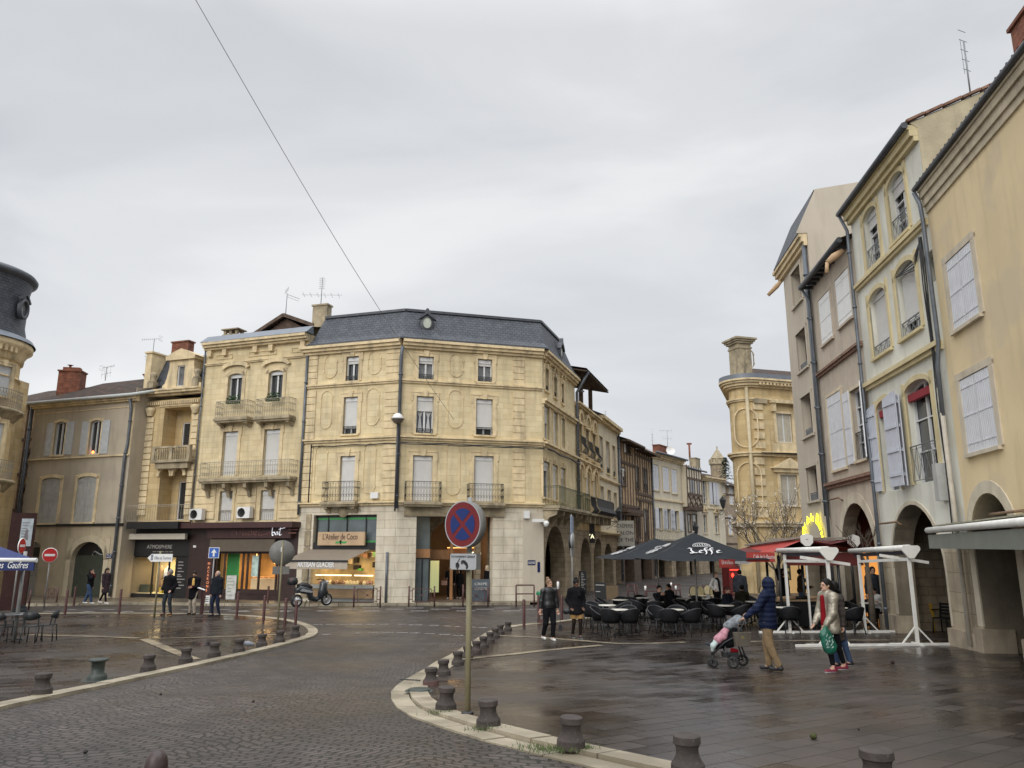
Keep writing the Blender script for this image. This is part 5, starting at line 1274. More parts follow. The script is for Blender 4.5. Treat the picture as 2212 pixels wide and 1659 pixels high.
def house(name,label,p0,d,px,py,ztop,wm,z0=None,gf=None,D=8,ops=(),garch=(),ghr=0,gm=RUBBLE):
    w=march(p0,d,px,py);g0=gz(p0[1]+1)if z0 is None else z0
    R_=empty(name,(p0[0],p0[1],g0),0,label,'building');fr=Fr(R_,p0,d,g0)
    O=[fr.R(*o[:4])+tuple(o[4:])for o in ops];zt=fr.Z(*ztop);zg=ghr or 3.6
    g=MB();wall(g,0,w,zg,zt,O,.2);shell(g,0,w,zg,zt,D);fr.b(g,'wall',wm)
    if garch!='skip':
        g=MB();A=[(a,b,-.1,h,(b-a)/2)if r_ else(a,b,-.1,h)for a,b,h,r_ in garch];wall(g,0,w,-.4,zg,A,.8);g.quad((0,0,-.4),(0,0,zg),(0,D,zg),(0,D,-.4));g.quad((w,0,-.4),(w,D,-.4),(w,D,zg),(w,0,zg));fr.b(g,'ground_floor',gm)
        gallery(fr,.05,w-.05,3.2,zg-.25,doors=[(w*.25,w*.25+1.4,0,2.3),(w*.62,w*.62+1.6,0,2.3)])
    return R_,fr,w,zt,O
# ---- D: house with carved window heads and an open timber loft
RD,fd,wD,ztD,OD=house('arcaded_house','ochre house with carved arched window heads and an open timber loft on top',K2,dC2,1292,900,(1243,868),STONE2,
    ops=[(1249,1256,918,978),(1264,1271.5,930,988),(1279,1285.5,940,997),(1250,1257.5,1012,1068,.4),(1265.5,1274,1020,1075,.4),(1281,1288.5,1027,1080,.4)],garch=[(.9,4.0,3.5,1),(5.0,8.3,3.5,1)],ghr=4.0)
g=MB();cornice(g,-.02,wD,ztD,[(.12,.35),(.12,.2)]);cornice(g,0,wD,fd.Z(1270,1000),[(.1,.22),(.1,.1)]);fd.b(g,'moulding',TRIM)
for i,r in enumerate(OD):
    window(fd,r[:4],close=.98 if i>2 else .0,rise=.4 if i>2 else 0,surr=.1,key=False,ears=False,mull=0)
    hood(fd,r,'ogee' if i>2 else 'arch')
    if i<3:
        g=MB();a,b=r[0]-.15,r[1]+.15
        for k in range(9):
            u=a+(b-a)*k/8;g.tube([(u,-.25,r[2]+1.05),(u,-.28,r[2]+.6),(u,-.5,r[2]+.25),(u,-.3,r[2]-.05)],.016,4,caps=False)
        g.bar((a,-.25,r[2]+1.05),(b,-.25,r[2]+1.05),.04);g.bar((a,-.3,r[2]-.03),(b,-.3,r[2]-.03),.04);g.bar((a,0,r[2]+1.05),(a,-.25,r[2]+1.05),.03);g.bar((b,0,r[2]+1.05),(b,-.25,r[2]+1.05),.03);fd.b(g,'window_basket',IRON)
bz=f2.Z(1171,1092)
g=MB();g.box(.1,7.8,-.95,.02,bz-.14,bz);[g.box(.4+k*1.4,.6+k*1.4,-.8,0,bz-.6,bz-.142)for k in range(6)];bl=fd.b(g,'balcony',TRIMD)
g=MB();[g.tube([(.1+k*.14,-.9,bz+1.0),(.1+k*.14,-.95,bz+.5),(.1+k*.14,-1.15,bz+.2),(.1+k*.14,-.95,bz)],.018,4,caps=False)for k in range(12)];g.add([(1.8,-.93,bz+1.05),(7.8,-.93,bz+1.05),(7.8,-1.0,bz+.5),(1.8,-1.0,bz+.5),(7.8,-1.2,bz+.2),(1.8,-1.2,bz+.2),(7.8,-.95,bz),(1.8,-.95,bz)],[(0,3,2,1),(3,5,4,2),(5,7,6,4)]);g.box(7.78,7.82,-1.0,0,bz,bz+1.0);g.bar((.1,-.93,bz+1.03),(7.8,-.93,bz+1.03),.05);fd.b(g,'railing',mat('black_balcony_cover',(.018,.018,.02),.7,.2,4),bl,label='railing covered in dark netting')
g=MB();
for u in(.5,3.4,6.6):g.box(u-.13,u+.13,.2,.46,ztD,ztD+2.2);g.bar((u,.3,ztD+1.4),(u-.7,.3,ztD+2.2),.14)
for u in(.5,3.4,6.6):g.box(u-.1,u+.1,4,4.3,ztD,ztD+2.6)
fd.b(g,'loft_frame',TIMBER)
g=MB();g.add([(-.3,-.9,ztD+2.0),(7.6,-.9,ztD+2.0),(7.6,5,ztD+3.3),(-.3,5,ztD+3.3)],[(0,1,2,3)]);g.add([(-.3,-.9,ztD+2.12),(7.6,-.9,ztD+2.12),(7.6,5,ztD+3.42),(-.3,5,ztD+3.42)],[(0,1,2,3)]);[g.bar((-.2+k*.5,-.9,ztD+1.95),(-.2+k*.5,4.9,ztD+3.22),.1)for k in range(16)];fd.b(g,'loft_roof',TIMBER)
pipe(fd,[(.25,ztD+2.0,-.9),(.25,ztD+1.3,-.5),(.05,ztD+.6,-.14),(.05,4.6,-.14)],.1)
# ---- E: cream house
pE=along(K2,dC2,wD);dE=(.317,.948)
RE,fe,wE,ztE,OE=house('cream_house','pale cream house with zinc-capped cornice and narrow windows along the arcaded street',pE,dE,1334,960,(1294,898),RENDER_C,
    ops=[(1295,1301.6,944,1015),(1309,1316.6,955,1023),(1323,1329,964,1030),(1297,1304,1051,1108),(1312,1319,1059,1115),(1326,1332,1065,1120)],garch=[(.9,4.2,3.2,1),(5.4,8.6,3.2,1)],ghr=3.9)
g=MB();cornice(g,0,wE,ztE,[(.25,.5),(.2,.3)]);cornice(g,0,wE,fe.Z(1310,1035),[(.1,.15),(.1,.08)]);cornice(g,0,wE,4.0,[(.1,.3),(.1,.2)]);fe.b(g,'moulding',TRIM)
g=MB();g.add([(0,-.5,ztE),(wE,-.5,ztE),(wE,.5,ztE+.45),(0,.5,ztE+.45),(0,6,ztE+1),(wE,6,ztE+1)],[(0,1,2,3),(3,2,5,4)]);fe.b(g,'roof',ZINC)
for r in OE:window(fe,r[:4],surr=.07,key=False,ears=False,mull=1,rail=IRON,railh=.5)
pipe(fe,[(wE-.05,ztE-.2),(wE-.05,.2)],.09)
# ---- F: two half-timbered houses
pF=along(pE,dE,wE);dF=(.40,.916)
def timbers(fr,u0,u1,z0,z1,rows,step=.8,y=-.05):
    g=MB()
    for z in rows:g.box(u0,u1,y-.03,.02,z-.12,z+.12)
    n=int((u1-u0)/step)
    for k in range(n+1):u=u0+.06+(u1-u0-.12)*k/n;g.box(u-.05,u+.05,y,.02,z0,z1)
    for k in range(0,n,4):g.bar((u0+step*k,y-.01,rows[0]),(u0+step*(k+1.6),y-.01,rows[1]),.1,.14,up=(0,1,0))
    return fr.b(g,'timber_frame',TIMBER)
RF,ff,wF,ztF,OF=house('half_timbered_house','half-timbered house with brick infill next to the cream house',pF,dF,1370,960,(1337,948),INFILL,
    ops=[(1341,1351,1011,1048),(1350,1361,958,980),(1345,1352,1100,1160)],garch=[(1.2,4.2,3.0,0)],ghr=3.4,gm=TIMBER)
timbers(ff,0,wF,3.4,ztF,[3.5,ff.Z(1350,1092),ff.Z(1350,1000),ztF-.1])
for i,r in enumerate(OF):window(ff,r[:4],y=.1,close=(.5,0,.3)[i],surr=.08,sm=TIMBER,key=False,ears=False)
leaf(ff,None,OF[1][0]-.6,OF[1][0]-.05,OF[1][2],OF[1][3],-.1,PLANKW,2)
g=MB();g.box(0,wF,-.7,0,ff.Z(1350,1100)-.3,ff.Z(1350,1100));[g.box(.2+k*.5,.35+k*.5,-.85,0,ff.Z(1350,1100)-.55,ff.Z(1350,1100)-.3)for k in range(int(wF*2)-1)];ff.b(g,'jetty',TIMBER)
pF2=along(pF,dF,wF)
RG_,fg2,wF2,ztF2,OF2=house('half_timbered_house','half-timbered house with two tall narrow windows beside the white-shuttered house',pF2,dF,1405,980,(1372,968),INFILL,
    ops=[(1372,1380,1009,1056),(1389.5,1398,1014,1060),(1374,1383,1097,1162),(1391,1400,1102,1166)],garch=[(1.0,5,3.0,0)],ghr=3.2,gm=TIMBER)
timbers(fg2,0,wF2,3.2,ztF2,[3.3,fg2.Z(1388,1080),fg2.Z(1388,1068),ztF2-.6])
for i,r in enumerate(OF2):window(fg2,r[:4],y=.1,surr=.12,sm=TIMBER,key=False,ears=False,rail=IRON,railh=.7)
for fr,w,z,nm in((ff,wF,ztF,0),(fg2,wF2,ztF2,1)):
    g=MB();g.add([(-.1,-.9,z-.1),(w+.1,-.9,z-.1),(w+.1,5,z+2.0),(-.1,5,z+2.0)],[(0,1,2,3)]);rf=fr.b(g,'roof',TILE)
    g=MB();g.box(-.1,w+.1,-1.0,-.86,z-.28,z-.12);[g.box(.1+k*.45,.2+k*.45,-.85,0,z-.26,z-.13)for k in range(int(w/.45))];fr.b(g,'eaves',TIMBER,rf)
p=fg2.P(wF2*.2,3,ztF2+1.2);antenna(RG_,p,2.6,'stack')
pipe(fg2,[(wF2-.05,ztF2-.3),(wF2-.05,.2)],.09)
# ---- G: cream house with white shutters
pG=along(pF2,dF,wF2);dG=(.53,.848)
RG,fg,wG,ztG,OG=house('shuttered_house','cream rendered house with closed white shutters above open ones and a long railing',pG,dG,1474,1030,(1410,978),RENDER_C,
    ops=[(1410,1423,1004,1059),(1431,1445,1009,1061),(1450,1462.5,1014,1066),(1423,1431,1098,1143),(1441,1449,1100,1145),(1457,1466,1104,1146)],garch=[(1.0,4.6,3.0,1),(5.8,9.4,3.0,1)],ghr=3.4)
g=MB();cornice(g,0,wG,ztG,[(.2,.5),(.2,.3),(.15,.15)]);cornice(g,0,wG,fg.Z(1440,1080),[(.14,.14)]);fg.b(g,'moulding',TRIM)
for r in OG[:3]:shut2(fg,r[:4],PLANKW,surr=.1)
for i,r in enumerate(OG[3:]):
    w=window(fg,r[:4],surr=.08,key=False,ears=False);ww=(r[1]-r[0])*.9
    leaf(fg,w,r[0]-ww-.08,r[0]-.08,r[2],r[3],-.08,PLANKW);leaf(fg,w,r[1]+.08,r[1]+ww+.08,r[2],r[3],-.08,PLANKW)
r=fg.R(1413,1472,1142,1165,-.7);g=MB();scrolls(g,r[0],r[1],r[2],r[3],-.7,kind='cross',dens=.3);g.box(r[0],r[1],-.75,0,r[2]-.15,r[2]);fg.b(g,'balcony',LACE)
# ---- H: oriel house
pH=along(pG,dG,wG)
RH,fh_,wH,ztH,OH=house('oriel_house','cream house with a dark half-timbered oriel over the street',pH,dG,1517,1080,(1480,1012),RENDER_L,ops=[(1486,1492,1112,1148),(1496,1505,1112,1148)],garch=[(1,4,3.0,0)],ghr=3.2)
r=fh_.R(1485,1516,1032,1096,-.6)
g=MB();g.box(r[0],r[1],-.6,-.02,r[2],r[3]+1.2);orl=fh_.b(g,'oriel',RENDER_C)
g=MB();zz=[r[2],r[2]+(r[3]-r[2])*.42,r[3]-.2,r[3]+.9]
for z in zz:g.box(r[0]-.05,r[1]+.05,-.66,-.58,z-.1,z+.14)
for k in range(7):u=r[0]+(r[1]-r[0])*k/6;g.box(u-.09,u+.09,-.65,-.58,r[2],r[3]+1.2)
for k in range(3):u=r[0]+(r[1]-r[0])*k/3;v=u+(r[1]-r[0])/3;g.bar((u,-.64,zz[0]),(v,-.64,zz[1]),.1,.14,up=(0,1,0));g.bar((v,-.645,zz[0]),(u,-.645,zz[1]),.1,.14,up=(0,1,0))
[g.box(r[0]+k*.4,r[0]+.15+k*.4,-.75,0,r[2]-.35,r[2]-.1)for k in range(int((r[1]-r[0])/.4)+1)]
fh_.b(g,'timber_frame',TIMBER,orl)
g=MB()
for k in(1,2,4):u=r[0]+(r[1]-r[0])*k/6;g.box(u+.1,u+(r[1]-r[0])/6-.1,-.63,-.6,zz[1]+.2,zz[2]-.15)
fh_.b(g,'oriel_window',GLASS,orl)
for q in OH:window(fh_,q[:4],close=.4,surr=.14,sm=TIMBER,key=False,ears=False)
for fr,w,z,nm in((fg,wG,ztG,0),(fh_,wH,ztH,1)):
    g=MB();g.add([(-.1,-.6,z+.02),(w+.1,-.6,z+.02),(w+.1,5.5,z+2.1),(-.1,5.5,z+2.1)],[(0,1,2,3)]);rf=fr.b(g,'roof',mat('red_tiles',(.23,.10,.065),.9,.4,3,.01,20,brick=(.22,.34,.02,(.6,.6,.6),(.4,.36,.33)),patch=((.10,.065,.05),1.1,.45,.62)))
    g=MB();g.tube([(-.1,-.65,z),(w+.1,-.65,z)],.1,6);fr.b(g,'gutter',PIPE,rf)
pipe(fh_,[(-.1,ztH-.1),(-.1,3)],.09)
p=fg.P(fg.U(1425,960,3.5),3.5,ztG+.6);chimney(RG,p,2.4,.8,p.z,1.5,BRICK,rz=fg.rz,label='broad brick chimney carrying a satellite dish');g=MB();g.lathe([(0,0),(.35,.06),(.5,.16)],16);g.xf(Matrix.Translation((p.x-RG.location.x+1.1,p.y-RG.location.y-.4,p.z-RG.location.z+.9))@Matrix.Rotation(rad(70),4,'X'));g.build('satellite_dish',WHITE,RG)
antenna(RG,(p.x-.8,p.y,p.z+1.4),1.6,'stack');antenna(RG,(p.x+.9,p.y,p.z+1.4),1.9,'yagi')
p=fh_.P(fh_.U(1501,1000,3),3,ztH+.6);chimney(RH,p,1.7,.8,p.z,1.8,TRIMD,rz=fh_.rz);g=MB();g.tube([(0,0,0),(0,0,2.2)],.12,8);g.box(-.3,.3,-.1,.1,2.0,2.2);g.build('chimney_pipe',BRICK,RH,Vector((p.x-.6,p.y,p.z+1.6))-RH.location)
# ---- I: cream house with small pediments
pI=along(pH,dG,wH);dI=(.63,.777)
RI,fi,wI,ztI,OI=house('pediment_house','small cream stone house with triangular window pediments at the end of the row',pI,dI,1564,1090,(1530,1030),RENDER_C,
    ops=[(1517,1526,1036,1088),(1532,1547,1042,1090),(1519,1527,1112,1152),(1544,1552,1114,1152)],garch=[(1,4,2.6,0)],ghr=3.0)
g=MB();cornice(g,0,wI,ztI,[(.2,.5),(.2,.3),(.15,.15)]);cornice(g,0,wI,fi.Z(1535,1097),[(.14,.14)]);fi.b(g,'moulding',TRIM)
w=window(fi,OI[0][:4],surr=.08,key=False,ears=False,bars=3)
w=window(fi,OI[1][:4],surr=.08,key=False,ears=False);r=OI[1];leaf(fi,w,r[0]-.1,r[0]+.7,r[2],r[3],-.1,PLANKW);leaf(fi,w,r[0]+.9,r[0]+1.6,r[2],r[3],-.14,PLANKW);leaf(fi,w,r[1]-.1,r[1]+.6,r[2],r[3],-.1,PLANKW)
for q in OI[2:]:window(fi,q[:4],surr=.1,key=False,ears=False,bars=2);hood(fi,q[:4],'ped')
g=MB();g.add([(-.1,-.5,ztI),(wI+.1,-.5,ztI),(wI+.1,5,ztI+1.3),(-.1,5,ztI+1.3)],[(0,1,2,3)]);fi.b(g,'roof',TILE)
# ---- J: brown house at the end
pJ=along(pI,dI,wI);dJ=(.80,.6)
RJ,fj,wJ,ztJ,OJ=house('brown_house','dim brown half-timbered house where the street row ends',pJ,dJ,1603,1100,(1575,1048),mat('brown_render',(.34,.27,.20),.95,.2,1.5,stain=.5),ops=[(1559,1565.5,1048,1068),(1575,1583,1051,1090),(1573,1581,1112,1155)],garch=[(1,3,2.6,0)],ghr=3.0)
for q in OJ:shut2(fj,q[:4],PLANKW,surr=.08)
g=MB();g.add([(-.3,-.8,ztJ),(wJ+.5,-.8,ztJ-.5),(wJ+.5,5,ztJ+1.8),(-.3,5,ztJ+2)],[(0,1,2,3)]);fj.b(g,'roof',TILE);g=MB();[g.box(0,wJ,-.07,.01,z,z+.2)for z in(3.2,6.2,9)];fj.b(g,'timber_frame',TIMBER)
# ---- church spire far behind
c=at(1551,1010,230);z0=gz(230);SPI=empty('church_spire',(c.x,c.y,z0),0,'distant pointed stone church spire rising behind the street roofs','church')
zt=lambda py:at(1551,py,230).z-z0
g=MB();g.lathe([(2.3,0),(2.3,zt(1004))],8);g.build('tower',RUBBLE,SPI);g=MB();g.lathe([(2.7,zt(1004)),(2.7,zt(1001)),(2.2,zt(999)),(2.0,zt(992)),(2.2,zt(991)),(.05,zt(968))],8,smooth=False);g.bar((0,0,zt(969)),(0,0,zt(964)),.3);g.build('spire',TRIMD,SPI)
for k in range(8):g=MB();g.bar((2.4*math.cos(k*PI/4+.39),2.4*math.sin(k*PI/4+.39),zt(1001)),(2.4*math.cos(k*PI/4+.39),2.4*math.sin(k*PI/4+.39),zt(992)),.45);g.build('pinnacle',TRIMD,SPI)
c=at(1567,1010,200);T2=empty('distant_tree',(c.x,c.y,gz(200)),0,'dark conifer tip showing above the roofs beside the spire','tree');g=MB();rnd=random.Random(4);zb=at(1567,1012,200).z-gz(200);hh=at(1567,988,200).z-gz(200)
for k in range(500):z=zb-6+(hh-zb+6)*rnd.random();R_=.4+3.2*(1-(z-zb+6)/(hh-zb+6));a=rnd.uniform(0,2*PI);r=R_*rnd.random()**.5;p=Vector((r*math.cos(a),r*math.sin(a),z));d=Vector((math.cos(a),math.sin(a),-.4))*.5;e=Vector((-d.y,d.x,0))*.5;g.add([p-e,p+d,p+e,p-d*.3],[(0,1,2,3)])
g.build('crown',mat('dark_conifer',(.03,.05,.03),.9,.4,2),T2);g=MB();g.tube([(0,0,0),(0,0,hh-2)],[.3,.05],6);g.build('trunk',TIMBER,T2)
# ================================================================== K: ornate house with the rounded corner, beyond the terrace
YK=50.0;pK=(ratio(1640,1000)*YK,YK);dK=(.955,.298);zK=gz(50)
RK=empty('rounded_house',(pK[0],pK[1],zK),0,'ornate yellow stone house with a rounded corner and tall carved chimney behind the bare tree','building')
fk=Fr(RK,pK,dK,zK);wK=12.0;ztK=fk.Z(1660,822);zbK=fk.Z(1660,983);zb2K=fk.Z(1660,1133)
rK=1.08
OKs=[fk.R(1678,1711,894,956),fk.R(1687,1723,1026,1092)]
g=MB();wall(g,0,wK,-.4,ztK,OKs,.25)
# rounded corner: quarter turn to the left of u=0
a0=-PI/2
N_=20;TA=rad(128);karc=lambda p,k:(-(rK+p)*math.sin(TA*k/N_),rK-(rK+p)*math.cos(TA*k/N_));kend=lambda p:(karc(p,N_)[0]-math.cos(TA)*13,karc(p,N_)[1]+math.sin(TA)*13)
arc=[karc(0,k)for k in range(N_+1)]+[kend(0)]
for(x0,y0),(x1,y1)in zip(arc[:-1],arc[1:]):g.add([(x1,y1,-.4),(x0,y0,-.4),(x0,y0,ztK),(x1,y1,ztK)],[(0,1,2,3)])
g.add([(x,y,ztK)for x,y in arc[::-1]]+[(wK,0,ztK),(wK,10,ztK)],[tuple(range(N_+4))]);fk.b(g,'wall',STONE2)
def ringc(g,z,prof):
    for h,p in prof:
        P=[(wK,-p),(0,-p)]+[karc(p,k)for k in range(1,N_+1)]+[kend(p)]
        for a,b in zip(P[:-1],P[1:]):
            g.quad((b[0],b[1],z-h),(a[0],a[1],z-h),(a[0],a[1],z),(b[0],b[1],z))
        Q=P+[(wK,12)];g.add([(x,y,z)for x,y in Q[::-1]],[tuple(range(len(Q)))]);g.add([(x,y,z-h)for x,y in Q],[tuple(range(len(Q)))])
        z-=h
g=MB();ringc(g,ztK,[(.12,.62),(.14,.5),(.18,.36),(.12,.2)]);ringc(g,fk.Z(1660,862),[(.1,.2),(.1,.12)]);ringc(g,zbK+.18,[(.1,.32),(.16,.2)]);ringc(g,zb2K+.2,[(.14,.4),(.2,.25)])
for k in range(40):g.box(.1+k*.28,.24+k*.28,-.5,-.3,ztK-.42,ztK-.27)
fk.b(g,'moulding',TRIM)
g=MB();ringc(g,ztK+.3,[(.3,.6)]);g.xf(Matrix.Translation((0,0,0)));fk.b(g,'roof_edge',ZINC)
g=MB();g.add([(-1,1,ztK+.3),(wK,-.3,ztK+.3),(wK,6,ztK+2.4),(3.5,6,ztK+2.4),(kend(0)[0],kend(0)[1],ztK+.3),(wK,12,ztK+.3)],[(0,1,2,3),(0,3,4),(3,2,5,4)]);fk.b(g,'roof',TILE)
q=MB();quoins(q,fk.U(1628,920),fk.U(1649,920),zbK+.2,fk.Z(1640,872),.62,.22,.1);fk.b(q,'pilaster',TRIM);q=MB();quoins(q,fk.U(1632,1050),fk.U(1653,1050),zb2K+.2,zbK-.2,.66,.24,.1);fk.b(q,'pilaster',TRIM)
g=MB();r=fk.R(1700,1752,1214,1292);g.box(r[0],r[1],-.04,-.01,r[2],r[3]);lw=fk.b(g,'lit_window',LAMP('ochre_lit',(.55,.34,.14),.2));g=MB();[g.box(x,x+.08,-.07,-.03,r[2],r[3])for x in(r[0],r[0]+.9,r[1]-.08)];fk.b(g,'frame',TIMBER,lw)
q=MB();u=fk.U(1639,865);q.box(u-.5,u+.5,-.22,0,fk.Z(1640,872),fk.Z(1640,862));[q.lathe([(0,.1),(.16,.05),(.18,0)],8,(0,0,0))for _ in(0,)];fk.b(q,'capital',TRIMD)
for i,r in enumerate(OKs):
    shut2(fk,r,mat('cream_shutters',(.46,.42,.34),.8,.1,2,wave=('X',2.2,.012)),.12,surr=.22)
    g=MB();c=(r[0]+r[1])/2;hw=(r[1]-r[0])/2+.5
    if i==0:g.box(c-hw,c+hw,-.4,0,r[3]+.65,r[3]+.85);g.box(c-hw+.1,c-hw+.35,-.3,0,r[3]+.1,r[3]+.65);g.box(c+hw-.35,c+hw-.1,-.3,0,r[3]+.1,r[3]+.65);g.box(c-hw,c+hw,-.12,0,r[2]-1.0,r[2]-.1)
    else:g.prism([(c-hw-.2,r[3]+.4),(c+hw+.2,r[3]+.4),(c,r[3]+1.1)],-.35,0);g.box(c-hw,c+hw,-.2,0,r[3]+.15,r[3]+.4)
    fk.b(g,'window_hood',TRIM)
g=MB()
for px,zz0,zz1 in((1600,zbK+.5,fk.Z(1600,880)),(1604,zb2K+.6,zbK-.5)):
    a=rad(38);cx_,cy_=-rK*math.sin(a),rK-rK*math.cos(a)
    st=len(g.v);oval(g,(-.75,.75,zz0,zz1),.1,.07);g.xf(Matrix.Translation((cx_,cy_,0))@Matrix.Rotation(-a,4,'Z'),st)
fk.b(g,'carved_panel',TRIM)
a=rad(30);x_,y_=-(rK+.18)*math.sin(a),rK-(rK+.18)*math.cos(a);g=MB();g.tube([(x_,y_,ztK-.6),(x_,y_,.1)],.12,8);fk.b(g,'drainpipe',mat('cream_pipe',(.5,.42,.27),.6,.1,3))
g=MB();[g.tube([(.2*k-.0,-.35-.02*k,zbK+.1),(4,-.4,zbK+.05+.05*k),(wK,-.4,zbK+.1)],.03,5)for k in range(3)];fk.b(g,'cable',BLACK)
u,zz=fk.U(1601,760,.9),fk.Z(1601,745,.9);g=MB();g.box(u-.52,u+.52,.5,1.6,ztK+.2,zz);ch=fk.b(g,'chimney',TRIMD,label='tall carved stone chimney with a spreading cap');g=MB();[g.box(u-.52-p,u+.52+p,.5-p,1.6+p,zz+h0,zz+h0+.13)for h0,p in((-.35,.05),(0,.12),(.132,.22),(.264,.32))];oval(g,(u-.3,u+.3,ztK+.8,zz-.6),.06,.06);fk.b(g,'chimney_cap',TRIMD,ch)
# ================================================================== RIGHT ROW: yellow house, white house, beige house, tall pale house
def rinter(base,d,px,py):return march(base,d,px,py)
dR=(-.107,-.994)      # to the right as seen = toward the camera
yb=19.7;pNO=(.5885*yb,yb)                      # joint of the white and yellow houses
tN=march(pNO,(.107,.994),1923,1335);pN=along(pNO,(.107,.994),tN)
tM=march(pN,(.107,.994),1768,800);pM=along(pN,(.107,.994),tM)
tL=march(pM,(.107,.994),1700,700);pL=along(pM,(.107,.994),tL)
dO=(-.165,-.986);wO=12.5
def rbuild(name,label,p0,d,w,zpix,wm,ops,gz_=None,y0=0):
    g0=gz(p0[1]-2)if gz_ is None else gz_
    R_=empty(name,(p0[0],p0[1],g0),0,label,'building');fr=Fr(R_,p0,d,g0);zt=fr.Z(*zpix)
    O=[fr.R(*o[:4])+tuple(o[4:])for o in ops]
    return R_,fr,zt,O
def arcade(fr,w,arch,zg,m,deep=1.0,D=4.2,im=SHADED,doors=(),voussoir=None,wallm=None,label=None):
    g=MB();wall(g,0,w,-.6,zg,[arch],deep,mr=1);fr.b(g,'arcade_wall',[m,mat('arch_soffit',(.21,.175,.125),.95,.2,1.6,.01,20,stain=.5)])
    a,b,c,d,r=arch
    if voussoir:
        P=arcpts(a,b,d-r,r,16);Q=arcpts(a-voussoir,b+voussoir,d-r,r+voussoir,16);g=MB()
        for k in range(16):
            e=.0
            g.add([(P[k][0],-.03,P[k][1]),(P[k+1][0],-.03,P[k+1][1]),(Q[k+1][0],-.03,Q[k+1][1]),(Q[k][0],-.03,Q[k][1]),(Q[k][0],.01,Q[k][1]),(Q[k+1][0],.01,Q[k+1][1])],[(0,1,2,3),(3,2,5,4)])
        g.box(a-voussoir,a,-.03,.01,.6,d-r);g.box(b,b+voussoir,-.03,.01,.6,d-r);fr.b(g,'arch_stones',mat('pale_arch_stone',(.55,.49,.38),.9,.12,2,.005,30,stain=.5,streak=(.25,.21,.16)))
    for x0,x1 in((0,a),(b,w)):
        g=MB();g.box(x0+.01,x1-.01,-.025,0,.5,min(2.7,d-.9));fr.b(g,'pier_facing',mat('worn_pier_stone',(.40,.335,.24),.95,.2,1.3,.01,20,brick=(.9,.5,.01,(.86,.84,.8),(.6,.56,.5)),stain=.7,streak=(.14,.115,.08)))
        g=MB();g.box(x0-.06,x1+.1,-.12,deep*.7,-.5,.55);fr.b(g,'plinth',mat('plinth_stone',(.36,.30,.22),.9,.2,2,.01,20,stain=.6))
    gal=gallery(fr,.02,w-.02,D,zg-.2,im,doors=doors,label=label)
    return gal
# ---- N: white house
RN,fn,ztN,ON=rbuild('white_house','white rendered house with yellow window surrounds and lavender shutters',pN,dR,tN,(1818,455,-.35),RENDER_W,
[(1866.6,1901,443,580,.35),(1919,1961,368,518,.35),(1880.5,1921,619,768,.35),(1937.5,1986,559.5,726,.35),(1993,2019,545,618),(1901,1939,858,1062,.3),(1963,2022,815,1044,.3)])
wN=tN;zaN=fn.Z(1980,1088);arN=(fn.U(1929,1200),fn.U(2040,1200),-.6,zaN);arN=arN+(min(1.9,(arN[1]-arN[0])/2*1.05),)
zg=zaN+.45
g=MB();wall(g,0,wN,zg,ztN,ON,.32);shell(g,0,wN,zg,ztN,9);fn.b(g,'wall',RENDER_W)
YT=mat('yellow_window_trim',(.60,.51,.30),.9,.1,2,stain=.4,streak=(.34,.28,.17))
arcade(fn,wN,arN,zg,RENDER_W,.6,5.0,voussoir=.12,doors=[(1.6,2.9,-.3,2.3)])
g=MB();cornice(g,0,wN,ztN,[(.14,.3),(.2,.24),(.16,.14)]);cornice(g,.05,wN-.05,fn.Z(1862,609.5),[(.12,.16),(.1,.1)]);cornice(g,.05,wN-.05,fn.Z(1882,825),[(.14,.18),(.12,.1)]);fn.b(g,'moulding',YT)
labs=['far top-floor window of the white house','near top-floor window of the white house']
for i,r in enumerate(ON):
    if i==4:g=MB();g.box(r[0],r[1],.3,.33,r[2],r[3]);fn.b(g,'blind_window',mat('grey_panel',(.3,.29,.27),.9));continue
    window(fn,r[:4],y=.26,close=(.28,.28,.95,.8,0,0,0)[i],rise=r[4],surr=.16,sm=YT,key=False,ears=False,sill=i<5,rail=ANT if i<4 else None,rk='cross',railh=(.75,.75,.4,.5,0,0,0)[i],bars=2 if i in(0,1,5,6)else 0,mull=1 if i<4 else 1)
r5,r6=ON[5],ON[6]
leaf(fn,None,r5[0]-.62,r5[0]-.03,r5[2]+.05,r5[3],-.06,PLANKB,4,ang=rad(8),hinge_at='r',battens=True,rise=.15)
leaf(fn,None,r5[1]+.02,r5[1]+.82,r5[2]+.05,r5[3]+.02,-.08,PLANKB,4,ang=rad(6),hinge_at='l',battens=True,rise=.15)
leaf(fn,None,r6[0]-.9,r6[0]-.05,r6[2]+.0,r6[3]-.1,-.3,PLANKB,4,ang=rad(4),hinge_at='r',battens=True,rise=.15)
g=MB();scrolls(g,r6[0],r6[1],r6[2]+.1,r6[2]+1.1,-.02,kind='cross');fn.b(g,'guard_rail',ANT)
RD_=mat('red_blind',(.25,.02,.03),.8,.1,3)
for r in(r5,r6):g=MB();g.box(r[0]+.05,r[1]-.05,.05,.18,r[3]-.5,r[3]-.28);fn.b(g,'red_blind',RD_)
g=MB();g.add([(0,-.35,ztN+.02),(wN,-.35,ztN+.02),(wN,5.0,ztN+2.2),(0,5.0,ztN+2.2),(wN,9,ztN+.6),(0,9,ztN+.6)],[(0,1,2,3),(3,2,4,5)]);rfN=fn.b(g,'roof',TILE)
g=MB();g.tube([(-.1,-.37,ztN-.02),(wN+.05,-.37,ztN-.02)],.1,8);[g.lathe([(.1,0),(.1,.3)],6,(.1+k*.25,-.6,0))for k in()];fn.b(g,'gutter',LEAD,rfN)
g=MB();
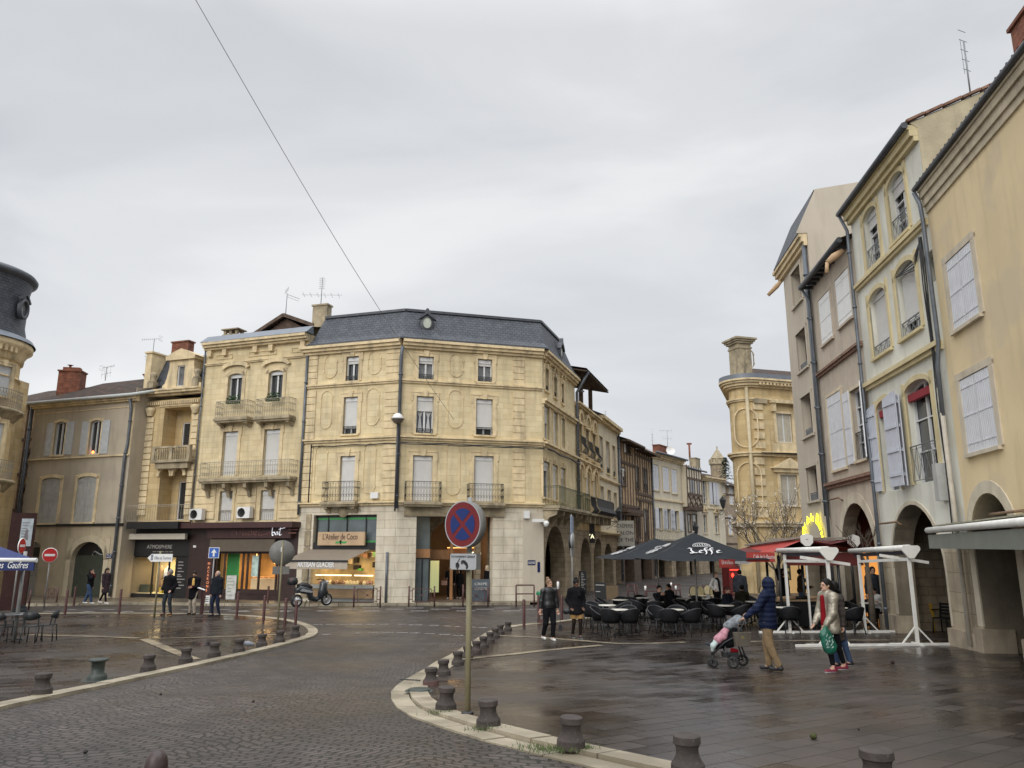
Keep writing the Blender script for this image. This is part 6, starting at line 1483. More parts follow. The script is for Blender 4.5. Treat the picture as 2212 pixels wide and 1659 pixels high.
for k in range(int(wN/.26)):st=len(g.v);g.lathe([(.09,0),(.09,.5)],8,(0,0,0));g.xf(Matrix.Translation((.13+k*.26,-.3,ztN+.08))@Matrix.Rotation(rad(-68),4,'X'),st)
fn.b(g,'eaves_tiles',mat('dark_tile',(.05,.043,.04),.8,.4,6),rfN)
g=MB();g.prism([(-.2,ztN+.05),(5.0,ztN+2.18),(5.0,ztN-3),(0,ztN-3),(0,ztN-.1)],0,.02);g.xf(Matrix.Translation((wN+.015,0,0))@Matrix.Rotation(PI/2,4,'Z'));fn.b(g,'gable',mat('gable_render',(.47,.41,.28),.95,.15,1.4,.01,20,stain=.3))
g=MB();[g.bar((wN+.02,-.3+.53*k,ztN+.1+.216*k),(wN+.02,.2+.53*k,ztN+.32+.216*k),.16,.07)for k in range(10)];fn.b(g,'verge_tiles',mat('verge_tile',(.23,.13,.09),.9,.4,3),rfN)
p=fn.P(wN-.1,1.6,ztN+.75);antenna(RN,p,1.9,'stack',.4)
pipe(fn,[(-.05,ztN-.1,-.36),(.02,ztN-.7,-.16),(.02,fn.Z(1880,960)+.4,-.16),(.12,fn.Z(1885,985),-.16),(.12,.1,-.16)],.06)
# ---- M: beige house
RM,fm,ztM,OM=rbuild('beige_house','worn pinkish-beige house with white plank shutters over a stone arch',pM,dR,tM,(1745,606,-.35),RENDER_B,
[(1772,1798,633,741),(1808,1840,586,700),(1793,1824,847,1015),(1843,1869,835,995)])
wM=tM;zaM=fm.Z(1854,1085);arM=(fm.U(1821,1200),fm.U(1896,1200),-.6,zaM);arM=arM+((arM[1]-arM[0])/2*1.15,)
zg=zaM+.75
g=MB();wall(g,0,wM,zg,ztM,OM,.25);shell(g,0,wM,zg,ztM,9);fm.b(g,'wall',RENDER_B)
REDW=mat('oxblood_panel',(.13,.035,.022),.8,.15,1.5)
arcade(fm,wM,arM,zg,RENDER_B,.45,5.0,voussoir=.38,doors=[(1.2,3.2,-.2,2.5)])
g=MB();cornice(g,0,wM,fm.Z(1772,806),[(.1,.16),(.1,.1)]);cornice(g,0,wM,fm.Z(1797,1043),[(.12,.2),(.12,.12)]);fm.b(g,'string_course',mat('brick_course',(.30,.19,.14),.9,.3,5,brick=(.22,.07,.01,(.7,.65,.6),(.6,.5,.45))))
for i in(0,1):shut2(fm,OM[i],WHITE,-.03,surr=.12,sm=RENDER_B)
shut2(fm,OM[2],PLANKW,-.03,surr=.14,sm=mat('cream_patch',(.58,.50,.36),.9,.15,2))
r=OM[3];w=window(fm,r[:4],y=.2,surr=.14,sm=mat('cream_patch',(.58,.50,.36)),key=False,ears=False,bars=3,rail=IRON,rk='bars',railh=1.0);leaf(fm,w,r[0]-.75,r[0]-.03,r[2]-.05,r[3]+.05,-.08,PLANKW,hinge_at='r');leaf(fm,w,r[1]+.03,r[1]+.75,r[2]-.05,r[3]+.02,-.08,PLANKW,hinge_at='l',ang=rad(20))
g=MB();g.add([(0,-.38,ztM+.02),(wM,-.38,ztM+.02),(wM,5.0,ztM+2.0),(0,5.0,ztM+2.0)],[(0,1,2,3)]);rfM=fm.b(g,'roof',TILE)
g=MB();g.tube([(-.1,-.42,ztM-.03),(wM-.1,-.42,ztM-.03)],.11,8);[g.box(.1+k*.5,.22+k*.5,-.36,0,ztM-.16,ztM-.04)for k in range(int(wM*2))];fm.b(g,'gutter',LEAD,rfM)
pipe(fm,[(.0,ztM-.1,-.4),(.0,ztM-.7,-.14),(.0,.1,-.14)],.062)
g=MB();g.tube([(wM-.6,-.75,ztM-.7),(wM-.55,-.5,ztM-.5),(wM-.5,-.2,ztM-.3)],[.09,.14,.1],8);g.tube([(wM-.62,-.8,ztM-1.1),(wM-.6,-.75,ztM-.7)],.07,8);fm.b(g,'terracotta_spout',mat('terracotta',(.5,.34,.2),.8,.1,4))
# red interior of the arcade with cursive script and an orange lit shop
g=MB();g.box(.06,.1,.5,4.2,2.5,zg-.25);rp=fm.b(g,'red_panel',REDW)
nib([[(0,.5),(.3,.85),(.55,.6),(.2,.2)],[(.35,.75),(.3,0)],[(.8,.5),(.75,.1),(1,.15)],[(1.1,.5),(1.05,.05)],[(1.3,.8),(1.25,.05)],[(1.5,.5),(1.45,.1),(1.7,.2)],[(1.9,.8),(1.85,.05)]],.5,rp,Matrix.Translation((.12,1.9,2.65))@Matrix.Rotation(-PI/2,4,'Z'),mat('pale_script',(.5,.35,.25),.7),'script_lettering',.05)
g=MB();g.box(.06,.09,.95,1.6,.1,2.5);fm.b(g,'lit_window',LAMP('orange_lit',(1,.42,.10),.6));g=MB();g.box(.06,.09,.5,.94,.1,2.49);fm.b(g,'pale_panel',RENDER_L)
g=MB();g.box(.4,1.4,2.4,2.45,0,2.6);fm.b(g,'lit_window',LAMP('amber_lit',(1,.5,.16),.42))
# ---- L: tall pale house with a mansard
RL_,fl_,ztL,OL=rbuild('tall_pale_house','tall narrow taupe house with slate mansard and one column of recessed windows',pL,dR,tL,(1668,591,-.35),RENDER_L,
[(1711,1732,577.6,659.5),(1722,1744,712,801),(1733,1755.5,851.6,943),(1744,1768,1007,1082)])
wL=tL;g=MB();zaL=fl_.Z(1765,1170);arL=(fl_.U(1744,1220),fl_.U(1793,1220),-.6,zaL);arL=arL+((arL[1]-arL[0])/2,)
wall(g,0,wL,zaL+.5,ztL,OL,.45);shell(g,0,wL,zaL+.5,ztL,11);g.box(-.01,.0,0,8,-.4,ztL);fl_.b(g,'wall',RENDER_L)
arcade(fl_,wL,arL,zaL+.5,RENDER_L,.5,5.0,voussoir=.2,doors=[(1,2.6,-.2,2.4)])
for r in OL:window(fl_,r[:4],y=.42,surr=.2,sm=RENDER_L,key=False,ears=False,mull=1,frame=TIMBER,rail=ZINC if r is not OL[0]else None,railh=.35)
g=MB();cornice(g,-.3,wL,ztL,[(.16,.35),(.22,.26),(.18,.15)],1,0);fl_.b(g,'moulding',TRIM)
zm_=ztL+2.0;g=MB();g.add([(-.3,-.38,ztL),(wL,-.38,ztL),(wL,.45,zm_),(.3,.45,zm_),(wL,10,zm_+1.2),(.3,10,zm_+1.2),(-.5,10,ztL)],[(0,1,2,3),(3,2,4,5),(0,3,5,6)]);fl_.b(g,'roof',SLATE)
g=MB();g.prism([(-.45,ztL),(.5,zm_+.02),(10,zm_+1.25),(10,3),(.02,3),(.02,ztL)],0,.03);g.xf(Matrix.Translation((wL+.03,0,0))@Matrix.Rotation(PI/2,4,'Z'));fl_.b(g,'gable',RENDER_L)
pipe(fl_,[(wL-.15,ztL-.5),(wL-.15,4)],.1)
g=MB();u,z=fl_.uz(1684,628,-.3);g.tube([(-.1,-.1,z+.6),(-.2,-.3,z+.4),(-.35,-.7,z)],[.08,.13,.09],8);fl_.b(g,'terracotta_spout',mat('terracotta',(.5,.34,.2),.8,.1,4))
# neon script curved over the arch
NEON=LAMP('yellow_neon',(1,.93,.02),2.2)
cx_,cz_=(arL[0]+arL[1])/2,fl_.Z(1765,1168);R0=(fl_.U(1786,1130)-fl_.U(1745,1130))/2*1.0
nw_='Café de la Bourse'
NS=empty('neon_sign',fl_.P(cx_,-.12,cz_),0,'glowing yellow neon cafe name curved over the small arch','neon sign');NS.rotation_euler=(0,0,fl_.rz)
for i,ch in enumerate(nw_):
    if ch==' ':continue
    a=rad(172)-rad(164)*i/(len(nw_)-1)
    text(None,ch,.7 if ch in 'CB' else .5,NS,Matrix.Translation((R0*.92*math.cos(a),0,R0*.62*math.sin(a)-.05))@Matrix.Rotation(-(a-PI/2)*.75,4,'Y')@Matrix.Translation((-.13,0,0)),NEON,.006,shear=.15,bold=.0,name='neon_letter')
# ---- O: yellow house nearest on the right
RO,fo,ztO,OO=rbuild('yellow_house','large yellow rendered house with white plank shutters nearest on the right',pNO,dO,wO,(1992,388,-.24),RENDER_Y,[(2052,2112,534,704),(2083,2151,800,975)])
zaO=fo.Z(2150,1062);arO=(fo.U(2108,1200),fo.U(2197,1200),-.6,zaO);arO=arO+((arO[1]-arO[0])/2,);zg=zaO+.6
g=MB();wall(g,0,wO,zg,ztO,OO,.25);shell(g,0,wO,zg,ztO,9);fo.b(g,'wall',RENDER_Y)
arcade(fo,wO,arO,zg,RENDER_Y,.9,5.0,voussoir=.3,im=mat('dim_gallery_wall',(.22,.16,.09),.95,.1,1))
for i in(0,1):shut2(fo,OO[i],PLANKW,-.03,surr=.22,sm=mat('surround_stone',(.55,.48,.37),.9,.12,2,stain=.4),label=('upper pair of closed white shutters','lower pair of closed white shutters')[i])
g=MB();cornice(g,-.05,wO,ztO,[(.14,.2),(.2,.16),(.24,.1),(.2,.05)]);fo.b(g,'moulding',mat('cornice_stone',(.50,.43,.31),.9,.15,2,stain=.5,streak=(.2,.17,.12)))
g=MB();g.add([(-.1,-.22,ztO+.02),(wO,-.22,ztO+.02),(wO,5.5,ztO+2.3),(-.2,5.5,ztO+2.3)],[(0,1,2,3)]);rfO=fo.b(g,'roof',TILE)
g=MB();g.tube([(-.12,-.24,ztO),(wO,-.24,ztO)],.075,8);fo.b(g,'gutter',LEAD,rfO)
g=MB()
for k in range(int(wO/.26)):st=len(g.v);g.lathe([(.09,0),(.09,.5)],8,(0,0,0));g.xf(Matrix.Translation((.05+k*.26,-.2,ztO+.08))@Matrix.Rotation(rad(-68),4,'X'),st)
fo.b(g,'eaves_tiles',mat('dark_tile',(.05,.043,.04)),rfO)
c=at(2206,100,15.2);chimney(RO,(c.x+.9,c.y,0),1.5,1.2,c.z-1.2,2.2,BRICK,rz=fo.rz,label='red brick chimney cut by the right edge')
g=MB();g.tube([(-.1,-.26,ztO-.1),(.05,-.2,ztO-.5),(.05,-.17,ztO-1.0),(.1,-.17,fo.Z(2048,735)),(-.15,-.17,fo.Z(2044,790)),(-.2,-.17,fo.Z(2058,900))],.06,8);fo.b(g,'drainpipe',PIPE)
g=MB();g.tube([(-.2,-.17,fo.Z(2058,830)),(-.2,-.17,.1)],.062,8);fo.b(g,'drainpipe',mat('pale_painted_pipe',(.45,.41,.34),.6,.15,4))
g=MB()
for j in range(4):
    rnd=random.Random(j);g.tube([(-.35-.03*j+.04*math.sin(k*1.3+j),-.12-.03*(j%3),fo.Z(2005,505)*(1-k/12)+fo.Z(2065,1180)*k/12)for k in range(13)],.018,5)
    g.tube([(-.35,-.12,fo.Z(2005,505)-.0),(-1.2,-.1,fn.Z(1960,565)+.1*j-.6),(-2.6,-.14,fn.Z(1900,610)-.45)],.016,5)
fo.b(g,'cable_bundle',BLACK)
g=MB();u,z=fo.uz(2050,1040);g.box(u-.3,u-.02,-.28,-.05,z-.5,z+.5);fo.b(g,'meter_box',mat('grey_box',(.4,.4,.38),.6))
for fr,px,py,l in((fo,2190,1108,1.6),(fn,1930,1130,1.5),(fm,1810,1078,1.2)):
    g=MB();u,z=fr.uz(px,py);g.tube([(u-l/2,-.16,z),(u+l/2,-.16,z+.02)],.035,6);g.tube([(u+l/2,-.16,z),(u+l/2,-.0,z-.1)],.03,6);fr.b(g,'stone_tie_bar',mat('rusty_iron',(.2,.13,.08),.9,.3,8))
# ================================================================== STREET FURNITURE
def ground_at(px,py,dz=.05):
    p=gp(px,py,dz);return p
SB=mat('stone_bollard',(.045,.035,.031),.8,.3,7,.006,30,fleck=((.075,.065,.055),30,.62),stain=.5,streak=(.03,.03,.022))
SBR=mat('reddish_bollard_foot',(.085,.045,.04),.75,.3,7,.006,30)
def waisted():
    g=MB();n=28
    for prof in([(0,.30),(.106,.30),(.116,.292)],[(.116,.292),(.119,.238)],[(.119,.238),(.106,.226)],[(.106,.226),(.097,.205),(.095,.18),(.103,.14),(.122,.105),(.138,.088)]):g.lathe(prof,n)
    f=MB();f.lathe([(.138,.088),(.143,.08)],n);f.lathe([(.143,.08),(.148,0)],n)
    return g,f
bo=empty('stone_bollard',(0,0,0),0,'x','bollard','waisted stone bollards round the right plaza')
g,f=waisted();g.build('shaft',SB,bo);f.build('foot',SB,bo)
BR=[(1097,1363.5,19.5,'farthest stone bollard of the row beside the walking women'),(1081,1370.6,20,'second farthest stone bollard on the right kerb'),(1070,1379,20.8,'third farthest stone bollard on the right kerb'),(1058,1389,23,'fourth farthest stone bollard on the right kerb'),(1044,1400,25,'stone bollard in the middle of the far bunch right of the sign pole'),(1028,1411.7,27.3,'stone bollard just right of the tall sign pole'),(1009,1423.4,28,'stone bollard half hidden by the sign pole'),(988,1438,31.8,'first stone bollard left of the sign pole going nearer'),(957,1460,36.5,'stone bollard two before the dark chain mark'),(929,1481.5,41,'stone bollard with reddish foot where a dark band crosses the kerb'),(961,1535.4,50,'stone bollard beside the round metal cover'),(1054.5,1572,60,'stone bollard right of the foot of the sign pole'),(1235.5,1620,71.6,'whole stone bollard nearest the camera with grass tufts at its foot')]
def place(root,px,py,dz,rz,label,group,first,sc=None):
    p=gp(px,py,dz)
    if first:root.location=p;root.rotation_euler=(0,0,rz);root['label']=label;root['group']=group;o=root
    else:o=dup(root,p,rz,label,group)
    if sc:o.scale=(sc,)*3
    return o
GR='waisted stone bollards round the right plaza'
bpos=[]
for i,(x,y,h,l)in enumerate(BR):
    o=place(bo,x,y-1,.06,i*.7,l,GR,i==0,.92);o.location.y+=.13;o.location.z=gz(o.location.y)+.05;o.rotation_euler[0]=.03*math.sin(i*2.7);o.rotation_euler[1]=.03*math.cos(i*1.9)
    if i==9:
        for ch in KIDS(o):
            if ch.name.startswith('foot'):ch.data=ch.data.copy();ch.data.materials.clear();ch.data.materials.append(SBR)
for x,ty,w,l,sc in((1483,1587,55,'large stone bollard cut off by the bottom edge in the middle',1.0),(1892,1618,66,'flat-sided stone bollard cut off at the bottom right',1.1)):
    Y=.218*sc*FL/w;p=at(x,ty,Y);z=gz(p.y)+.055;h=p.z-z
    o=dup(bo,(p.x,p.y,z),.3,l,GR,(sc*.92,sc*.92,h/.30))
GL='waisted stone bollards along the left kerb'
BLF=[(89,1500.8,'nearest stone bollard on the left kerb'),(320,1449.6,'third stone bollard on the left kerb right of the green iron one'),(400.6,1431.5,'fourth stone bollard on the left kerb where a pale strip meets it'),(462.5,1418,'fifth stone bollard on the left kerb'),(516,1408.7,'stone bollard with a pigeon beside it'),(565,1396.5,'third stone bollard from the tip of the left plaza'),(604,1388,'second stone bollard from the tip of the left plaza'),(638,1375,'stone bollard at the tip of the left plaza')]
for i,(x,y,l)in enumerate(BLF):dup(bo,gp(x,y-1,.05),i*.9,l,GL,(1.0,)*3)
GI=mat('dark_green_iron',(.035,.045,.038),.5,.25,6,.003,30)
g=MB();g.lathe([(0,.36),(.15,.36),(.165,.345),(.16,.32),(.11,.31),(.105,.12),(.15,.09),(.16,.06),(.165,0)],24)
p=gp(209,1469,.05);cb=empty('iron_bollard',p,0,'dark green cast-iron capstan between the two nearest stone bollards of the left kerb','bollard');g.build('shaft',GI,cb);g=MB();g.lathe([(.0,.012),(.25,.012),(.26,0)],24);g.build('base_plate',GI,cb)
g=MB();g.lathe([(0,.03),(.16,.03),(.17,.025),(.17,0)],24);p=gp(905,1492,.055);mc=empty('metal_cover',p,0,'low round metal cover on the paving beside a stone bollard','cover');g.build('lid',GI,mc);g=MB();g.lathe([(.17,.006),(.21,.006),(.22,0)],24);g.build('ring',GI,mc)
g=MB();a=gp(905,1470.5,.07);b=gp(867,1468.5,.07)
for k in range(7):q=a.lerp(b,k/6);g.lathe([(.0,.02),(.02,.014),(.02,0)],8,tuple(q),sx=1.3)
tag(g.build('chain',IRON),'short dark chain lying across the pale kerb','chain')
# grass tufts at the bollards and the kerb
TUFT=mat('small_grass',(.07,.10,.03),.8,.4,20)
g=MB();rnd=random.Random(2)
for(x,y,n,sp)in((1207,1622,90,.10),(1262,1618,70,.08),(1150,1615,60,.12),(1180,1622,60,.1),(1068,1574,40,.12),(953,1540,40,.1),(1040,1577,30,.1)):
    c=gp(x,y,.05)
    for _ in range(n):
        q=c+Vector((rnd.gauss(0,sp),rnd.gauss(0,sp*.5),0));h=rnd.uniform(.02,.06);d=Vector((rnd.uniform(-.03,.03),rnd.uniform(-.03,.03),h));e=Vector((.004,0,0));g.add([q-e,q+e,q+d],[(0,1,2)])
tag(g.build('grass',TUFT),'sparse grass tufts in the joints beside the kerb and bollards','grass',kind='stuff')
# ---- round-topped post at the bottom edge
PM=mat('worn_maroon_paint',(.04,.024,.022),.45,.35,8,.002,60)
Y=3.9;p=at(340.6,1619,Y);h=p.z-gz(Y)-0
ro_=empty('round_post',(p.x,p.y,gz(Y)),0,'black round-topped post cut off by the bottom edge','post');R_=.052
g=MB();g.lathe([(0,h),(R_*.55,h-.01),(R_*.88,h-.035),(R_,h-.07),(R_,h-.2)],28);g.build('cap',PM,ro_);g=MB();g.lathe([(R_,h-.2),(R_+.004,h-.205),(R_+.004,0)],28);g.build('shaft',PM,ro_)
# ---- thin maroon posts
GP='thin maroon steel posts'
po=empty('steel_post',(0,0,0),0,'x','post',GP);g=MB();g.lathe([(0,1.0),(.045,.995),(.05,.98),(.05,0)],14);g.build('shaft',MAROON,po);g=MB();g.lathe([(.051,.86),(.055,.855),(.055,.83),(.051,.825)],14);g.build('collar',MAROON,po)
PS=[(140,1273.7,1326.8,'leftmost tall maroon post on the edge of the left plaza'),(257,1272,1326,'maroon post in front of the white wall left of the clothes shop'),(435,1266,1326.5,'stout maroon post between the scarfed person and the balding man'),(511,1278,1334.6,'maroon post right of the three standing people'),(569,1286,1342,'maroon post left of the back-turned road sign'),(615,1292,1352,'maroon post between the back-turned sign and the scooter'),(638,1298,1352,'maroon post below the rear wheel of the scooter'),(578,1266,1306.5,'maroon post on the pavement before the macaroon shop'),(159,1267,1309,'maroon post beside the dark arched shutter'),(1132,1294.6,1353,'maroon post at the far corner of the right plaza'),(1214,1286,1339,'maroon post between the two walking women'),(1377,1263,1292,'short maroon post far behind the seated couple')]
for i,(x,ty,by,l)in enumerate(PS):
    o=place(po,x,by,.05,0,l,GP,i==0);r=ray(x,ty);k=o.location.y/r.y;h=CAMZ+r.z*k-o.location.z;s_=1.5 if i==2 else 1;o.scale=(s_,s_,h/1.0)
# posts with a white reflective head
GW='maroon posts with white bands'
pw=empty('banded_post',(0,0,0),0,'x','post',GW);g=MB();g.lathe([(0,1.0),(.045,.995),(.05,.98),(.05,0)],14);g.build('shaft',MAROON,pw);g=MB();g.lathe([(.051,.93),(.056,.93),(.056,.66),(.051,.66)],14);g.build('band',WHITE,pw)
for i,(x,ty,by,l)in enumerate([(1206,1252,1312,'white-banded post just right of the blonde woman'),(1395,1263,1300,'white-banded post left of the seated couple'),(1451,1256,1290,'taller white-banded post right of the seated couple'),(1461,1263,1296,'rightmost white-banded post behind the terrace')]):
    o=place(pw,x,by,.05,0,l,GW,i==0);r=ray(x,ty);k=o.location.y/r.y;o.scale=(1,1,(CAMZ+r.z*k-o.location.z))
# ---- barriers
def barrier(xl,xr,ty,by,label,kind='cross',group='maroon tubular barriers',dz=.13):
    a,b=gp(xl,by,dz),gp(xr,by,dz);d=b-a;rz=math.atan2(d.y,d.x);w=math.hypot(d.x,d.y);r=ray(xl,ty);h=CAMZ+r.z*a.y/r.y-a.z
    e=empty('barrier',a,rz,label,'barrier',group)
    for u in(0,w):
        g=MB();g.tube([(u,0,-.1),(u,0,h)],.038,10);g.build('post',MAROON,e)
    g=MB();t=.03
    if kind=='cross':
        z0,z1,u0,u1=.16,h*.86,.16,w-.16
        for p,q in(((u0,z0),(u1,z0)),((u1,z0),(u1,z1)),((u1,z1),(u0,z1)),((u0,z1),(u0,z0)),((0,z0+.1),(u0,z0+.1)),((w,z0+.1),(u1,z0+.1)),((0,z1-.1),(u0,z1-.1)),((w,z1-.1),(u1,z1-.1))):g.bar((p[0],0,p[1]),(q[0],0,q[1]),t)
        g.bar((u0,.0,z0),(u1,.0,z1),.016);g.bar((u0,.01,z1),(u1,.01,z0),.016);g.disc(((u0+u1)/2,.02,(z0+z1)/2),.05,12,'y',0,.03)
    else:
        g.bar((0,0,h),(w,0,h),.06);g.bar((0,0,h*.55),(w,0,h*.55),.05)
    g.build('frame',MAROON,e);return e
barrier(764,821,1266,1307.5,'cross-braced barrier below the ice-cream counter');barrier(883,938,1266,1307,'cross-braced barrier at the left of the passage');barrier(1000,1054,1265,1306.5,'cross-braced barrier in front of the chalkboard')
barrier(95,122,1267,1301,'small cross-braced barrier below the lone no-entry sign');barrier(32,62,1273,1313,'cross-braced barrier by the advertising column')
barrier(1115,1154,1264,1306,'plain two-rail barrier against the corner house','plain')
for i,(a,b,t,y,l)in enumerate([(1287,1302,1263,1298,'first two-rail barrier beyond the walking women'),(1357,1371,1263,1294,'two-rail barrier by the wooden post of the arcade'),(1397,1420,1266,1291,'two-rail barrier behind the seated couple'),(1453,1470,1263,1291,'two-rail barrier right of the seated couple'),(1500,1522,1266,1290,'two-rail barrier behind the wicker chairs')]):barrier(a,b,t,y,l,'plain',dz=.05)
# ---- road signs
SGREY=mat('galvanised_pole',(.28,.28,.27),.5,.15,6,metal=.3,stain=.3);SKH=mat('khaki_pole',(.20,.175,.10),.6,.15,5,stain=.4,streak=(.12,.1,.06))
SRED=mat('sign_red',(.15,.008,.010),.45,.08,4);SBLUE=mat('sign_blue',(.004,.022,.13),.45,.1,4);SWHT=mat('sign_white',(.36,.37,.38),.45,.05,4);SBACK=mat('sign_back',(.16,.155,.14),.6,.2,5)
SRED2=mat('bright_sign_red',(.48,.02,.02),.4,.05,4);SBLUE2=mat('bright_sign_blue',(.02,.10,.42),.4,.05,4)
def disc_y(g,c,r,y0,y1,m=0,n=40,r1=None,a0=0,a1=2*PI):
    st=len(g.v);g.lathe([(0,0),(r,0),(r1 or r,y1-y0)]+([(0,y1-y0)]if not r1 else[(0,y1-y0)]),n,m=m);g.xf(Matrix.Translation((c[0],y0,c[1]))@Matrix.Rotation(-PI/2,4,'X'),st)
p=gp(1010,1541,.06);Ys=p.y
NSgn=empty('no_stopping_sign',p,rad(-36),'red and blue no-stopping sign on a khaki pole above a towing plate','road sign')
zc_=at(1013,1133,Ys).z-p.z;rr=49.5/FL*Ys*.98
g=MB();g.tube([(0,.0,-.1),(0,.0,zc_-.35)],.036,12);g.build('pole',SKH,NSgn);g=MB();g.tube([(0,0,zc_-.4),(0,0,zc_+rr+.05)],.034,10);g.build('pole_top',SGREY,NSgn)
g=MB();g.lathe([(0,0),(.08,0),(.07,.02),(.04,.03)],12);g.build('base',IRON,NSgn)
g=MB();disc_y(g,(0,zc_),rr,-.14,-.03);g.v=g.v;sgn_=g.build('sign_case',SBACK,NSgn)
g=MB();n=48
def ringp(g,c,r0,r1,y,m):
    for k in range(n):a,b=2*PI*k/n,2*PI*(k+1)/n;g.add([(c[0]+r0*math.cos(a),y,c[1]+r0*math.sin(a)),(c[0]+r0*math.cos(b),y,c[1]+r0*math.sin(b)),(c[0]+r1*math.cos(b),y,c[1]+r1*math.sin(b)),(c[0]+r1*math.cos(a),y,c[1]+r1*math.sin(a))],[(0,1,2,3)],m)
ringp(g,(0,zc_),rr*.95,rr,-.146,0);ringp(g,(0,zc_),.001,rr*.95,-.144,1)
ri=rr*.68;bw=rr*.085
for q in range(4):      # four blue quadrants between the crossed red bars
    c0=q*PI/2;da=math.asin(bw/ri);pts=[(bw*1.414*math.cos(c0),bw*1.414*math.sin(c0))]+[(ri*math.cos(a),ri*math.sin(a))for a in[c0-PI/4+da+(PI/2-2*da)*k/10 for k in range(11)]]
    g.add([(x,-.148,zc_+z)for x,z in pts],[tuple(range(len(pts)))],2)
g.build('sign_face',[SWHT,SRED,SBLUE],NSgn)
zp1,zp0=at(1013,1196,Ys).z-p.z,at(1013,1230,Ys).z-p.z;pwid=70/FL*Ys
g=MB();g.box(-pwid/2,pwid/2,-.12,-.035,zp0,zp1);pl=g.build('plate',SBACK,NSgn)
g=MB();c_=.02;g.prism([(-pwid/2+c_,zp0),(pwid/2-c_,zp0),(pwid/2,zp0+c_),(pwid/2,zp1-c_),(pwid/2-c_,zp1),(-pwid/2+c_,zp1),(-pwid/2,zp1-c_),(-pwid/2,zp0+c_)],-.125,-.121);pf=g.build('plate_face',SWHT,NSgn)
text(None,'STATIONNEMENT GÊNANT',.036,NSgn,Matrix.Translation((-pwid*.46,-.128,zp1-.048)),BLACK,.001,width=pwid*.92)
g=MB();s_=pwid/.36;zc2=(zp0+zp1)/2-.02
for poly in([(-.10,-.045),(-.05,-.045),(-.05,-.01),(-.07,.01),(-.10,.0)],[(-.085,.0),(-.045,.055),(-.04,.05),(-.07,-.0)],[(-.025,.025),(.0,.035),(.03,.03),(.065,.0),(.075,-.04),(.055,-.045),(.03,-.015),(-.0,.005),(-.03,.01)]):g.prism([(x*s_,zc2+z*s_)for x,z in poly],-.128,-.126)
disc_y(g,(-.075*s_,zc2-.05*s_),.012*s_,-.129,-.126);disc_y(g,(.055*s_,zc2-.045*s_),.013*s_,-.129,-.126);disc_y(g,(-.012*s_,zc2+.002*s_),.012*s_,-.129,-.126);g.build('tow_symbol',BLACK,NSgn)
def roadsign(name,px,py,label,top,dz=.05,poler=.03,pole=SGREY,rz=0,group=None):
    p=gp(px,py,dz);e=empty(name,p,rz,label,'road sign',group);h=at(px,top,p.y).z-p.z
    g=MB();g.tube([(0,0,-.1),(0,0,h)],poler,10);g.build('pole',pole,e);return e,p,(lambda y:at(px,y,p.y).z-p.z),p.y/FL
e,p,Z_,k=roadsign('road_sign',599,1364,'grey back of a round road sign with a small plate, left of the scooter',1168,pole=SKH,rz=rad(25))
g=MB();disc_y(g,(0,Z_(1194)),26*k,-.0,.08);g.build('sign_back',SBACK,e);g=MB();z=Z_(1232);g.box(-17*k,17*k,0,.06,z-8*k,z+8*k);g.build('plate_back',SBACK,e);g=MB();g.box(-.05,.02,-.02,-.005,Z_(1192),Z_(1182));g.build('sticker',WHITE,e)
e,p,Z_,k=roadsign('one_way_sign',453,1322,'blue square sign with white up arrow beside the macaroon shop',1186)
s_=11*k;z=Z_(1194);g=MB();g.box(-s_,s_,-.06,-.035,z-s_,z+s_);g.box(-s_*.9,s_*.9,-.065,-.061,z-s_*.9,z+s_*.9,1);g.prism([(-.12*s_*1.4,z-s_*.7),(.12*s_*1.4,z-s_*.7),(.17*s_,z),(.55*s_,z),(0,z+.7*s_),(-.55*s_,z),(-.17*s_,z)],-.07,-.066,0);g.build('sign_face',[WHITE,SBLUE2],e)
e,p,Z_,k=roadsign('direction_sign',333,1335,'white arrow-shaped tourist office sign on a khaki pole',1190,pole=SKH,poler=.035)
z=Z_(1205);w=26*k;g=MB();h=8*k;x0=2*k;g.prism([(x0-w,z),(x0-w+h,z-h),(x0+w,z-h),(x0+w,z+h),(x0-w+h,z+h)],-.08,-.04);pn=g.build('sign_panel',WHITE,e);text(None,'Office du Tourisme',.17,e,Matrix.Translation((x0-w*.45,-.083,z-.06)),mat('blue_grey_letter',(.12,.13,.2),.6),.002,width=w*1.35);g=MB();g.box(x0-w*.72,x0-w*.55,-.085,-.08,z-.09,z+.12);text(None,'i',.2,e,Matrix.Translation((x0-w*.67,-.088,z-.06)),WHITE,.002);g.build('info_symbol',mat('blue_grey_letter',(.12,.13,.2)),e)
def noentry(px,py,cy,r,rz,label):
    e,p,Z_,k=roadsign('no_entry_sign',px,py,label,cy-r,dz=.12,rz=rz,group='round red no-entry signs');R_=r*k
    g=MB();disc_y(g,(0,Z_(cy)),R_,-.07,-.035);g.build('sign_case',WHITE,e);g=MB();ringp(g,(0,Z_(cy)),.001,R_*.93,-.073,0);g.box(-R_*.66,R_*.66,-.08,-.074,Z_(cy)-R_*.15,Z_(cy)+R_*.15,1);g.build('sign_face',[SRED2,WHITE],e)
noentry(95,1312,1199,15,rad(12),'no-entry sign standing alone before the grey house wall');noentry(24,1330,1179,16,rad(98),'no-entry sign turned sideways next to the advertising column')
e,p,Z_,k=roadsign('sign_cluster',1238,1340,'grey pole carrying a street plate and back-turned signs before the arches',1112,rz=rad(75))
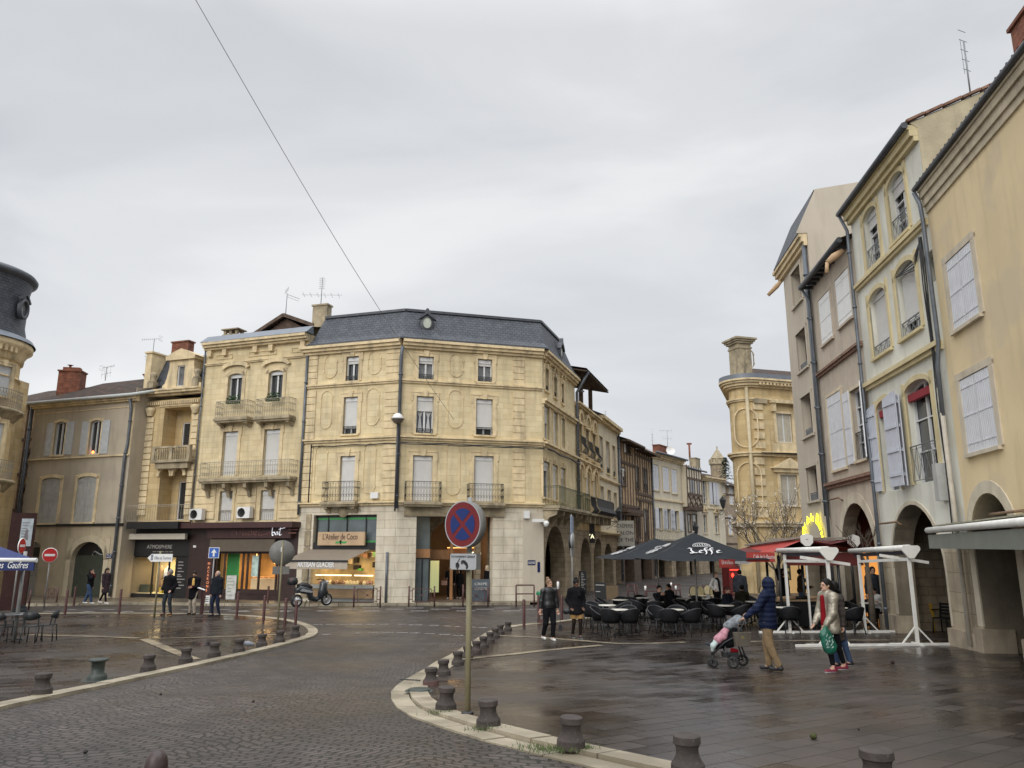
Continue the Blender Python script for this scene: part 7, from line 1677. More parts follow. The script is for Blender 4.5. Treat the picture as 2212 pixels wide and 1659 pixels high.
g=MB();g.box(-.25,.25,-.03,.0,Z_(1152),Z_(1115));g.build('blue_plate',mat('pale_blue_plate',(.2,.27,.4),.4),e);g=MB();disc_y(g,(0,Z_(1168)),.3,-.05,0);g.build('round_sign',SWHT,e);g=MB();disc_y(g,(0,Z_(1172)),.32,.02,.06);g.build('round_sign',IRON,e);g=MB();g.box(-.3,.3,-.03,0,Z_(1200),Z_(1184));g.build('plate',SGREY,e)
e,p,Z_,k=roadsign('direction_sign',1604,1300,'small white direction sign beyond the big parasol',1208);z=Z_(1213);g=MB();g.prism([(-.5,z-.12),(.45,z-.12),(.6,z),(.45,z+.12),(-.5,z+.12)],-.06,-.03);g.build('sign_panel',SWHT,e);g=MB();[g.box(-.4,.35,-.065,-.06,z-.06+.08*q,z-.04+.08*q)for q in(0,1)];g.build('lettering',mat('grey_letter',(.3,.28,.27)),e)
# ---- street lamp on the corner house, lanterns
u,z=f1.uz(853,1100,-.35);lp=empty('street_lamp',f1.P(u,-.35,z),0,'white-domed lamp on a slim pole against the corner building','lamp')
h=f1.Z(852,905,-.35)-z;g=MB();g.tube([(0,0,-.1),(0,0,h)],.045,8);[g.bar((0,0,hh),(.1,.3,hh),.03)for hh in(.2,h-2)];g.build('pole',LEAD,lp)
g=MB();g.lathe([(.3,h+.0),(.28,h+.12),(.2,h+.24),(.1,h+.3),(0,h+.31)],20);g.build('dome',WHITE,lp);g=MB();g.lathe([(.35,h-.02),(.34,h+.03),(.3,h-.06),(.24,h-.17),(.12,h-.24),(0,h-.25)],20);g.build('bowl',mat('smoked_bowl',(.14,.12,.1),.3),lp)
def lantern(fr,px,py,hpx,label,post=None):
    u,z=fr.uz(px,py,-.9);P=fr.P(u,-.9,z);sc=hpx/FL*P.y/1.0;e=empty('lantern',P,fr.rz,label,'lantern','black glazed street lanterns');e.scale=(sc,)*3
    g=MB();g.lathe([(.12,.0),(.26,.55),(.29,.57),(.29,.6),(.2,.7),(.1,.84),(.05,.86),(.05,.92),(.02,.95),(0,1.0)],4,smooth=False,a0=PI/4,a1=PI/4+2*PI);g.lathe([(.03,-.18),(.07,-.08),(.13,0)],8);[g.bar((.12*math.cos(PI/4+k*PI/2),.12*math.sin(PI/4+k*PI/2),0),(.26*math.cos(PI/4+k*PI/2),.26*math.sin(PI/4+k*PI/2),.55),.03)for k in range(4)];g.build('lantern_frame',IRON,e)
    g=MB();g.lathe([(.125,.03),(.25,.53)],4,smooth=False,a0=PI/4,a1=PI/4+2*PI);g.build('lantern_glass',mat('lantern_glass',(.42,.43,.42),.2,.1,5),e)
    g=MB();L=.9/sc;g.bar((0,0,-.2),(0,L,-.2),.05);g.bar((0,.1,-.25),(0,L,-.8),.03);g.tube([(0,L*.3+.2*math.cos(a*.6),-.42+.16*math.sin(a*.6))for a in range(10)],.02,5)
    g.build('bracket',IRON,e);return e
lantern(fe,1336,1121,27,'black lantern on a scrolled bracket at the end of the cream house');lantern(fi,1562,1096,26,'black lantern bracketed high at the end of the street row');lantern(fh_,1503,1154,26,'black lantern peeping over the big parasol')
# ---- litter bin, menu boards, chalkboard, poster stand
p=gp(1169,1346,.05);e=empty('litter_bin',p,rad(-10),'tall dark red bin with green lid beside the blonde woman','bin');h=at(1169,1285,p.y).z-p.z
g=MB();g.box(-.12,.2,-.12,.12,.0,.12);g.box(-.12,-.06,-.12,.12,0,h);g.box(-.06,.2,-.1,.1,h*.25,h-.02);g.build('case',MAROON,e);g=MB();[g.box(-.05,.22,-.13,-.10,h*.3+k*.16,h*.3+.04+k*.16)for k in range(5)];g.build('slats',mat('pale_slats',(.25,.2,.18),.6),e);g=MB();g.lathe([(.2,h),(.21,h+.05),(.18,h+.12),(0,h+.13)],12,(.03,0,0),sy=.7);g.build('lid',mat('green_lid',(.01,.16,.07),.4),e)
def board(px,py,top,w,label,m,rz=0,lines=0,name='menu_board',dz=.05,legs=True,lm=None,words=()):
    p=gp(px,py,dz);e=empty(name,p,rz,label,'board');h=at(px,top,p.y).z-p.z;z0=.12 if legs else 0
    g=MB();g.box(-w/2,w/2,-.03,.0,z0,h);pn=g.build('panel',m,e);g=MB();[g.bar((s*w/2,-.015,0),(s*w/2,.0,h),.04)for s in(-1,1)];[g.bar((s*w/2,.35,0),(s*w/2,.02,h),.03)for s in(-1,1)];g.build('frame',BLACK if not legs else TIMBER,e)
    lm=lm or mat('chalk',(.5,.5,.48),.9)
    if lines:g=MB();rnd=random.Random(px);[g.box(-w*.38,w*(-.1+.45*rnd.random()),-.036,-.031,h-.15-k*(h-.3)/lines,h-.12-k*(h-.3)/lines)for k in range(lines)];g.build('lettering',lm,e)
    for i,s in enumerate(words):text(None,s,.17,e,Matrix.Translation((-w*.36,-.036,h-.28-i*.23)),lm,.002,width=w*.72)
    return e
board(1038,1306,1251,.85,'grey chalkboard with handwritten words standing before the passage',mat('slate_board',(.07,.085,.10),.7),0,words=('CREPE','4 DESSERTS'),dz=.13)
board(497,1300,1243,.5,'pale poster board right of the balding man',mat('poster_board',(.5,.5,.47),.6,.25,5),0,lines=6,dz=.13,name='poster_board',lm=mat('poster_ink',(.2,.25,.15),.7))
board(1260,1285,1233,.5,'tall black menu board inside the second arch',BLACK,rad(40),lines=12,dz=.05,legs=False)
board(1298,1299,1258,.7,'dark tilted menu stand near the third arch',BLACK,rad(-30),lines=2);board(1323,1300,1265,.6,'brown wooden board with a yellow pointed emblem',mat('brown_board',(.13,.09,.05),.8),0)
# pharmacy-style hanging box sign in the second arch
u,z=fd.uz(1267,1152,.2);e=empty('hanging_sign',fd.P(u,.2,z),fd.rz+rad(-60),'black box sign with lit white letters hanging in the second arch','sign');g=MB();g.box(-.55,.55,-.1,.1,-.65,.65);[g.bar((s,0,.65),(s,0,1.0),.03)for s in(-.3,.3)];g.build('panel',BLACK,e);text(None,'TAYA',.42,e,Matrix.Translation((-.5,-.11,-.35)),LAMP('pale_lit_letter',(1,.95,.6),1.4),.01,width=1.0);g=MB();g.lathe([(0,0),(.1,.06),(.16,.2),(.1,.3),(0,.34)],10,(0,-.1,.1),sy=.3);g.build('emblem',WHITE,e)
plate(f1,f1.R(1160.5,1166,1214,1236),['','',''],label='narrow stack of blue street plates')
u,z=fe.uz(1350,1152,-.6);e=empty('hanging_sign',fe.P(u,-.6,z),0,'pale square sign reading creperie and tea room on the timbered house','sign');g=MB();g.box(-.75,.75,-.04,.04,-1.0,1.0);[g.bar((-.75,0,q),(-1.1,.3,q),.04)for q in(-.6,.8)];g.build('panel',mat('pale_sign',(.38,.37,.33),.6),e);[text(None,s,.4,e,Matrix.Translation((-.65,-.05,.45-i*.55)),BLACK,.003,width=1.3)for i,s in enumerate(('CRÊPERIE','SALON','DE THÉ'))]
# ---- advertising column with lit poster and its dish lamp
p=gp(22,1318,.12);e=empty('advertising_column',p,rad(20),'dark maroon advertising column with a pale framed poster at its top','advertising column');k=p.y/FL;h=at(30,1108,p.y).z-p.z
e.scale=(.72,.8,1);g=MB();g.box(-.55,.75,-.2,.2,0,h);g.build('case',mat('dark_maroon',(.035,.014,.012),.6,.2,3,spec=.2),e);z0,z1=at(30,1180,p.y).z-p.z,h-.25;g=MB();g.box(.05,.68,-.24,-.2,z0,z1);ps=g.build('poster',mat('pale_blue_poster',(.34,.38,.40),.5,.2,4),e);g=MB();[g.box(.12,.5-.06*(q%3),-.245,-.241,z1-.2-q*.12,z1-.17-q*.12)for q in range(7)];g.prism([(.25,z0+.3),(.5,z0+.3),(.42,z0+.75),(.33,z0+.7)],-.246,-.241);g.build('lettering',mat('poster_ink2',(.15,.13,.14),.7),e)
# ---- overhead cable
g=MB();a=at(423,0,21);b=f1.P(*(lambda q:(q[0],-.1,q[1]))(f1.uz(981,907,-.1)));pts=[]
for i in range(25):t=i/24;q=a.lerp(b,t);q.z-=.5*math.sin(PI*t);pts.append(q)
d=pts[0]-pts[1];pts.insert(0,pts[0]+d*8);g.tube(pts,.012,5);tag(g.build('overhead_cable',SGREY),'thin overhead cable slanting down across the sky to the corner building','cable')
# ---- scooter
p=gp(640,1312,.13);q=gp(706,1309,.13);d=q-p;e=empty('scooter',p,math.atan2(d.y,d.x)+rad(2),'dark motor scooter with a rear top box parked before the ice-cream shop','scooter');L=math.hypot(d.x,d.y);s_=1.28/1.28*L/1.32;e.scale=(s_,)*3
SBK=mat('scooter_black',(.025,.03,.035),.3,.3,4,coat=.5);SSI=mat('scooter_silver',(.5,.52,.54),.3,.1,4,metal=.5)
def wheel(par,x,r,name='wheel',y=0,wd=.05,rim=SSI):
    g=MB();n=24;g.lathe([(r-.07,-wd),(r-.02,-wd),(r,-wd*.4),(r,wd*.4),(r-.02,wd),(r-.07,wd)],n);g.xf(Matrix.Translation((x,y,r))@Matrix.Rotation(PI/2,4,'X'));w=g.build(name,BLACK,par)
    g=MB();g.lathe([(r-.07,-.02),(r-.10,-.02),(r-.10,.02),(r-.07,.02)],n);g.lathe([(0,-.04),(.05,-.04),(.05,.04),(0,.04)],10);[g.bar((0,0,0),((r-.09)*math.cos(a),(r-.09)*math.sin(a),0),.03,.02)for a in[2*PI*j/5 for j in range(5)]];g.xf(Matrix.Translation((x,y,r))@Matrix.Rotation(PI/2,4,'X'));g.build('rim',rim,w);return w
wheel(e,0,.25);wheel(e,1.32,.25)
g=MB();g.tube([(-.08,0,.62),(.1,0,.7),(.35,0,.66),(.55,0,.58),(.6,0,.34),(.85,0,.26),(1.0,0,.34)],[.1,.16,.17,.15,.12,.1,.08],12);g.tube([(1.02,0,.3),(1.12,0,.6),(1.16,0,.85),(1.1,0,.98)],[.12,.17,.16,.1],12);g.tube([(1.32,0,.5),(1.22,0,.62),(1.1,0,.7)],[.07,.1,.1],8);g.tube([(1.16,0,.8),(1.33,.0,.27)],.04,8);g.build('body',SBK,e)
g=MB();g.tube([(0,0,.8),(.2,0,.83),(.42,0,.78),(.62,0,.72)],[.08,.13,.14,.08],12);g.build('seat',BLACK,e)
g=MB();g.prism([(.05,.62),(.15,.72),(.6,.6),(.55,.54)],-.19,-.14);g.build('side_panel',SSI,e);g=MB();g.lathe([(0,0),(.06,.01),(.05,.1)],10);g.xf(Matrix.Translation((1.22,-.06,.93))@Matrix.Rotation(PI/2,4,'Y'));g.box(1.12,1.26,-.12,.12,.86,.96);g.build('headlight',SSI,e)
g=MB();g.tube([(1.0,-.3,1.02),(1.06,-.12,1.05),(1.1,0,1.02),(1.06,.12,1.05),(1.0,.3,1.02)],.02,6);g.tube([(1.0,-.22,1.03),(.95,-.28,1.22)],.008,5);g.build('handlebar',BLACK,e);g=MB();[g.lathe([(0,0),(.06,.01),(0,.02)],8,(.95,s*.28,1.2))for s in(-1,1)];g.build('mirror',SSI,e)
g=MB();g.lathe([(.14,0),(.2,.04),(.21,.16),(.17,.27),(0,.3)],16,(-.22,0,.86));tb=g.build('top_box',BLACK,e);g=MB();g.box(-.36,-.2,-.15,.15,1.03,1.09);g.build('rear_light',SRED2,tb);g=MB();g.tube([(.1,-.16,.28),(-.15,-.18,.32)],.05,8);g.build('exhaust',SSI,e);g=MB();g.bar((.5,-.1,.25),(.45,-.2,.0),.025);g.bar((.5,.1,.25),(.45,.2,.0),.025);g.build('stand',BLACK,e)
# ---- pigeon, moss balls, scraps
p=gp(535,1402,.05);e=empty('pigeon',p,rad(200),'grey pigeon pecking beside a stone bollard','pigeon');g=MB();g.tube([(-.17,0,.1),(-.1,0,.11),(0,0,.13),(.07,0,.15),(.11,0,.19),(.12,0,.22),(.14,0,.225)],[.02,.045,.07,.05,.028,.027,.01],10);g.build('body',mat('pigeon_grey',(.2,.21,.24),.7,.2,20),e);g=MB();[g.bar((.0,s*.03,.08),(.01,s*.03,0),.008)for s in(-1,1)];g.build('legs',mat('pigeon_red',(.3,.08,.06),.7),e)
def lump(px,py,r,name,label,m):
    p=gp(px,py,.05);g=MB();rnd=random.Random(px);n=12
    v=[];fs=[]
    for i in range(7):
        for j in range(n):a=2*PI*j/n;th=PI*i/6;rr=r*(1+rnd.uniform(-.18,.18));v.append((p.x+rr*math.sin(th)*math.cos(a),p.y+rr*math.sin(th)*math.sin(a),p.z+r*.8+rr*math.cos(th)*.85))
    for i in range(6):
        for j in range(n):fs.append((i*n+j,i*n+(j+1)%n,(i+1)*n+(j+1)%n,(i+1)*n+j))
    g.add(v,fs,0,True);o=tag(g.build(name,m),label,name.split('_')[-1]);return o
lump(1758,1597,.035,'moss_ball','small green ball of moss lying on the wet slabs',mat('moss',(.05,.055,.015),.95,.5,60,.01,90));lump(1928,1434,.045,'dark_clod','dark brown clod on the paving right of the woman in silver',mat('clod',(.03,.018,.014),.9,.4,40));[lump(a,b,.02,'dead_leaf',l,mat('wet_leaf',(.012,.009,.007),.6))for a,b,l in((347,1502,'dark wet leaf on the cobbles left of the road centre'),(547,1518,'dark wet leaf on the cobbles near the middle of the road'),(184,1628,'dark wet leaf on the cobbles at the bottom left'))];lump(1855,1577,.012,'dark_clod','tiny dark scrap near the flat-sided bollard',mat('clod',(.03,.018,.014)))
# ---- blue ice-cream parasol awning at the left edge
BLU=mat('navy_canvas',(.02,.032,.12),.85,.08,3,.002,80);Yb=21.0
A=at(76,1211,Yb);c0=Vector((A.x-6,Yb,A.z));e=empty('stall_awning',(A.x-3,Yb+1.5,gz(Yb)+.05),0,'navy blue awning lettered for waffles at the left edge','awning');o_=e.location
q=lambda px,py,Y:at(px,py,Y)-o_
g=MB();P=[q(76,1208,Yb),q(-60,1160,Yb+1.4),q(-300,1208,Yb)];P[1].z=P[0].z+1.15
r0=P[0];l0=Vector((r0.x-5,r0.y,r0.z));top=Vector((r0.x-2.6,r0.y+1.9,r0.z+.45));rb=Vector((r0.x-2.9,r0.y+3.6,r0.z));lb=Vector((l0.x-2,rb.y,r0.z))
g.add([r0,l0,top,rb,lb],[(0,2,1),(0,3,2),(3,4,2),(4,1,2)]);g.build('canopy',BLU,e)
g=MB();g.tube([r0+Vector((.05,0,-.03)),l0],.06,8);g.build('front_bar',WHITE,e);zv=(at(76,1211,Yb)-at(76,1231,Yb)).z
g=MB();g.box(l0.x,r0.x,r0.y-.03,r0.y-.015,r0.z-.05-zv,r0.z-.06);g.bar((r0.x,r0.y,r0.z-.055-zv/2),(rb.x,rb.y,r0.z-.055-zv/2),.015,zv);g.build('valance',BLU,e)
text(None,'Glaces  Gaufres',.25,e,Matrix.Translation((r0.x-1.28,r0.y-.045,r0.z-.06-zv*.72)),WHITE,.004,shear=.25,width=1.12)
g=MB();g.tube([(r0.x-1.1,r0.y+1.3,0),(r0.x-1.1,r0.y+1.3,r0.z+.2)],.05,8);g.build('post',SGREY,e)
# ================================================================== TERRACE: chairs, tables, parasols, awning frames, tree
BKC0=mat('black_cushion',(.012,.011,.011),.9,spec=.15)
WICK=mat('dark_wicker',(.009,.010,.013),.6,.3,9,.004,60,brick=(.03,.014,.003,(.6,.6,.6),(.3,.3,.3)),bdist=.003,spec=.25)
DKM=mat('dark_metal',(.016,.017,.019),.45,.2,6);TTOP=mat('pale_table_top',(.55,.53,.47),.35,.06,3)
def legs4(e,m,w=.2,d=.2,h=.42,r=.016,out=.05):
    for sx_ in(-1,1):
        for sy_ in(-1,1):g=MB();g.tube([(sx_*w,sy_*d,h),(sx_*(w+out),sy_*(d+out),0)],r,6);g.build('leg',m,e)
def armchair():
    e=empty('wicker_armchair',(0,0,0),0,'x','chair');n=22
    g=MB();v=[];
    for k in range(n+1):
        a=rad(-118)+rad(236)*k/n;c=math.cos(a);top=.635+.17*c
        x,y=math.sin(a),c
        for(r,z)in((.235,.40),(.27,.5),(.335,top),(.32,top+.012),(.30,top-.01),(.245,.5),(.22,.42)):v.append((x*r,y*r*(1 if c>0 else .95),z))
    fs=[(k*7+j,(k+1)*7+j,(k+1)*7+(j+1)%7,k*7+(j+1)%7)for k in range(n)for j in range(7)]+[tuple(range(7)),tuple(n*7+j for j in range(7))[::-1]]
    g.add(v,fs,0,True);g.build('backrest',WICK,e);g=MB();g.tube([v[k*7+3]for k in range(n+1)],.016,6);g.build('arm_rest',mat('rim_wicker',(.035,.036,.040),.5,.2,6),e)
    g=MB();g.lathe([(0,.435),(.2,.435),(.24,.42),(.24,.39),(0,.38)],20,sy=1.0);g.build('seat',WICK,e);legs4(e,DKM,.17,.17,.40)
    g=MB();[g.bar((-.2,s*.19,.2),(.2,s*.19,.2),.014)for s in(-1,1)];[g.bar((s*.19,-.2,.22),(s*.19,.2,.22),.014)for s in(-1,1)];g.build('stretcher',DKM,e);return e
def table(r=.30,h=.75,top=TTOP):
    e=empty('round_table',(0,0,0),0,'x','table');g=MB();g.lathe([(0,h),(r-.01,h),(r,h-.008),(r,h-.025),(0,h-.026)],28);g.build('table_top',top,e)
    g=MB();g.tube([(0,0,.03),(0,0,h-.026)],.03,10);g.build('column',DKM,e);g=MB();[g.bar((0,0,.05),(.23*math.cos(a),.23*math.sin(a),.015),.03)for a in(.4,1.97,3.54,5.11)];g.build('base',DKM,e);return e
CG,TG='dark wicker armchairs on the terrace','small round pale terrace tables'
ch0,tb0=armchair(),table();used=[0,0];random.seed(11)
def put_table(px,ty,label):
    p=gp(px,ty,.80);p.z-=.75;o=tb0 if not used[1]else dup(tb0,p,0);used[1]=1;o.location=p;o['label']=label;o['group']=TG;return p
def put_chair(p,a,label,r=.62,tw=0):
    q=Vector((p.x+r*math.cos(a),p.y+r*math.sin(a),0));q.z=gz(q.y)+.05
    rz=a-PI/2+tw;o=ch0 if not used[0]else dup(ch0,q,rz);used[0]=1;o.location=q;o.rotation_euler=(0,0,rz);o['label']=label;o['group']=CG;return o
TB_=[(1337,1316,'table at the front left of the terrace','front-left table',(-70,-120,60,150)),(1456,1316,'table at the front centre of the terrace','front-centre table',(-115,-50,70,130)),
(1312,1306.5,'leftmost table on the terrace','leftmost table',(-150,30,130)),(1340,1295,'table behind the leftmost one','table behind the leftmost one',(-30,170,80)),(1390,1291,'table at the back left of the terrace','back-left table',(-140,-40,90)),
(1417,1299,'table with cup and saucer in front of the seated couple','table of the seated couple',(-100,-170)),(1566,1307,'table under the right side of the big parasol','table under the right side of the parasol',(-60,-130,50,120)),
(1510,1300,'table behind the parasol pole','table behind the parasol pole',(-20,-110,160)),(1530,1293,'table in the middle rows right of the pole','middle-row table right of the pole',(-90,20,110)),(1478,1292,'table in the middle rows left of the pole','middle-row table left of the pole',(-70,-140,100)),
(1692,1311,'table just behind the thick left post of the white frame','table by the left frame post',(-90,170,70)),(1810,1312,'table between the silver jacket and the slanted white post','table right of the silver jacket',(-70,200,80)),(1628,1299,'table half hidden behind the man with the pushchair','table behind the pushchair man',(-150,-60,90)),
(1722,1296,'table behind the thin white post','table behind the thin post',(-90,30,150)),(1790,1294,'table left of the square stone pier','table left of the stone pier',(-120,0,90)),(1660,1290,'table beyond the hooded man','table beyond the hooded man',(-100,10,140)),
(1755,1298,'table behind the woman in silver','table behind the woman in silver',(-100,-20,120)),(1876,1302,'table of the man in a waistcoat','table of the man in a waistcoat',(-160,60))]
ORD={1:('chair',),2:('left','right'),3:('near','right-hand','far'),4:('nearest','left near','right far','left far')}
for px,ty,tl,cl,an in TB_:
    p=put_table(px,ty,'round pale '+tl)
    for j,a in enumerate(an):
        aa=rad(a);side=('near ' if math.sin(aa)<-.3 else 'far ' if math.sin(aa)>.3 else '')+('left' if math.cos(aa)<-.25 else 'right' if math.cos(aa)>.25 else 'middle')
        put_chair(p,aa,'dark armchair, %s side of the %s'%(side,cl),.6+.05*random.random(),random.uniform(-.35,.35))
# cup and saucer
p=gp(1421,1297,.82);e=empty('coffee_cup',(p.x,p.y,p.z-.0),0,'white cup on a saucer in front of the seated couple','cup');g=MB();g.lathe([(0,0),(.08,.004),(.09,.014)],16);g.build('saucer',WHITE,e);g=MB();g.lathe([(0,.01),(.025,.012),(.042,.07),(.038,.07),(.02,.02)],14);g.build('cup',WHITE,e)
# ---- beige bistro chairs further back
BGE=mat('beige_weave',(.47,.40,.24),.8,.1,6,.003,60);BWD=mat('dark_bentwood',(.06,.035,.02),.5,.2,5)
e=empty('bistro_chair',(0,0,0),0,'x','chair');g=MB();pts=[(.2*math.sin(a)*1.0,.2,.62+.28*math.cos(a))for a in[rad(-130)+rad(260)*k/14 for k in range(15)]];g.tube(pts,.02,6);[g.tube([(s*.17,.2,.44),(s*.17,.2,0)],.018,6)for s in(-1,1)];g.build('back_frame',BWD,e)
g=MB();g.add([(x*.93,.2,z)for x,y,z in pts]+[(x*.93,.18,z)for x,y,z in pts],[tuple(range(15)),tuple(range(15,30))[::-1]]);g.build('backrest',BGE,e);g=MB();g.lathe([(0,.46),(.2,.46),(.21,.44),(.2,.42),(0,.42)],16);g.build('seat',BGE,e);legs4(e,BWD,.14,.14,.42,.015,.02)
for i,(x,y,rz,l)in enumerate([(1497,1305,PI,'beige woven bistro chair left of the parasol pole'),(1518,1307,.2,'beige woven bistro chair right of the parasol pole'),(1531,1302,PI-.4,'beige woven bistro chair behind the other two'),(1544,1307,-.2,'beige woven bistro chair below the waitress'),(1648,1303,PI,'beige woven bistro chair right of the seated dark coats'),(1668,1301,PI+.3,'rightmost beige woven bistro chair')]):
    q=gp(x,y,.05);o=e if i==0 else dup(e,q,rz);o.location=q;o.rotation_euler=(0,0,rz);o['label']=l;o['group']='beige bistro chairs behind the terrace'
# ---- big square parasols
PAR=mat('charcoal_canvas',(.024,.027,.031),.9,.1,2,.002,90,spec=.15)
LW=mat('print_white',(.62,.62,.62),.7,.04,5)
LEF=[[(.0,1.0),(.18,.9),(.1,.55),(.22,.12),(.0,.1)],[(.22,.12),(.5,.1),(.62,.22)],[(-.1,.95),(.05,1.05),(.2,.9)],[(-.08,.12),(.1,.0),(.35,.12)],
[(.7,.35),(.95,.45),(.85,.6),(.7,.35),(.75,.1),(1.0,.18)],[(1.5,1.0),(1.35,1.08),(1.25,.8),(1.25,.2),(1.1,-.2)],[(1.05,.62),(1.9,.64)],[(1.95,.98),(1.8,1.08),(1.68,.8),(1.68,.2),(1.52,-.2)],[(2.1,.35),(2.35,.45),(2.25,.6),(2.1,.35),(2.15,.1),(2.45,.2)]]
def parasol(px,top,base,half,edge_y,apex_y,label,rz=0,logo=True,pole=True):
    p=gp(px,base,.05);e=empty('parasol',p,rz,label,'parasol','large square charcoal parasols');he=at(px,edge_y,p.y-half*.85).z-p.z;ha=at(px,apex_y,p.y).z-p.z
    g=MB();C=[(-half,-half,he),(half,-half,he),(half,half,he),(-half,half,he)];hv=he-.0
    for a,b in zip(C,C[1:]+C[:1]):
        m_=((a[0]+b[0])/2,(a[1]+b[1])/2,he+.0);v=[(0,0,ha),a,m_,b]
        s1=tuple(a[i]*.5+v[0][i]*.5-(.05 if i==2 else 0)for i in range(3));s2=tuple(b[i]*.5+v[0][i]*.5-(.05 if i==2 else 0)for i in range(3));sm_=tuple(m_[i]*.5+v[0][i]*.5-(.1 if i==2 else 0)for i in range(3))
        g.add([v[0],s1,sm_,s2,a,m_,b],[(0,1,2),(0,2,3),(1,4,5,2),(2,5,6,3)])
    cv=g.build('canopy',PAR,e)
    g=MB();[g.bar((0,0,ha-.08),(c[0]*.98,c[1]*.98,he-.02),.03)for c in C];[g.bar((0,0,ha-.5),(c[0]*.5,c[1]*.5,(he+ha)/2-.1),.025)for c in C];g.build('ribs',DKM,e)
    g=MB();g.tube([(0,0,0),(0,0,ha)],.035,10);g.build('pole',SGREY,e);g=MB();g.lathe([(0,.05),(.06,.06),(.0,.02)],10,(0,0,ha));g.build('finial',WHITE,e);g=MB();g.box(-.4,.4,-.4,.4,0,.08);g.build('base',DKM,e)
    if logo:
        for k in range(4):
            sl=math.atan2(ha-he-.05,half);M=Matrix.Rotation(k*PI/2,4,'Z')@Matrix.Translation((0,-half,he))@Matrix.Rotation(-(PI/2-sl),4,'X')@Matrix.Translation((0,-.035,0))
            s_=half/2.0;sc=.42*s_
            nib(LEF,sc,e,M@Matrix.Translation((-1.15*sc,0,.42*s_)),LW,'logo_lettering',.16,rad(35))
            g=MB();P=arcpts(-.3*s_,.3*s_,1.0*s_,.27*s_,12);[g.bar((a[0],0,a[1]),(b[0],0,b[1]),.012,.03,up=(0,1,0))for a,b in zip(P[:-1],P[1:])];g.bar((-.3*s_,0,1.0*s_),(.3*s_,0,1.0*s_),.012,.03,up=(0,1,0));[g.bar((x*s_,0,1.03*s_),(x*s_,0,(1.03+.19*math.cos(x*4.5))*s_),.012,.03,up=(0,1,0))for x in(-.2,-.12,-.04,.05,.13,.2)];g.xf(M);g.build('emblem',LW,e)
    return e
parasol(1508,0,1351,2.0,1208,1151,'nearest square charcoal parasol with white blackletter name on its front',0)
parasol(1424,0,1337,2.1,1208,1163,'square charcoal parasol behind and left of the nearest one',.05)
parasol(1545,0,1318,2.2,1212,1180,'third charcoal parasol glimpsed beneath the nearest one',-.1)
# ---- white awning frames
WF=mat('white_steel',(.72,.71,.67),.45,.06,4,stain=.25,streak=(.3,.27,.2))
CNV=mat('rolled_dark_canvas',(.05,.045,.06),.8,.2,4)
def frame_post(e,o,px,by,tx,ty,w=.075,feet=True):
    p=gp(px,by,.05);h=at(tx,ty,p.y).z;g=MB();a=p-o;b=Vector((p.x,p.y,h))-o;g.bar(a,b,w);
    if feet:
        for s in(-1,1):g.bar(a+Vector((s*.42,0,.03)),a+Vector((0,0,.5)),.035)
        g.bar(a+Vector((-.75,0,.03)),a+Vector((.75,0,.03)),.06);g.bar(a+Vector((0,-.3,.03)),a+Vector((0,.3,.03)),.06)
    g.build('post',WF,e);return p,h
def gusset(e,o,c,w=.25,name='gusset_plate',hexa=False):
    g=MB();pts=[(-w,.0),(-w,.07),(-w*.8,.12),(w*.8,.12),(w,.07),(w,0),(.07,-.22),(-.07,-.22)]if not hexa else[(-.2,.12),(0,.2),(.2,.12),(.2,-.1),(.08,-.22),(-.08,-.22),(-.2,-.1)]
    g.prism(pts,-.03,.03);
    if hexa:g.lathe([(0,0),(.05,.0),(.05,.01),(.035,.012)],12,(0,0,0),1);
    g.xf(Matrix.Translation(c-o));return g.build(name,[WF,IRON],e)
def wframe(label,front,back,extra=(),cross=True):
    (fx,fy,ftx,fty),(bx,by_,btx,bty)=front,back
    p0=gp(fx,fy,.05);e=empty('awning_frame',p0,0,label,'awning frame','white steel awning frames');o=e.location
    p,h=frame_post(e,o,fx,fy,ftx,fty);q,h2=frame_post(e,o,bx,by_,btx,bty)
    A=Vector((p.x,p.y-.08,h+.12));B=Vector((q.x,q.y+.6,h2+.12))
    g=MB();g.tube([A-o,B-o],.075,12);g.build('roller_tube',WF,e);g=MB();g.bar(A-o+Vector((.18,0,-.13)),B-o+Vector((.18,0,-.13)),.12,.1);g.build('rolled_canvas',CNV,e)
    g=MB();g.bar(p-o+Vector((0,0,h-p.z-.2)),q-o+Vector((0,0,h2-q.z-.2)),.06,.08);g.bar(p-o+Vector((-.5,.6,h-p.z-.1)),p-o+Vector((.9,.7,h-p.z-.3)),.05,.08);g.build('cross_beam',WF,e)
    gusset(e,o,Vector((p.x,p.y-.14,h+.05)))
    for ex in extra:frame_post(e,o,*ex,w=.06,feet=False)
    return e,p,q,h
e1,p1,q1,h1=wframe('left white steel awning frame straddling behind the woman in silver',(1803,1396,1789,1196),(1707,1367,1683,1198),[(1752,1357,1741,1198)])
e2,p2,q2,h2=wframe('right white steel awning frame in front of the white house arch',(1983,1394,1960,1192),(1870,1367,1844,1199))
for(a,b,l,ex)in(((1719,1398),(2080,1394),'near white steel ground bar lying across the paving',0),((1640,1368),(1942,1366),'far white steel ground bar behind the woman in silver',0)):
    P,Q=gp(*a,.05),gp(*b,.05);g=MB();g.bar(P+Vector((0,0,.035)),Q+Vector((0,0,.035)),.07,.06);g.bar(P+(Q-P)*.48+Vector((0,.02,.02)),P+(Q-P)*.52+Vector((0,.02,.02)),.16,.03)
    tag(g.build('ground_bar',WF),l,'ground bar')
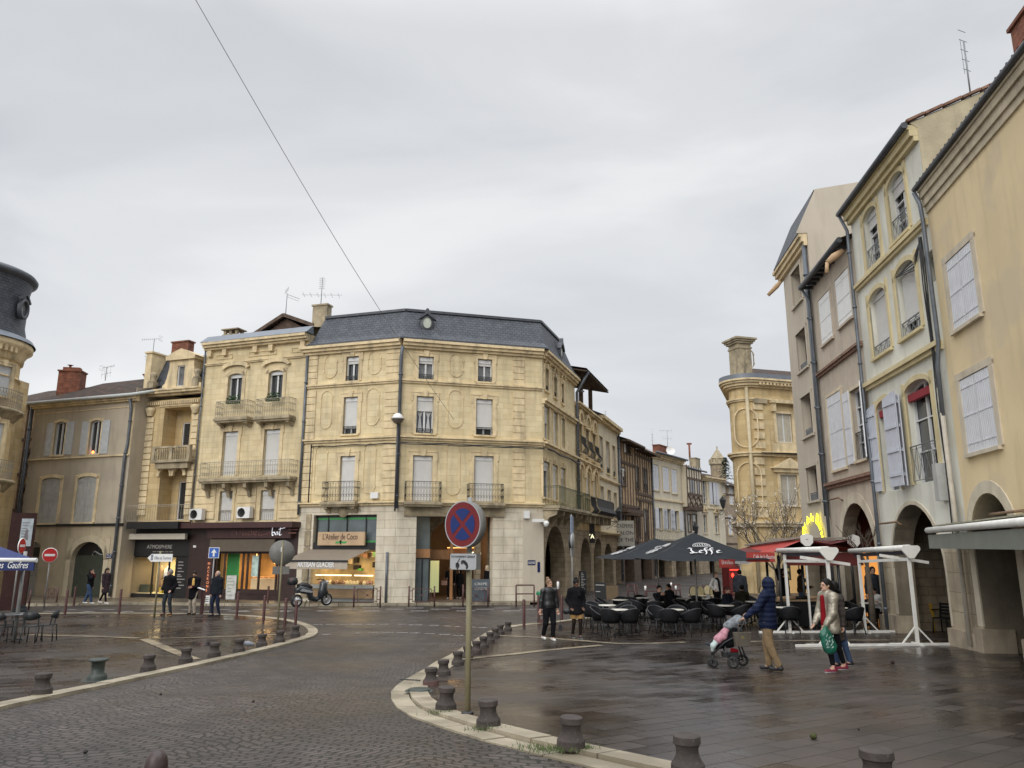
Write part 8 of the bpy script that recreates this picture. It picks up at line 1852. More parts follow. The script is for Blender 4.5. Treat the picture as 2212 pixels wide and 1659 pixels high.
# ---- red awning of the cafe
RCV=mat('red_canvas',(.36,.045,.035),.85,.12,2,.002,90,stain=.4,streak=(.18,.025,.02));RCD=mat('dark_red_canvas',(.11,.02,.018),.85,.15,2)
A1=at(1740,1164,26.0);A2=at(1614,1181,30.5);A3=at(1841,1166,26.4);e=empty('cafe_awning',(A1.x,A1.y,gz(26)+.05),0,'red double-sloped cafe awning with white script on its valance','awning');o=e.location
R=lambda v:Vector(v)-o
lf0=at(1672,1193,25.5);lf1=at(1553,1206,31);
g=MB();g.add([R(A1),R(A2),R(at(1587,1206,30.5)),R(at(1671,1192,25.6))],[(0,1,2,3)]);g.add([R(A1)-Vector((0,0,.02)),R(A2)-Vector((0,0,.02)),R(A2)+Vector((1.9,0,-.35)),R(A1)+Vector((1.7,0,-.35))],[(0,1,2,3)]);g.build('canopy',RCV,e)
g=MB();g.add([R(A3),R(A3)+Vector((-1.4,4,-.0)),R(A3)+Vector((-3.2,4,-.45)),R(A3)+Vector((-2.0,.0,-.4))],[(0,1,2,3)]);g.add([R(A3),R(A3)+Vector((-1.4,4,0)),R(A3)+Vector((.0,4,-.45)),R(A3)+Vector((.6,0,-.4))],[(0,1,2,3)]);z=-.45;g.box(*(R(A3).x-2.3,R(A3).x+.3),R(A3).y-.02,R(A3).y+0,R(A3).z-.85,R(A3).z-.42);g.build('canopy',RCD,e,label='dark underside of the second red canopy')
g=MB();g.bar(R(A1)+Vector((0,0,.06)),R(A2)+Vector((0,0,.06)),.22,.07);g.bar(R(A3)+Vector((0,0,.06)),R(A3)+Vector((-1.5,4,.06)),.22,.07);g.bar(R(A1)+Vector((.4,.5,.0)),R(A3)+Vector((-.4,.5,.02)),.12,.1);g.build('ridge_cover',mat('weathered_cover',(.26,.24,.2),.7,.2,4),e)
for c in(A1,A3):gusset(e,o,Vector((c.x,c.y-.1,c.z-.02)),name='end_plate',hexa=True)
va,vb=at(1612,1193,25.6),at(1673,1193,25.6);g=MB();zz=at(1640,1214,25.6).z;g.box(R(va).x,R(vb).x,R(va).y-.01,R(va).y+.01,zz-o.z,R(va).z);g.build('valance',RCV,e);text(None,'Café de la Bourse',.2,e,Matrix.Translation((R(va).x+.22,R(va).y-.016,zz-o.z+.1)),LW,.002,width=.7)
va,vb=at(1553,1206,30.5),at(1587,1206,30.5);g=MB();zz=at(1570,1226,30.5).z;g.box(R(va).x,R(vb).x,R(va).y-.01,R(va).y+.01,zz-o.z,R(va).z);g.build('valance',RCV,e);text(None,'Café de la Bourse',.2,e,Matrix.Translation((R(va).x+.08,R(va).y-.016,zz-o.z+.13)),LW,.002,width=.46)
for px,yy in((1681,26.2),(1655,30),(1731,27),(1808,26.5),(1838,28.5)):
    b=at(px,1200,yy);g=MB();g.tube([Vector((b.x,b.y,gz(yy)+.05))-o,b-o],.05,8);g.build('post',DKM,e)
# ---- grey awning at the right
GA=mat('grey_green_canvas',(.19,.20,.17),.85,.08,2,.002,90);c0=at(2004,1146,19.8);dd=Vector((-.30,-.954,0));e=empty('grey_awning',(c0.x+1,c0.y,gz(19.8)+.05),0,'long grey awning with white front tube on the yellow house','awning');o=e.location
a=c0-o;b=a+dd*9.5;g=MB();g.tube([a,b],.075,12);g.build('front_tube',WF,e);g=MB();g.add([a,b,b+Vector((4.6,-.5,.75)),a+Vector((1.3,-.1,.3))],[(0,1,2,3)]);g.bar(a+Vector((.3,-.05,.12)),b+Vector((.5,-.05,.16)),.3,.03);g.build('canopy',mat('mildewed_canvas',(.33,.32,.24),.85,.3,3,stain=.5),e)
g=MB();g.bar(a+Vector((0,0,-.28)),b+Vector((0,0,-.28)),.015,.34);g.bar(a+Vector((0,0,-.28)),a+Vector((1.3,-.1,-.2)),.015,.34);g.build('valance',GA,e)
P,hh=frame_post(e,o,2066,1394,2026,1172,.08,False);g=MB();g.prism([(-.22,0),(.22,0),(.06,.22),(-.06,.22)],-.04,.04);g.xf(Matrix.Translation(P-o));g.build('foot_plate',WF,e);g=MB();g.box(-.3,.25,-.12,.12,-.55,-.05);g.xf(Matrix.Translation(Vector((P.x+.4,P.y,hh))-o));g.build('motor_box',WF,e)
# ---- red doorway light, hanging cafe board
u,z=fk.uz(1588,1262,-1.2);P=fk.P(u,-1.2,0);e=empty('kiosk',(P.x,P.y,gz(P.y)),fk.rz,'dark red cabinet with a glowing red light bar beyond the beige chairs','kiosk');k=P.y/FL;zf=lambda py:at(1588,py,P.y).z-e.location.z
g=MB();g.box(-13*k,14*k,0,.8,0,zf(1222));g.build('case',mat('dark_red_case',(.09,.012,.012),.5,.2,4),e);NR=LAMP('red_light',(1,.04,.02),3);g=MB();g.box(-11*k,10*k,-.06,-.01,zf(1231)-.03,zf(1231)+.03);g.build('light_bar',NR,e);g=MB();g.lathe([(0,0),(.07,.08),(.08,.2),(0,.3)],10,(-8*k,-.15,zf(1248)));g.build('lamp',NR,e);g=MB();g.lathe([(0,0),(.08,.08),(0,.16)],10,(8*k,-.15,zf(1267)));g.build('lamp',NR,e);g=MB();g.box(-3*k,9*k,-.03,-.005,zf(1276),zf(1260));g.build('notice',WHITE,e)
P=at(1699,1232,34);e=empty('hanging_board',P,0,'dark round-topped hanging board with pale emblem against the ornate house','sign');k=34/FL;g=MB();g.prism([(-8*k,-20*k),(8*k,-20*k),(8*k,10*k),(5*k,16*k),(0,18*k),(-5*k,16*k),(-8*k,10*k)],-.04,.04);g.bar((0,0,18*k),(0,0,30*k),.04);g.build('panel',mat('board_dark_green',(.03,.025,.015),.6),e);g=MB();disc_y(g,(0,10*k),3*k,-.055,-.045);g.box(-5*k,5*k,-.055,-.045,-2*k,4*k);g.prism([(-5*k,-17*k),(-3*k,-8*k),(0,-6*k),(3*k,-8*k),(5*k,-17*k)],-.055,-.045);g.build('emblem',mat('board_ochre',(.3,.23,.09),.6),e)
for px,yy,hh_ in((1699,34,0),):g=MB();g.tube([(0,0,30*k),(0,0,38*k)],.02,5);g.build('hanger',IRON,e)
A=at(1668,1287,26.8);e=empty('draped_table',(A.x,26.8,gz(26.8)+.05),rad(6),'long black-draped table topped with tan rolled cushions behind the white frame','table');g=MB();g.box(0,2.3,-.4,.4,.05,.86);g.build('drape',mat('black_drape',(.010,.010,.011),.9,spec=.15),e);g=MB();g.box(-.03,2.33,-.43,.43,.862,.9);g.build('table_top',mat('tan_top',(.22,.15,.09),.7,.2,4),e)
for k in range(4):g=MB();g.tube([(.1+.5*k,-.2+.1*k,.95),(.75+.5*k,-.1+.06*k,.96)],.06,8);g.build('cushion',mat('tan_cushion',(.35,.24,.14),.8,.2,5)if k%2==0 else BKC0,e)
# ---- yellow and black chairs in the arcade
def plainchair(px,py,rz,m,label,s=1.0):
    q=gp(px,py,.05);e=empty('arcade_chair',q,rz,label,'chair');e.scale=(s,)*3
    g=MB();g.box(-.22,.22,-.22,.22,.42,.45);g.build('seat',m,e);g=MB();[g.bar((s_*.21,.2,.42),(s_*.22,.27,.86),.04)for s_ in(-1,1)];[g.box(-.2,.2,.22+.01*k,.25+.01*k,.52+.09*k,.58+.09*k)for k in range(4)];[g.bar((s_*.22,.22,.66),(s_*.24,-.18,.66),.035)for s_ in(-1,1)];g.build('backrest',m,e);legs4(e,m,.2,.2,.43,.018,.02);return e
YC=mat('mustard_plastic',(.42,.25,.02),.5,.1,4);plainchair(2022,1362,rad(100),YC,'mustard yellow chair in the white house arcade');plainchair(2042,1368,rad(-60),WICK,'black chair in front of the mustard yellow one',1.05)
# ---- left café table and chairs
lt=table(.45,.74,mat('grey_table_top',(.16,.17,.18),.3,.1,3));p=gp(28,1384,.05);lt.location=p;lt['label']='dark round table at the left edge with chairs round it';lt['group']='left plaza cafe set';
def curvechair():
    e=empty('slatted_chair',(0,0,0),0,'x','chair');g=MB();n=14;v=[]
    for k in range(n+1):
        a=rad(-62)+rad(124)*k/n;t=abs(k/n-.5)*2;top=.86-.16*t**2.5;bot=.60+.06*t**2
        for r,z in((.25,bot),(.275,top),(.255,top),(.23,bot)):v.append((r*math.sin(a),r*math.cos(a)-.02,z))
    g.add(v,[(k*4+j,(k+1)*4+j,(k+1)*4+(j+1)%4,k*4+(j+1)%4)for k in range(n)for j in range(4)]+[(0,1,2,3),(n*4+3,n*4+2,n*4+1,n*4)],0,True);[g.bar((s*.19,.1,.44),(s*.2,.13,.64),.03)for s in(-1,1)];g.build('backrest',CHB,e)
    g=MB();g.lathe([(0,.46),(.2,.46),(.225,.45),(.22,.43),(0,.43)],18);g.build('seat',CHB,e);legs4(e,CHB,.17,.17,.44,.017,.03);return e
CHB=mat('black_plastic',(.025,.028,.03),.45,.2,5,.002,60);cc=curvechair()
for i,(x,y,rz,l)in enumerate([(66,1388,PI+.1,'black curved-back chair nearest the camera at the left table'),(100,1384,-rad(75),'black curved-back chair turned sideways right of the left table'),(30,1373,.0,'black curved-back chair behind the left table'),(6,1389,rad(150),'black curved-back chair cut by the left edge')]):
    q=gp(x,y,.05);o=cc if i==0 else dup(cc,q,rz);o.location=q;o.rotation_euler=(0,0,rz);o['label']=l;o['group']='black chairs round the left table'
# ---- blossoming bare tree behind the red awning
BARK=mat('bare_bark',(.10,.08,.06),.95,.3,6);BLO=mat('magnolia_blossom',(.62,.58,.52),.8,.15,5)
def baretree(base,h,spread,seed,label,nb=6,blooms=True,r0=.12,fork=1.2,name='flowering_tree'):
    rnd=random.Random(seed);e=empty(name,base,0,label,'tree');g=MB();tips=[]
    def grow(p,d,L,r,lev):
        pts=[p];q=p.copy();n=4
        for k in range(n):
            d=(d+Vector((rnd.uniform(-.2,.2),rnd.uniform(-.2,.2),.06+rnd.uniform(-.08,.12)))).normalized();q=q+d*L/n;pts.append(q.copy())
            if lev<4 and k>0:
                for _ in range(1 if rnd.random()<.75 else 2):
                    s=(d+Vector((rnd.uniform(-1,1),rnd.uniform(-1,1),rnd.uniform(-.1,.6)))*.9).normalized();grow(q.copy(),s,L*rnd.uniform(.5,.72),r*.55,lev+1)
        g.tube(pts,[r*(1-.14*k)for k in range(len(pts))],6 if lev<2 else 3,caps=False)
        if lev>=2:tips.extend(pts[1:])
    tr=MB();tr.tube([(0,0,0),(.03,0,fork*.5),(0,.02,fork)],[r0*1.2,r0,r0*.9],10);tr.build('trunk',BARK,e)
    for k in range(nb):a=2*PI*k/nb+rnd.random();grow(Vector((0,0,fork)),Vector((math.cos(a)*spread,math.sin(a)*spread,1)).normalized(),h*.52,r0*.55,1)
    g.build('crown',BARK,e)
    if blooms:
        b=MB()
        for t in tips:
            if rnd.random()<.2:
                for _ in range(3):a=rnd.uniform(0,2*PI);s=rnd.uniform(.035,.06);d=Vector((math.cos(a)*s,math.sin(a)*s,s));f=Vector((-d.y,d.x,0));b.add([t,t+d*.6+f*.6,t+d*1.3,t+d*.6-f*.6],[(0,1,2,3)])
        b.build('blossoms',BLO,e)
    return e
P=at(1672,1180,38);baretree(Vector((P.x,P.y,gz(38))),4.0,.85,5,'bare branching tree dotted with white blossoms before the ornate house',9,True,.07,1.7)
P=gp(1880,1350,.05);P2=Vector((ratio(1876,1250)*26,26,gz(26)+.05));baretree(P2,1.5,.3,9,'slim bare forked tree inside the beige house arcade',2,False,.09,2.0,'bare_tree')
# ================================================================== PEOPLE: each shape grown as one smooth skin round its bones
def nets(V,o,h):
    """surface of the zero level of a sampled distance field (surface nets)"""
    s=V<0;nx,ny,nz=V.shape;c=np.zeros((nx-1,ny-1,nz-1),int)
    for i in(0,1):
        for j in(0,1):
            for k in(0,1):c+=s[i:nx-1+i,j:ny-1+j,k:nz-1+k]
    act=(c>0)&(c<8);idx=-np.ones(act.shape,int);cells=np.argwhere(act);idx[act]=np.arange(len(cells))
    P=np.zeros((len(cells),3));W_=np.zeros(len(cells));I=cells.T
    C=[(0,0,0),(1,0,0),(0,1,0),(1,1,0),(0,0,1),(1,0,1),(0,1,1),(1,1,1)]
    for a in range(8):
        for b in range(a+1,8):
            if sum(abs(C[a][q]-C[b][q])for q in range(3))!=1:continue
            va=V[I[0]+C[a][0],I[1]+C[a][1],I[2]+C[a][2]];vb=V[I[0]+C[b][0],I[1]+C[b][1],I[2]+C[b][2]];m=(va<0)!=(vb<0)
            t=np.where(m,va/np.where(m,va-vb,1),0)[:,None];P+=np.where(m[:,None],np.array(C[a])*(1-t)+np.array(C[b])*t,0);W_+=m
    P=(cells+P/W_[:,None])*h+o;F=[]
    for ax in range(3):
        u,v=[(1,2),(2,0),(0,1)][ax];sl=[slice(None)]*3;sl[ax]=slice(0,-1);s0=s[tuple(sl)];sl[ax]=slice(1,None);s1=s[tuple(sl)]
        for e,fl in((s0&~s1,0),(~s0&s1,1)):
            E=np.argwhere(e)
            E=E[(E[:,u]>0)&(E[:,v]>0)&(E[:,u]<act.shape[u])&(E[:,v]<act.shape[v])]
            q=[]
            for du,dv in((1,1),(0,1),(0,0),(1,0)):
                X=E.copy();X[:,u]-=du;X[:,v]-=dv;q.append(idx[X[:,0],X[:,1],X[:,2]])
            q=np.stack(q,1);F.append(q[:,::-1]if fl else q)
    F=np.concatenate(F);F=F[(F>=0).all(1)];return P,F
class Flesh:
    """capsules and ellipsoids blended together, with optional cuts"""
    def __init__(s,k=.03):s.p=[];s.c=[];s.k=k
    def cap(s,a,b,ra,rb=None,sy=1):s.p.append(('c',np.array(a,float),np.array(b,float),ra,ra if rb is None else rb,sy));return s
    def ell(s,c,r):s.p.append(('e',np.array(c,float),np.array(r,float)));return s
    def cut(s,c,n):s.c.append((np.array(c,float),np.array(n,float)/np.linalg.norm(n)));return s     # removes the side n points to
    def mesh(s,h):
        lo=np.full(3,1e9);hi=-lo
        for p in s.p:
            if p[0]=='c':
                r=max(p[3],p[4])+.03
                for q in p[1:3]:lo=np.minimum(lo,q-r);hi=np.maximum(hi,q+r)
            else:lo=np.minimum(lo,p[1]-p[2]-.03);hi=np.maximum(hi,p[1]+p[2]+.03)
        lo-=2*h;n=np.ceil((hi-lo)/h).astype(int)+3;X=np.stack(np.meshgrid(*[lo[i]+h*np.arange(n[i])for i in range(3)],indexing='ij'),-1);V=None
        for p in s.p:
            if p[0]=='c':
                _,a,b,ra,rb,sy=p;Q=X.copy();cy=(a[1]+b[1])/2;A,B=a.copy(),b.copy()
                if sy!=1:Q[...,1]=(Q[...,1]-cy)*sy+cy;A[1]=(A[1]-cy)*sy+cy;B[1]=(B[1]-cy)*sy+cy
                d=B-A;t=np.clip(((Q-A)@d)/max(1e-9,d@d),0,1);D=np.linalg.norm(Q-A-t[...,None]*d,axis=-1)-(ra+(rb-ra)*t)
            else:q=(X-p[1])/p[2];l=np.linalg.norm(q,axis=-1);D=(l-1)*p[2].min()
            if V is None:V=D
            else:hh=np.clip(.5+.5*(V-D)/s.k,0,1);V=V*(1-hh)+D*hh-s.k*hh*(1-hh)
        for c,nn in s.c:V=np.maximum(V,(X-c)@nn)
        return nets(V,lo,h)
def flesh_obj(name,parts,mats,parent,paint=None):
    vs,fs,n=[],[],0
    for f,h in parts:P,F=f.mesh(h);vs.append(P);fs.append(F+n);n+=len(P)
    V=np.concatenate(vs);F=np.concatenate(fs);me=bpy.data.meshes.new(name);me.from_pydata(V.tolist(),[],F.tolist())
    for m in(mats if isinstance(mats,(list,tuple))else[mats]):me.materials.append(m)
    me.polygons.foreach_set('use_smooth',[True]*len(F))
    if paint:C=V[F].mean(1);me.polygons.foreach_set('material_index',[paint(c)for c in C])
    o=bpy.data.objects.new(name,me);COL.objects.link(o);o.parent=parent;return o
def ik(a,b,l1,l2,bend):
    a,b=Vector(a),Vector(b);d=b-a;L=min(d.length,(l1+l2)*.999);u=d.normalized();x=(l1*l1-l2*l2+L*L)/(2*L);y=math.sqrt(max(0,l1*l1-x*x));w=Vector(bend);w=(w-u*w.dot(u)).normalized();return a+u*x+w*y,a+u*L
SK1=mat('light_skin',(.45,.27,.19),.55,.08,9);SK2=mat('brown_skin',(.13,.065,.04),.5,.1,9);EYE=mat('eye_dark',(.02,.015,.015),.3);LIP=mat('lip',(.28,.09,.08),.5)
def cloth(n,c,rough=.9,**k):return mat(n,c,rough,.25,7,.012,13,spec=.12,**k)
def human(label,loc,rz,H=1.7,feet=((-.11,0,0),(.11,0,0)),hands=((-.27,-.04,.80),(.27,-.04,.80)),yaw=0,pitch=0,lean=0,seat=0,skin=SK1,coat=None,hem=.82,cr=1.0,legs=None,legr=1.0,shoes=None,hair=None,style='short',scarf=None,skirt=None,fine=.02,wide=1.0,group=None,flare=0,sole=None,sockz=.0,bulk=1.0):
    e=empty('person',loc,rz,label,'person',group);s=H/1.75;e.scale=(s,)*3;hz=.93 if not seat else seat
    T=Matrix.Translation((0,0,hz))@Matrix.Rotation(lean,4,'X')@Matrix.Translation((0,0,-hz));t3=lambda x,y,z:tuple(T@Vector((x,y,z+(hz-.93))))
    hip=[Vector((sx*.09*wide,0,hz))for sx in(-1,1)];sh=[Vector(t3(sx*.185*wide,0,1.43))for sx in(-1,1)];neck=t3(0,.01,1.50);hd=Vector(t3(0,-.015,1.645))
    HM=Matrix.Translation(hd)@Matrix.Rotation(yaw,4,'Z')@Matrix.Rotation(pitch,4,'X');hp=lambda x,y,z:tuple(HM@Vector((x,y,z)))
    B=Flesh(.035);L_,A_=[],[]
    for i,sx in enumerate((-1,1)):
        f=feet[i];an=Vector((f[0],f[1]+.03,f[2]+.09));kn,an=ik(hip[i],an,.43,.423,(sx*.05,-1,0)if not seat else(sx*.1,-1,.6));L_.append((hip[i],kn,an))
        ha=Vector(hands[i]);el,wr=ik(sh[i],ha,.30,.26,(sx*.55,1,-.4));A_.append((sh[i],el,wr))
        B.cap(hip[i],kn,.085*legr,.055*legr).cap(kn,an,.052*legr,.036).cap(sh[i],el,.05,.038).cap(el,wr,.038,.026);B.cap(an,(an.x,an.y-.10,an.z-.06),.035,.03)
    B.cap((0,0,hz-.02),t3(0,0,1.12),.135*wide,.12*wide,1.35).cap(t3(0,0,1.15),t3(0,0,1.36),.13*wide,.15*wide,1.45).cap(sh[0],sh[1],.055).cap(t3(0,.02,1.40),neck,.065,.055).cap(neck,hp(0,.01,-.05),.052,.055)
    f2_=min(.013,fine);Hd=Flesh(.012);Hd.ell(hp(0,.01,.02),(.078,.096,.108)).ell(hp(0,-.03,-.055),(.056,.062,.062)).cap(hp(0,-.088,.01),hp(0,-.108,-.022),.010,.014).ell(hp(0,-.088,-.088),(.024,.018,.018)).cap(neck,hp(0,.01,-.05),.05,.05).cap(hp(-.04,-.082,.03),hp(.04,-.082,.03),.011)
    for sx in(-1,1):Hd.ell(hp(sx*.079,.01,-.005),(.012,.02,.03))
    parts=[(B,fine),(Hd,f2_)]
    for i,sx in enumerate((-1,1)):       # palm, four bent fingers of their own lengths, thumb from the side
        sh_,el,wr=A_[i];d=(wr-el).normalized();side=d.cross(Vector((0,1,0)));side=side.normalized()if side.length>.1 else Vector((1,0,0));nrm=side.cross(d);Hn=Flesh(.006);pm=wr+d*.05;Hn.cap(wr-d*.02,pm,.024,.03,1).cap(pm-side*.022,pm+side*.022+d*.02,.017,.017)
        for q,(off,ln)in enumerate(((-.03,.060),(-.010,.074),(.010,.070),(.03,.055))):b0=wr+d*.078+side*off;b1=b0+(d*.8-nrm*.35*sx*0+Vector((0,-.2,0)))*ln*.55;b2=b1+(d*.55+Vector((0,-.55,-.2)))*ln*.5;Hn.cap(b0,b1,.0095,.009).cap(b1,b2,.009,.0075)
        tb=wr+d*.03-side*.03;tm=tb+(d*.5-side*.6+Vector((0,-.2,0))).normalized()*.035;Hn.cap(tb,tm,.012,.0105).cap(tm,tm+(d*.9-side*.1).normalized()*.03,.0105,.009);parts.append((Hn,.006 if fine<.018 else .009))
    iM=HM.inverted()
    def paint(c):
        q=iM@Vector(c)
        if abs(q.z-.008)<.010 and .018<abs(q.x)<.045 and q.y<-.055:return 1
        if abs(q.z+.058)<.008 and abs(q.x)<.024 and q.y<-.07:return 2
        return 0
    flesh_obj('body',parts,[skin,EYE,LIP],e,paint)
    if legs:
        G=Flesh(.03)
        for a,k,b in L_:G.cap(a,k,.10*legr,.073*legr).cap(k,b+(k-b)*(.06+sockz),.07*legr,.055*legr)
        G.cap((0,0,hz-.02),(0,0,hz+.1),.14*wide,.13*wide,1.3);flesh_obj('trousers',[(G,fine)],legs,e)
    if skirt:
        G=Flesh(.04);G.cap((0,0,hz-.02),(0,0,hz+.12),.15*wide,.13*wide,1.3)
        for a,k,b in L_:G.cap(a,a.lerp(k,.75),.12,.115)
        G.cut((0,0,skirt[1]),(0,0,-1));flesh_obj('skirt',[(G,fine)],skirt[0],e)
    if shoes:
        for a,k,b in L_:
            G=Flesh(.02);z=b.z-.09+.035;G.cap((b.x,b.y+.04,z+.015),(b.x*1.03,b.y-.16,z-.003),.042,.037,.95).cap((b.x,b.y+.02,z+.02),(b.x,b.y+.01,z+.07),.045,.045);G.cut((0,0,b.z-.09),(0,0,-1));pz=b.z-.09+.028;flesh_obj('shoe',[(G,.012)],[shoes,sole or shoes],e,lambda c,pz=pz:1 if c[2]<pz else 0)
    if coat:
        G=Flesh(.035*cr);G.cap(t3(0,0,1.0),t3(0,0,1.22),.15*wide*cr,.145*wide*cr,1.3).cap(t3(0,0,1.22),t3(0,0,1.38),.145*wide*cr,.155*wide*cr,1.4).cap(sh[0],sh[1],.07*cr).cap(t3(0,.01,1.42),t3(0,.01,1.49),.075,.07)
        zb=hem-(.93-hz)if not seat else hz-.06
        if not seat:G.cap(t3(0,0,1.0),(0,0,max(zb+.08,.35)),.15*wide*cr,(.16+flare)*wide*cr,1.2)
        else:
            for a,k,b in L_:G.cap(a,a.lerp(k,.5),.11,.10)
        for a,l,w in A_:G.cap(a,l,.072*cr*bulk,.06*cr*bulk).cap(l,w-(w-l).normalized()*.0,.06*cr*bulk,.042*cr)
        G.cut((0,0,zb),(0,0,-1));flesh_obj('coat',[(G,fine)],coat,e)
    if scarf:G=Flesh(.03);G.cap(t3(-.06,-.03,1.47),t3(.06,-.03,1.47),.06).cap(t3(0,.05,1.48),t3(0,-.06,1.44),.065).cap(t3(.03,-.13,1.42),t3(.05,-.17,scarf[1]),.05,.055);flesh_obj('scarf',[(G,fine)],scarf[0],e)
    if hair:
        G=Flesh(.02);r=.012
        if style=='hood':G.ell(hp(0,.03,.01),(.115,.13,.15)).cap(hp(0,.05,-.08),t3(0,.05,1.46),.10,.11);G.cut(hp(0,-.075,0),tuple((HM.to_3x3()@Vector((0,-1,0)))))
        elif style=='cap':G.ell(hp(0,.01,.045),(.095,.11,.085)).cap(hp(0,-.1,.05),hp(0,-.15,.04),.03,.02,1)
        elif style=='bald':G.ell(hp(0,.03,.0),(.088,.09,.085));G.cut(hp(0,0,.06),(0,0,1));G.cut(hp(0,-.015,0),tuple((HM.to_3x3()@Vector((0,-1,0)))))
        else:
            G.ell(hp(0,.022,.035),(.09,.104,.108))
            if style in('long','bob'):G.cap(hp(0,.06,.0),hp(0,.07,-.13),.085,.07)
            if style=='long':G.cap(hp(0,.07,-.1),t3(0,.13,1.36),.075,.05)
            if style=='bun':G.ell(hp(0,.06,.15),(.055,.055,.05))
            if style=='flow':G.cap(hp(0,.06,.0),hp(0,.16,-.07),.085,.07).cap(hp(0,.16,-.07),hp(0,.27,-.13),.065,.03)
            G.cut(hp(0,-.055,.03),tuple((HM.to_3x3()@Vector((0,-1,-.55)))))
        flesh_obj('hair' if style not in('hood','cap')else style,[(G,f2_)],hair,e)
    return e
BKC=cloth('black_cloth',(.008,.008,.010));NAVY=cloth('navy_puffer',(.008,.013,.036),.6,wave=('Z',3.4,.009,1.5));DJ=cloth('dark_jeans',(.018,.024,.045));GJ=cloth('grey_jeans',(.035,.042,.05));BJ=cloth('blue_jeans',(.05,.08,.15));KHA=mat('khaki_trousers',(.20,.135,.07),.85,.3,9,.02,9)
SILV=mat('silver_puffer',(.36,.325,.26),.36,.12,6,.03,11,metal=.55,wave=('Z',1.7,.005,4));LEA=mat('black_leather',(.012,.013,.015),.35,.3,8,.008,20);MAU=cloth('mauve_top',(.16,.10,.10));REDS=cloth('red_scarf',(.17,.006,.01));YSC=cloth('yellow_scarf',(.55,.34,.10));BEI=cloth('beige_trousers',(.38,.33,.26));WSH=mat('white_trainer',(.62,.62,.6),.5,.08,9);BSH=mat('dark_shoe',(.015,.014,.014),.5,.1,9);TAN=mat('tan_shoe',(.13,.06,.03),.6,.1,9);GRC=cloth('grey_brown_coat',(.055,.047,.043),wave=('Z',3,.006,1));PUR=cloth('plum_coat',(.045,.032,.038));OLV=cloth('olive_coat',(.03,.028,.018));BRN=cloth('brown_jacket',(.06,.036,.02));GRY=cloth('slate_jacket',(.04,.045,.055));CRM=cloth('cream_lining',(.5,.42,.3));WHC=cloth('white_cloth',(.55,.54,.52));MUS=cloth('mustard_skirt',(.28,.17,.07));TIG=cloth('sheer_tights',(.02,.014,.012),.6)
HBK=mat('black_hair',(.006,.005,.005),.6,.3,20,.004,60,spec=.2);HBR=mat('brown_hair',(.02,.012,.008),.6,.3,20,.004,60,spec=.2);HGR=mat('grey_hair',(.20,.19,.175),.7,.3,20,.004,60);HGI=mat('ginger_blonde_hair',(.15,.085,.045),.6,.3,20,.004,60);MIX=mat('plum_trainer',(.16,.012,.035),.5,.2,12)
def P_(px,py,Hpx,H0,dz=.05):
    p=gp(px,py,dz);return p,Hpx*p.y/FL
# man in navy hooded jacket pushing a stroller
p,H=P_(1666,1449,194,0);man=human('man seen from behind in navy hooded jacket and khaki trousers pushing a pushchair',p,rad(-127),1.74,feet=((-.10,-.10,0),(.08,.16,.02)),hands=((.06,-.40,1.05),(.38,-.30,1.03)),lean=-.06,coat=NAVY,hem=.80,cr=1.22,legs=KHA,legr=1.12,shoes=BSH,hair=NAVY,style='hood',fine=.014,yaw=-.1,wide=1.08)
# stroller
q=gp(1577,1441,.05);e=empty('stroller',q,0,'black pushchair with three visible wheels, patterned blanket and grey bag','pushchair');s_=1.0;RW=mat('rubber',(.02,.02,.02),.8,.2,8)
e.rotation_euler=(0,0,rad(-2));
for x,y,r in((.30,.14,.118),(.02,-.20,.118),(-.37,.06,.082),(-.33,-.06,.082)):
    st=Vector((x,y,0));g=MB();g.lathe([(r-.035,-.022),(r,-.014),(r,.014),(r-.035,.022)],24);g.xf(Matrix.Translation((x,y,r))@Matrix.Rotation(rad(-20),4,'Z')@Matrix.Rotation(PI/2,4,'X'));w=g.build('wheel',RW,e)
    g=MB();g.lathe([(r-.035,-.012),(r-.05,-.012),(r-.05,.012),(r-.035,.012)],20);[g.bar((0,0,0),((r-.04)*math.cos(a),(r-.04)*math.sin(a),0),.014)for a in[2*PI*j/6 for j in range(6)]];g.xf(Matrix.Translation((x,y,r))@Matrix.Rotation(rad(-20),4,'Z')@Matrix.Rotation(PI/2,4,'X'));g.build('rim',DKM,w)
g=MB()
for y in(-.16,.14):g.tube([(-.36,y*.4,.24),(-.12,y,.5),(.12,y,.62),(.40,y,1.04)],.016,8);g.tube([(.16,y,.62),(.30,y,.16)],.016,8);g.tube([(-.12,y,.42),(.02,y*1.2,.14)],.016,8);g.tube([(-.36,y*.4,.24),(-.37,y*.5,.10)],.014,6)
g.tube([(.40,-.16,1.04),(.44,0,1.05),(.40,.14,1.04)],.018,8);g.tube([(.02,-.2,.14),(.30,.14,.14)],.012,6);g.box(-.14,.16,-.13,.13,.2,.3);g.build('frame',DKM,e)
G=Flesh(.03);G.cap((-.28,0,.44),(.02,0,.5),.10,.12).cap((.02,0,.5),(.17,0,.84),.12,.11);flesh_obj('seat',[(G,.018)],BKC,e)
G=Flesh(.03);G.cap((.0,0,.80),(.22,0,.93),.09,.10,.6).cap((.1,0,.86),(.24,0,.72),.09,.05,.6).cap((.22,0,.93),(.36,-.02,.86),.07,.03,.7);flesh_obj('canopy',[(G,.018)],mat('plaid_grey_blanket',(.16,.175,.19),.8,.6,14),e)
G=Flesh(.03);G.cap((.04,-.02,.84),(-.10,-.05,.66),.05,.075,.7).cap((-.10,-.05,.66),(-.22,-.03,.54),.07,.09,.7).ell((-.12,-.12,.6),(.07,.05,.06));flesh_obj('pink_blanket',[(G,.016)],mat('pink_pattern',(.42,.2,.24),.85,.3,16),e)
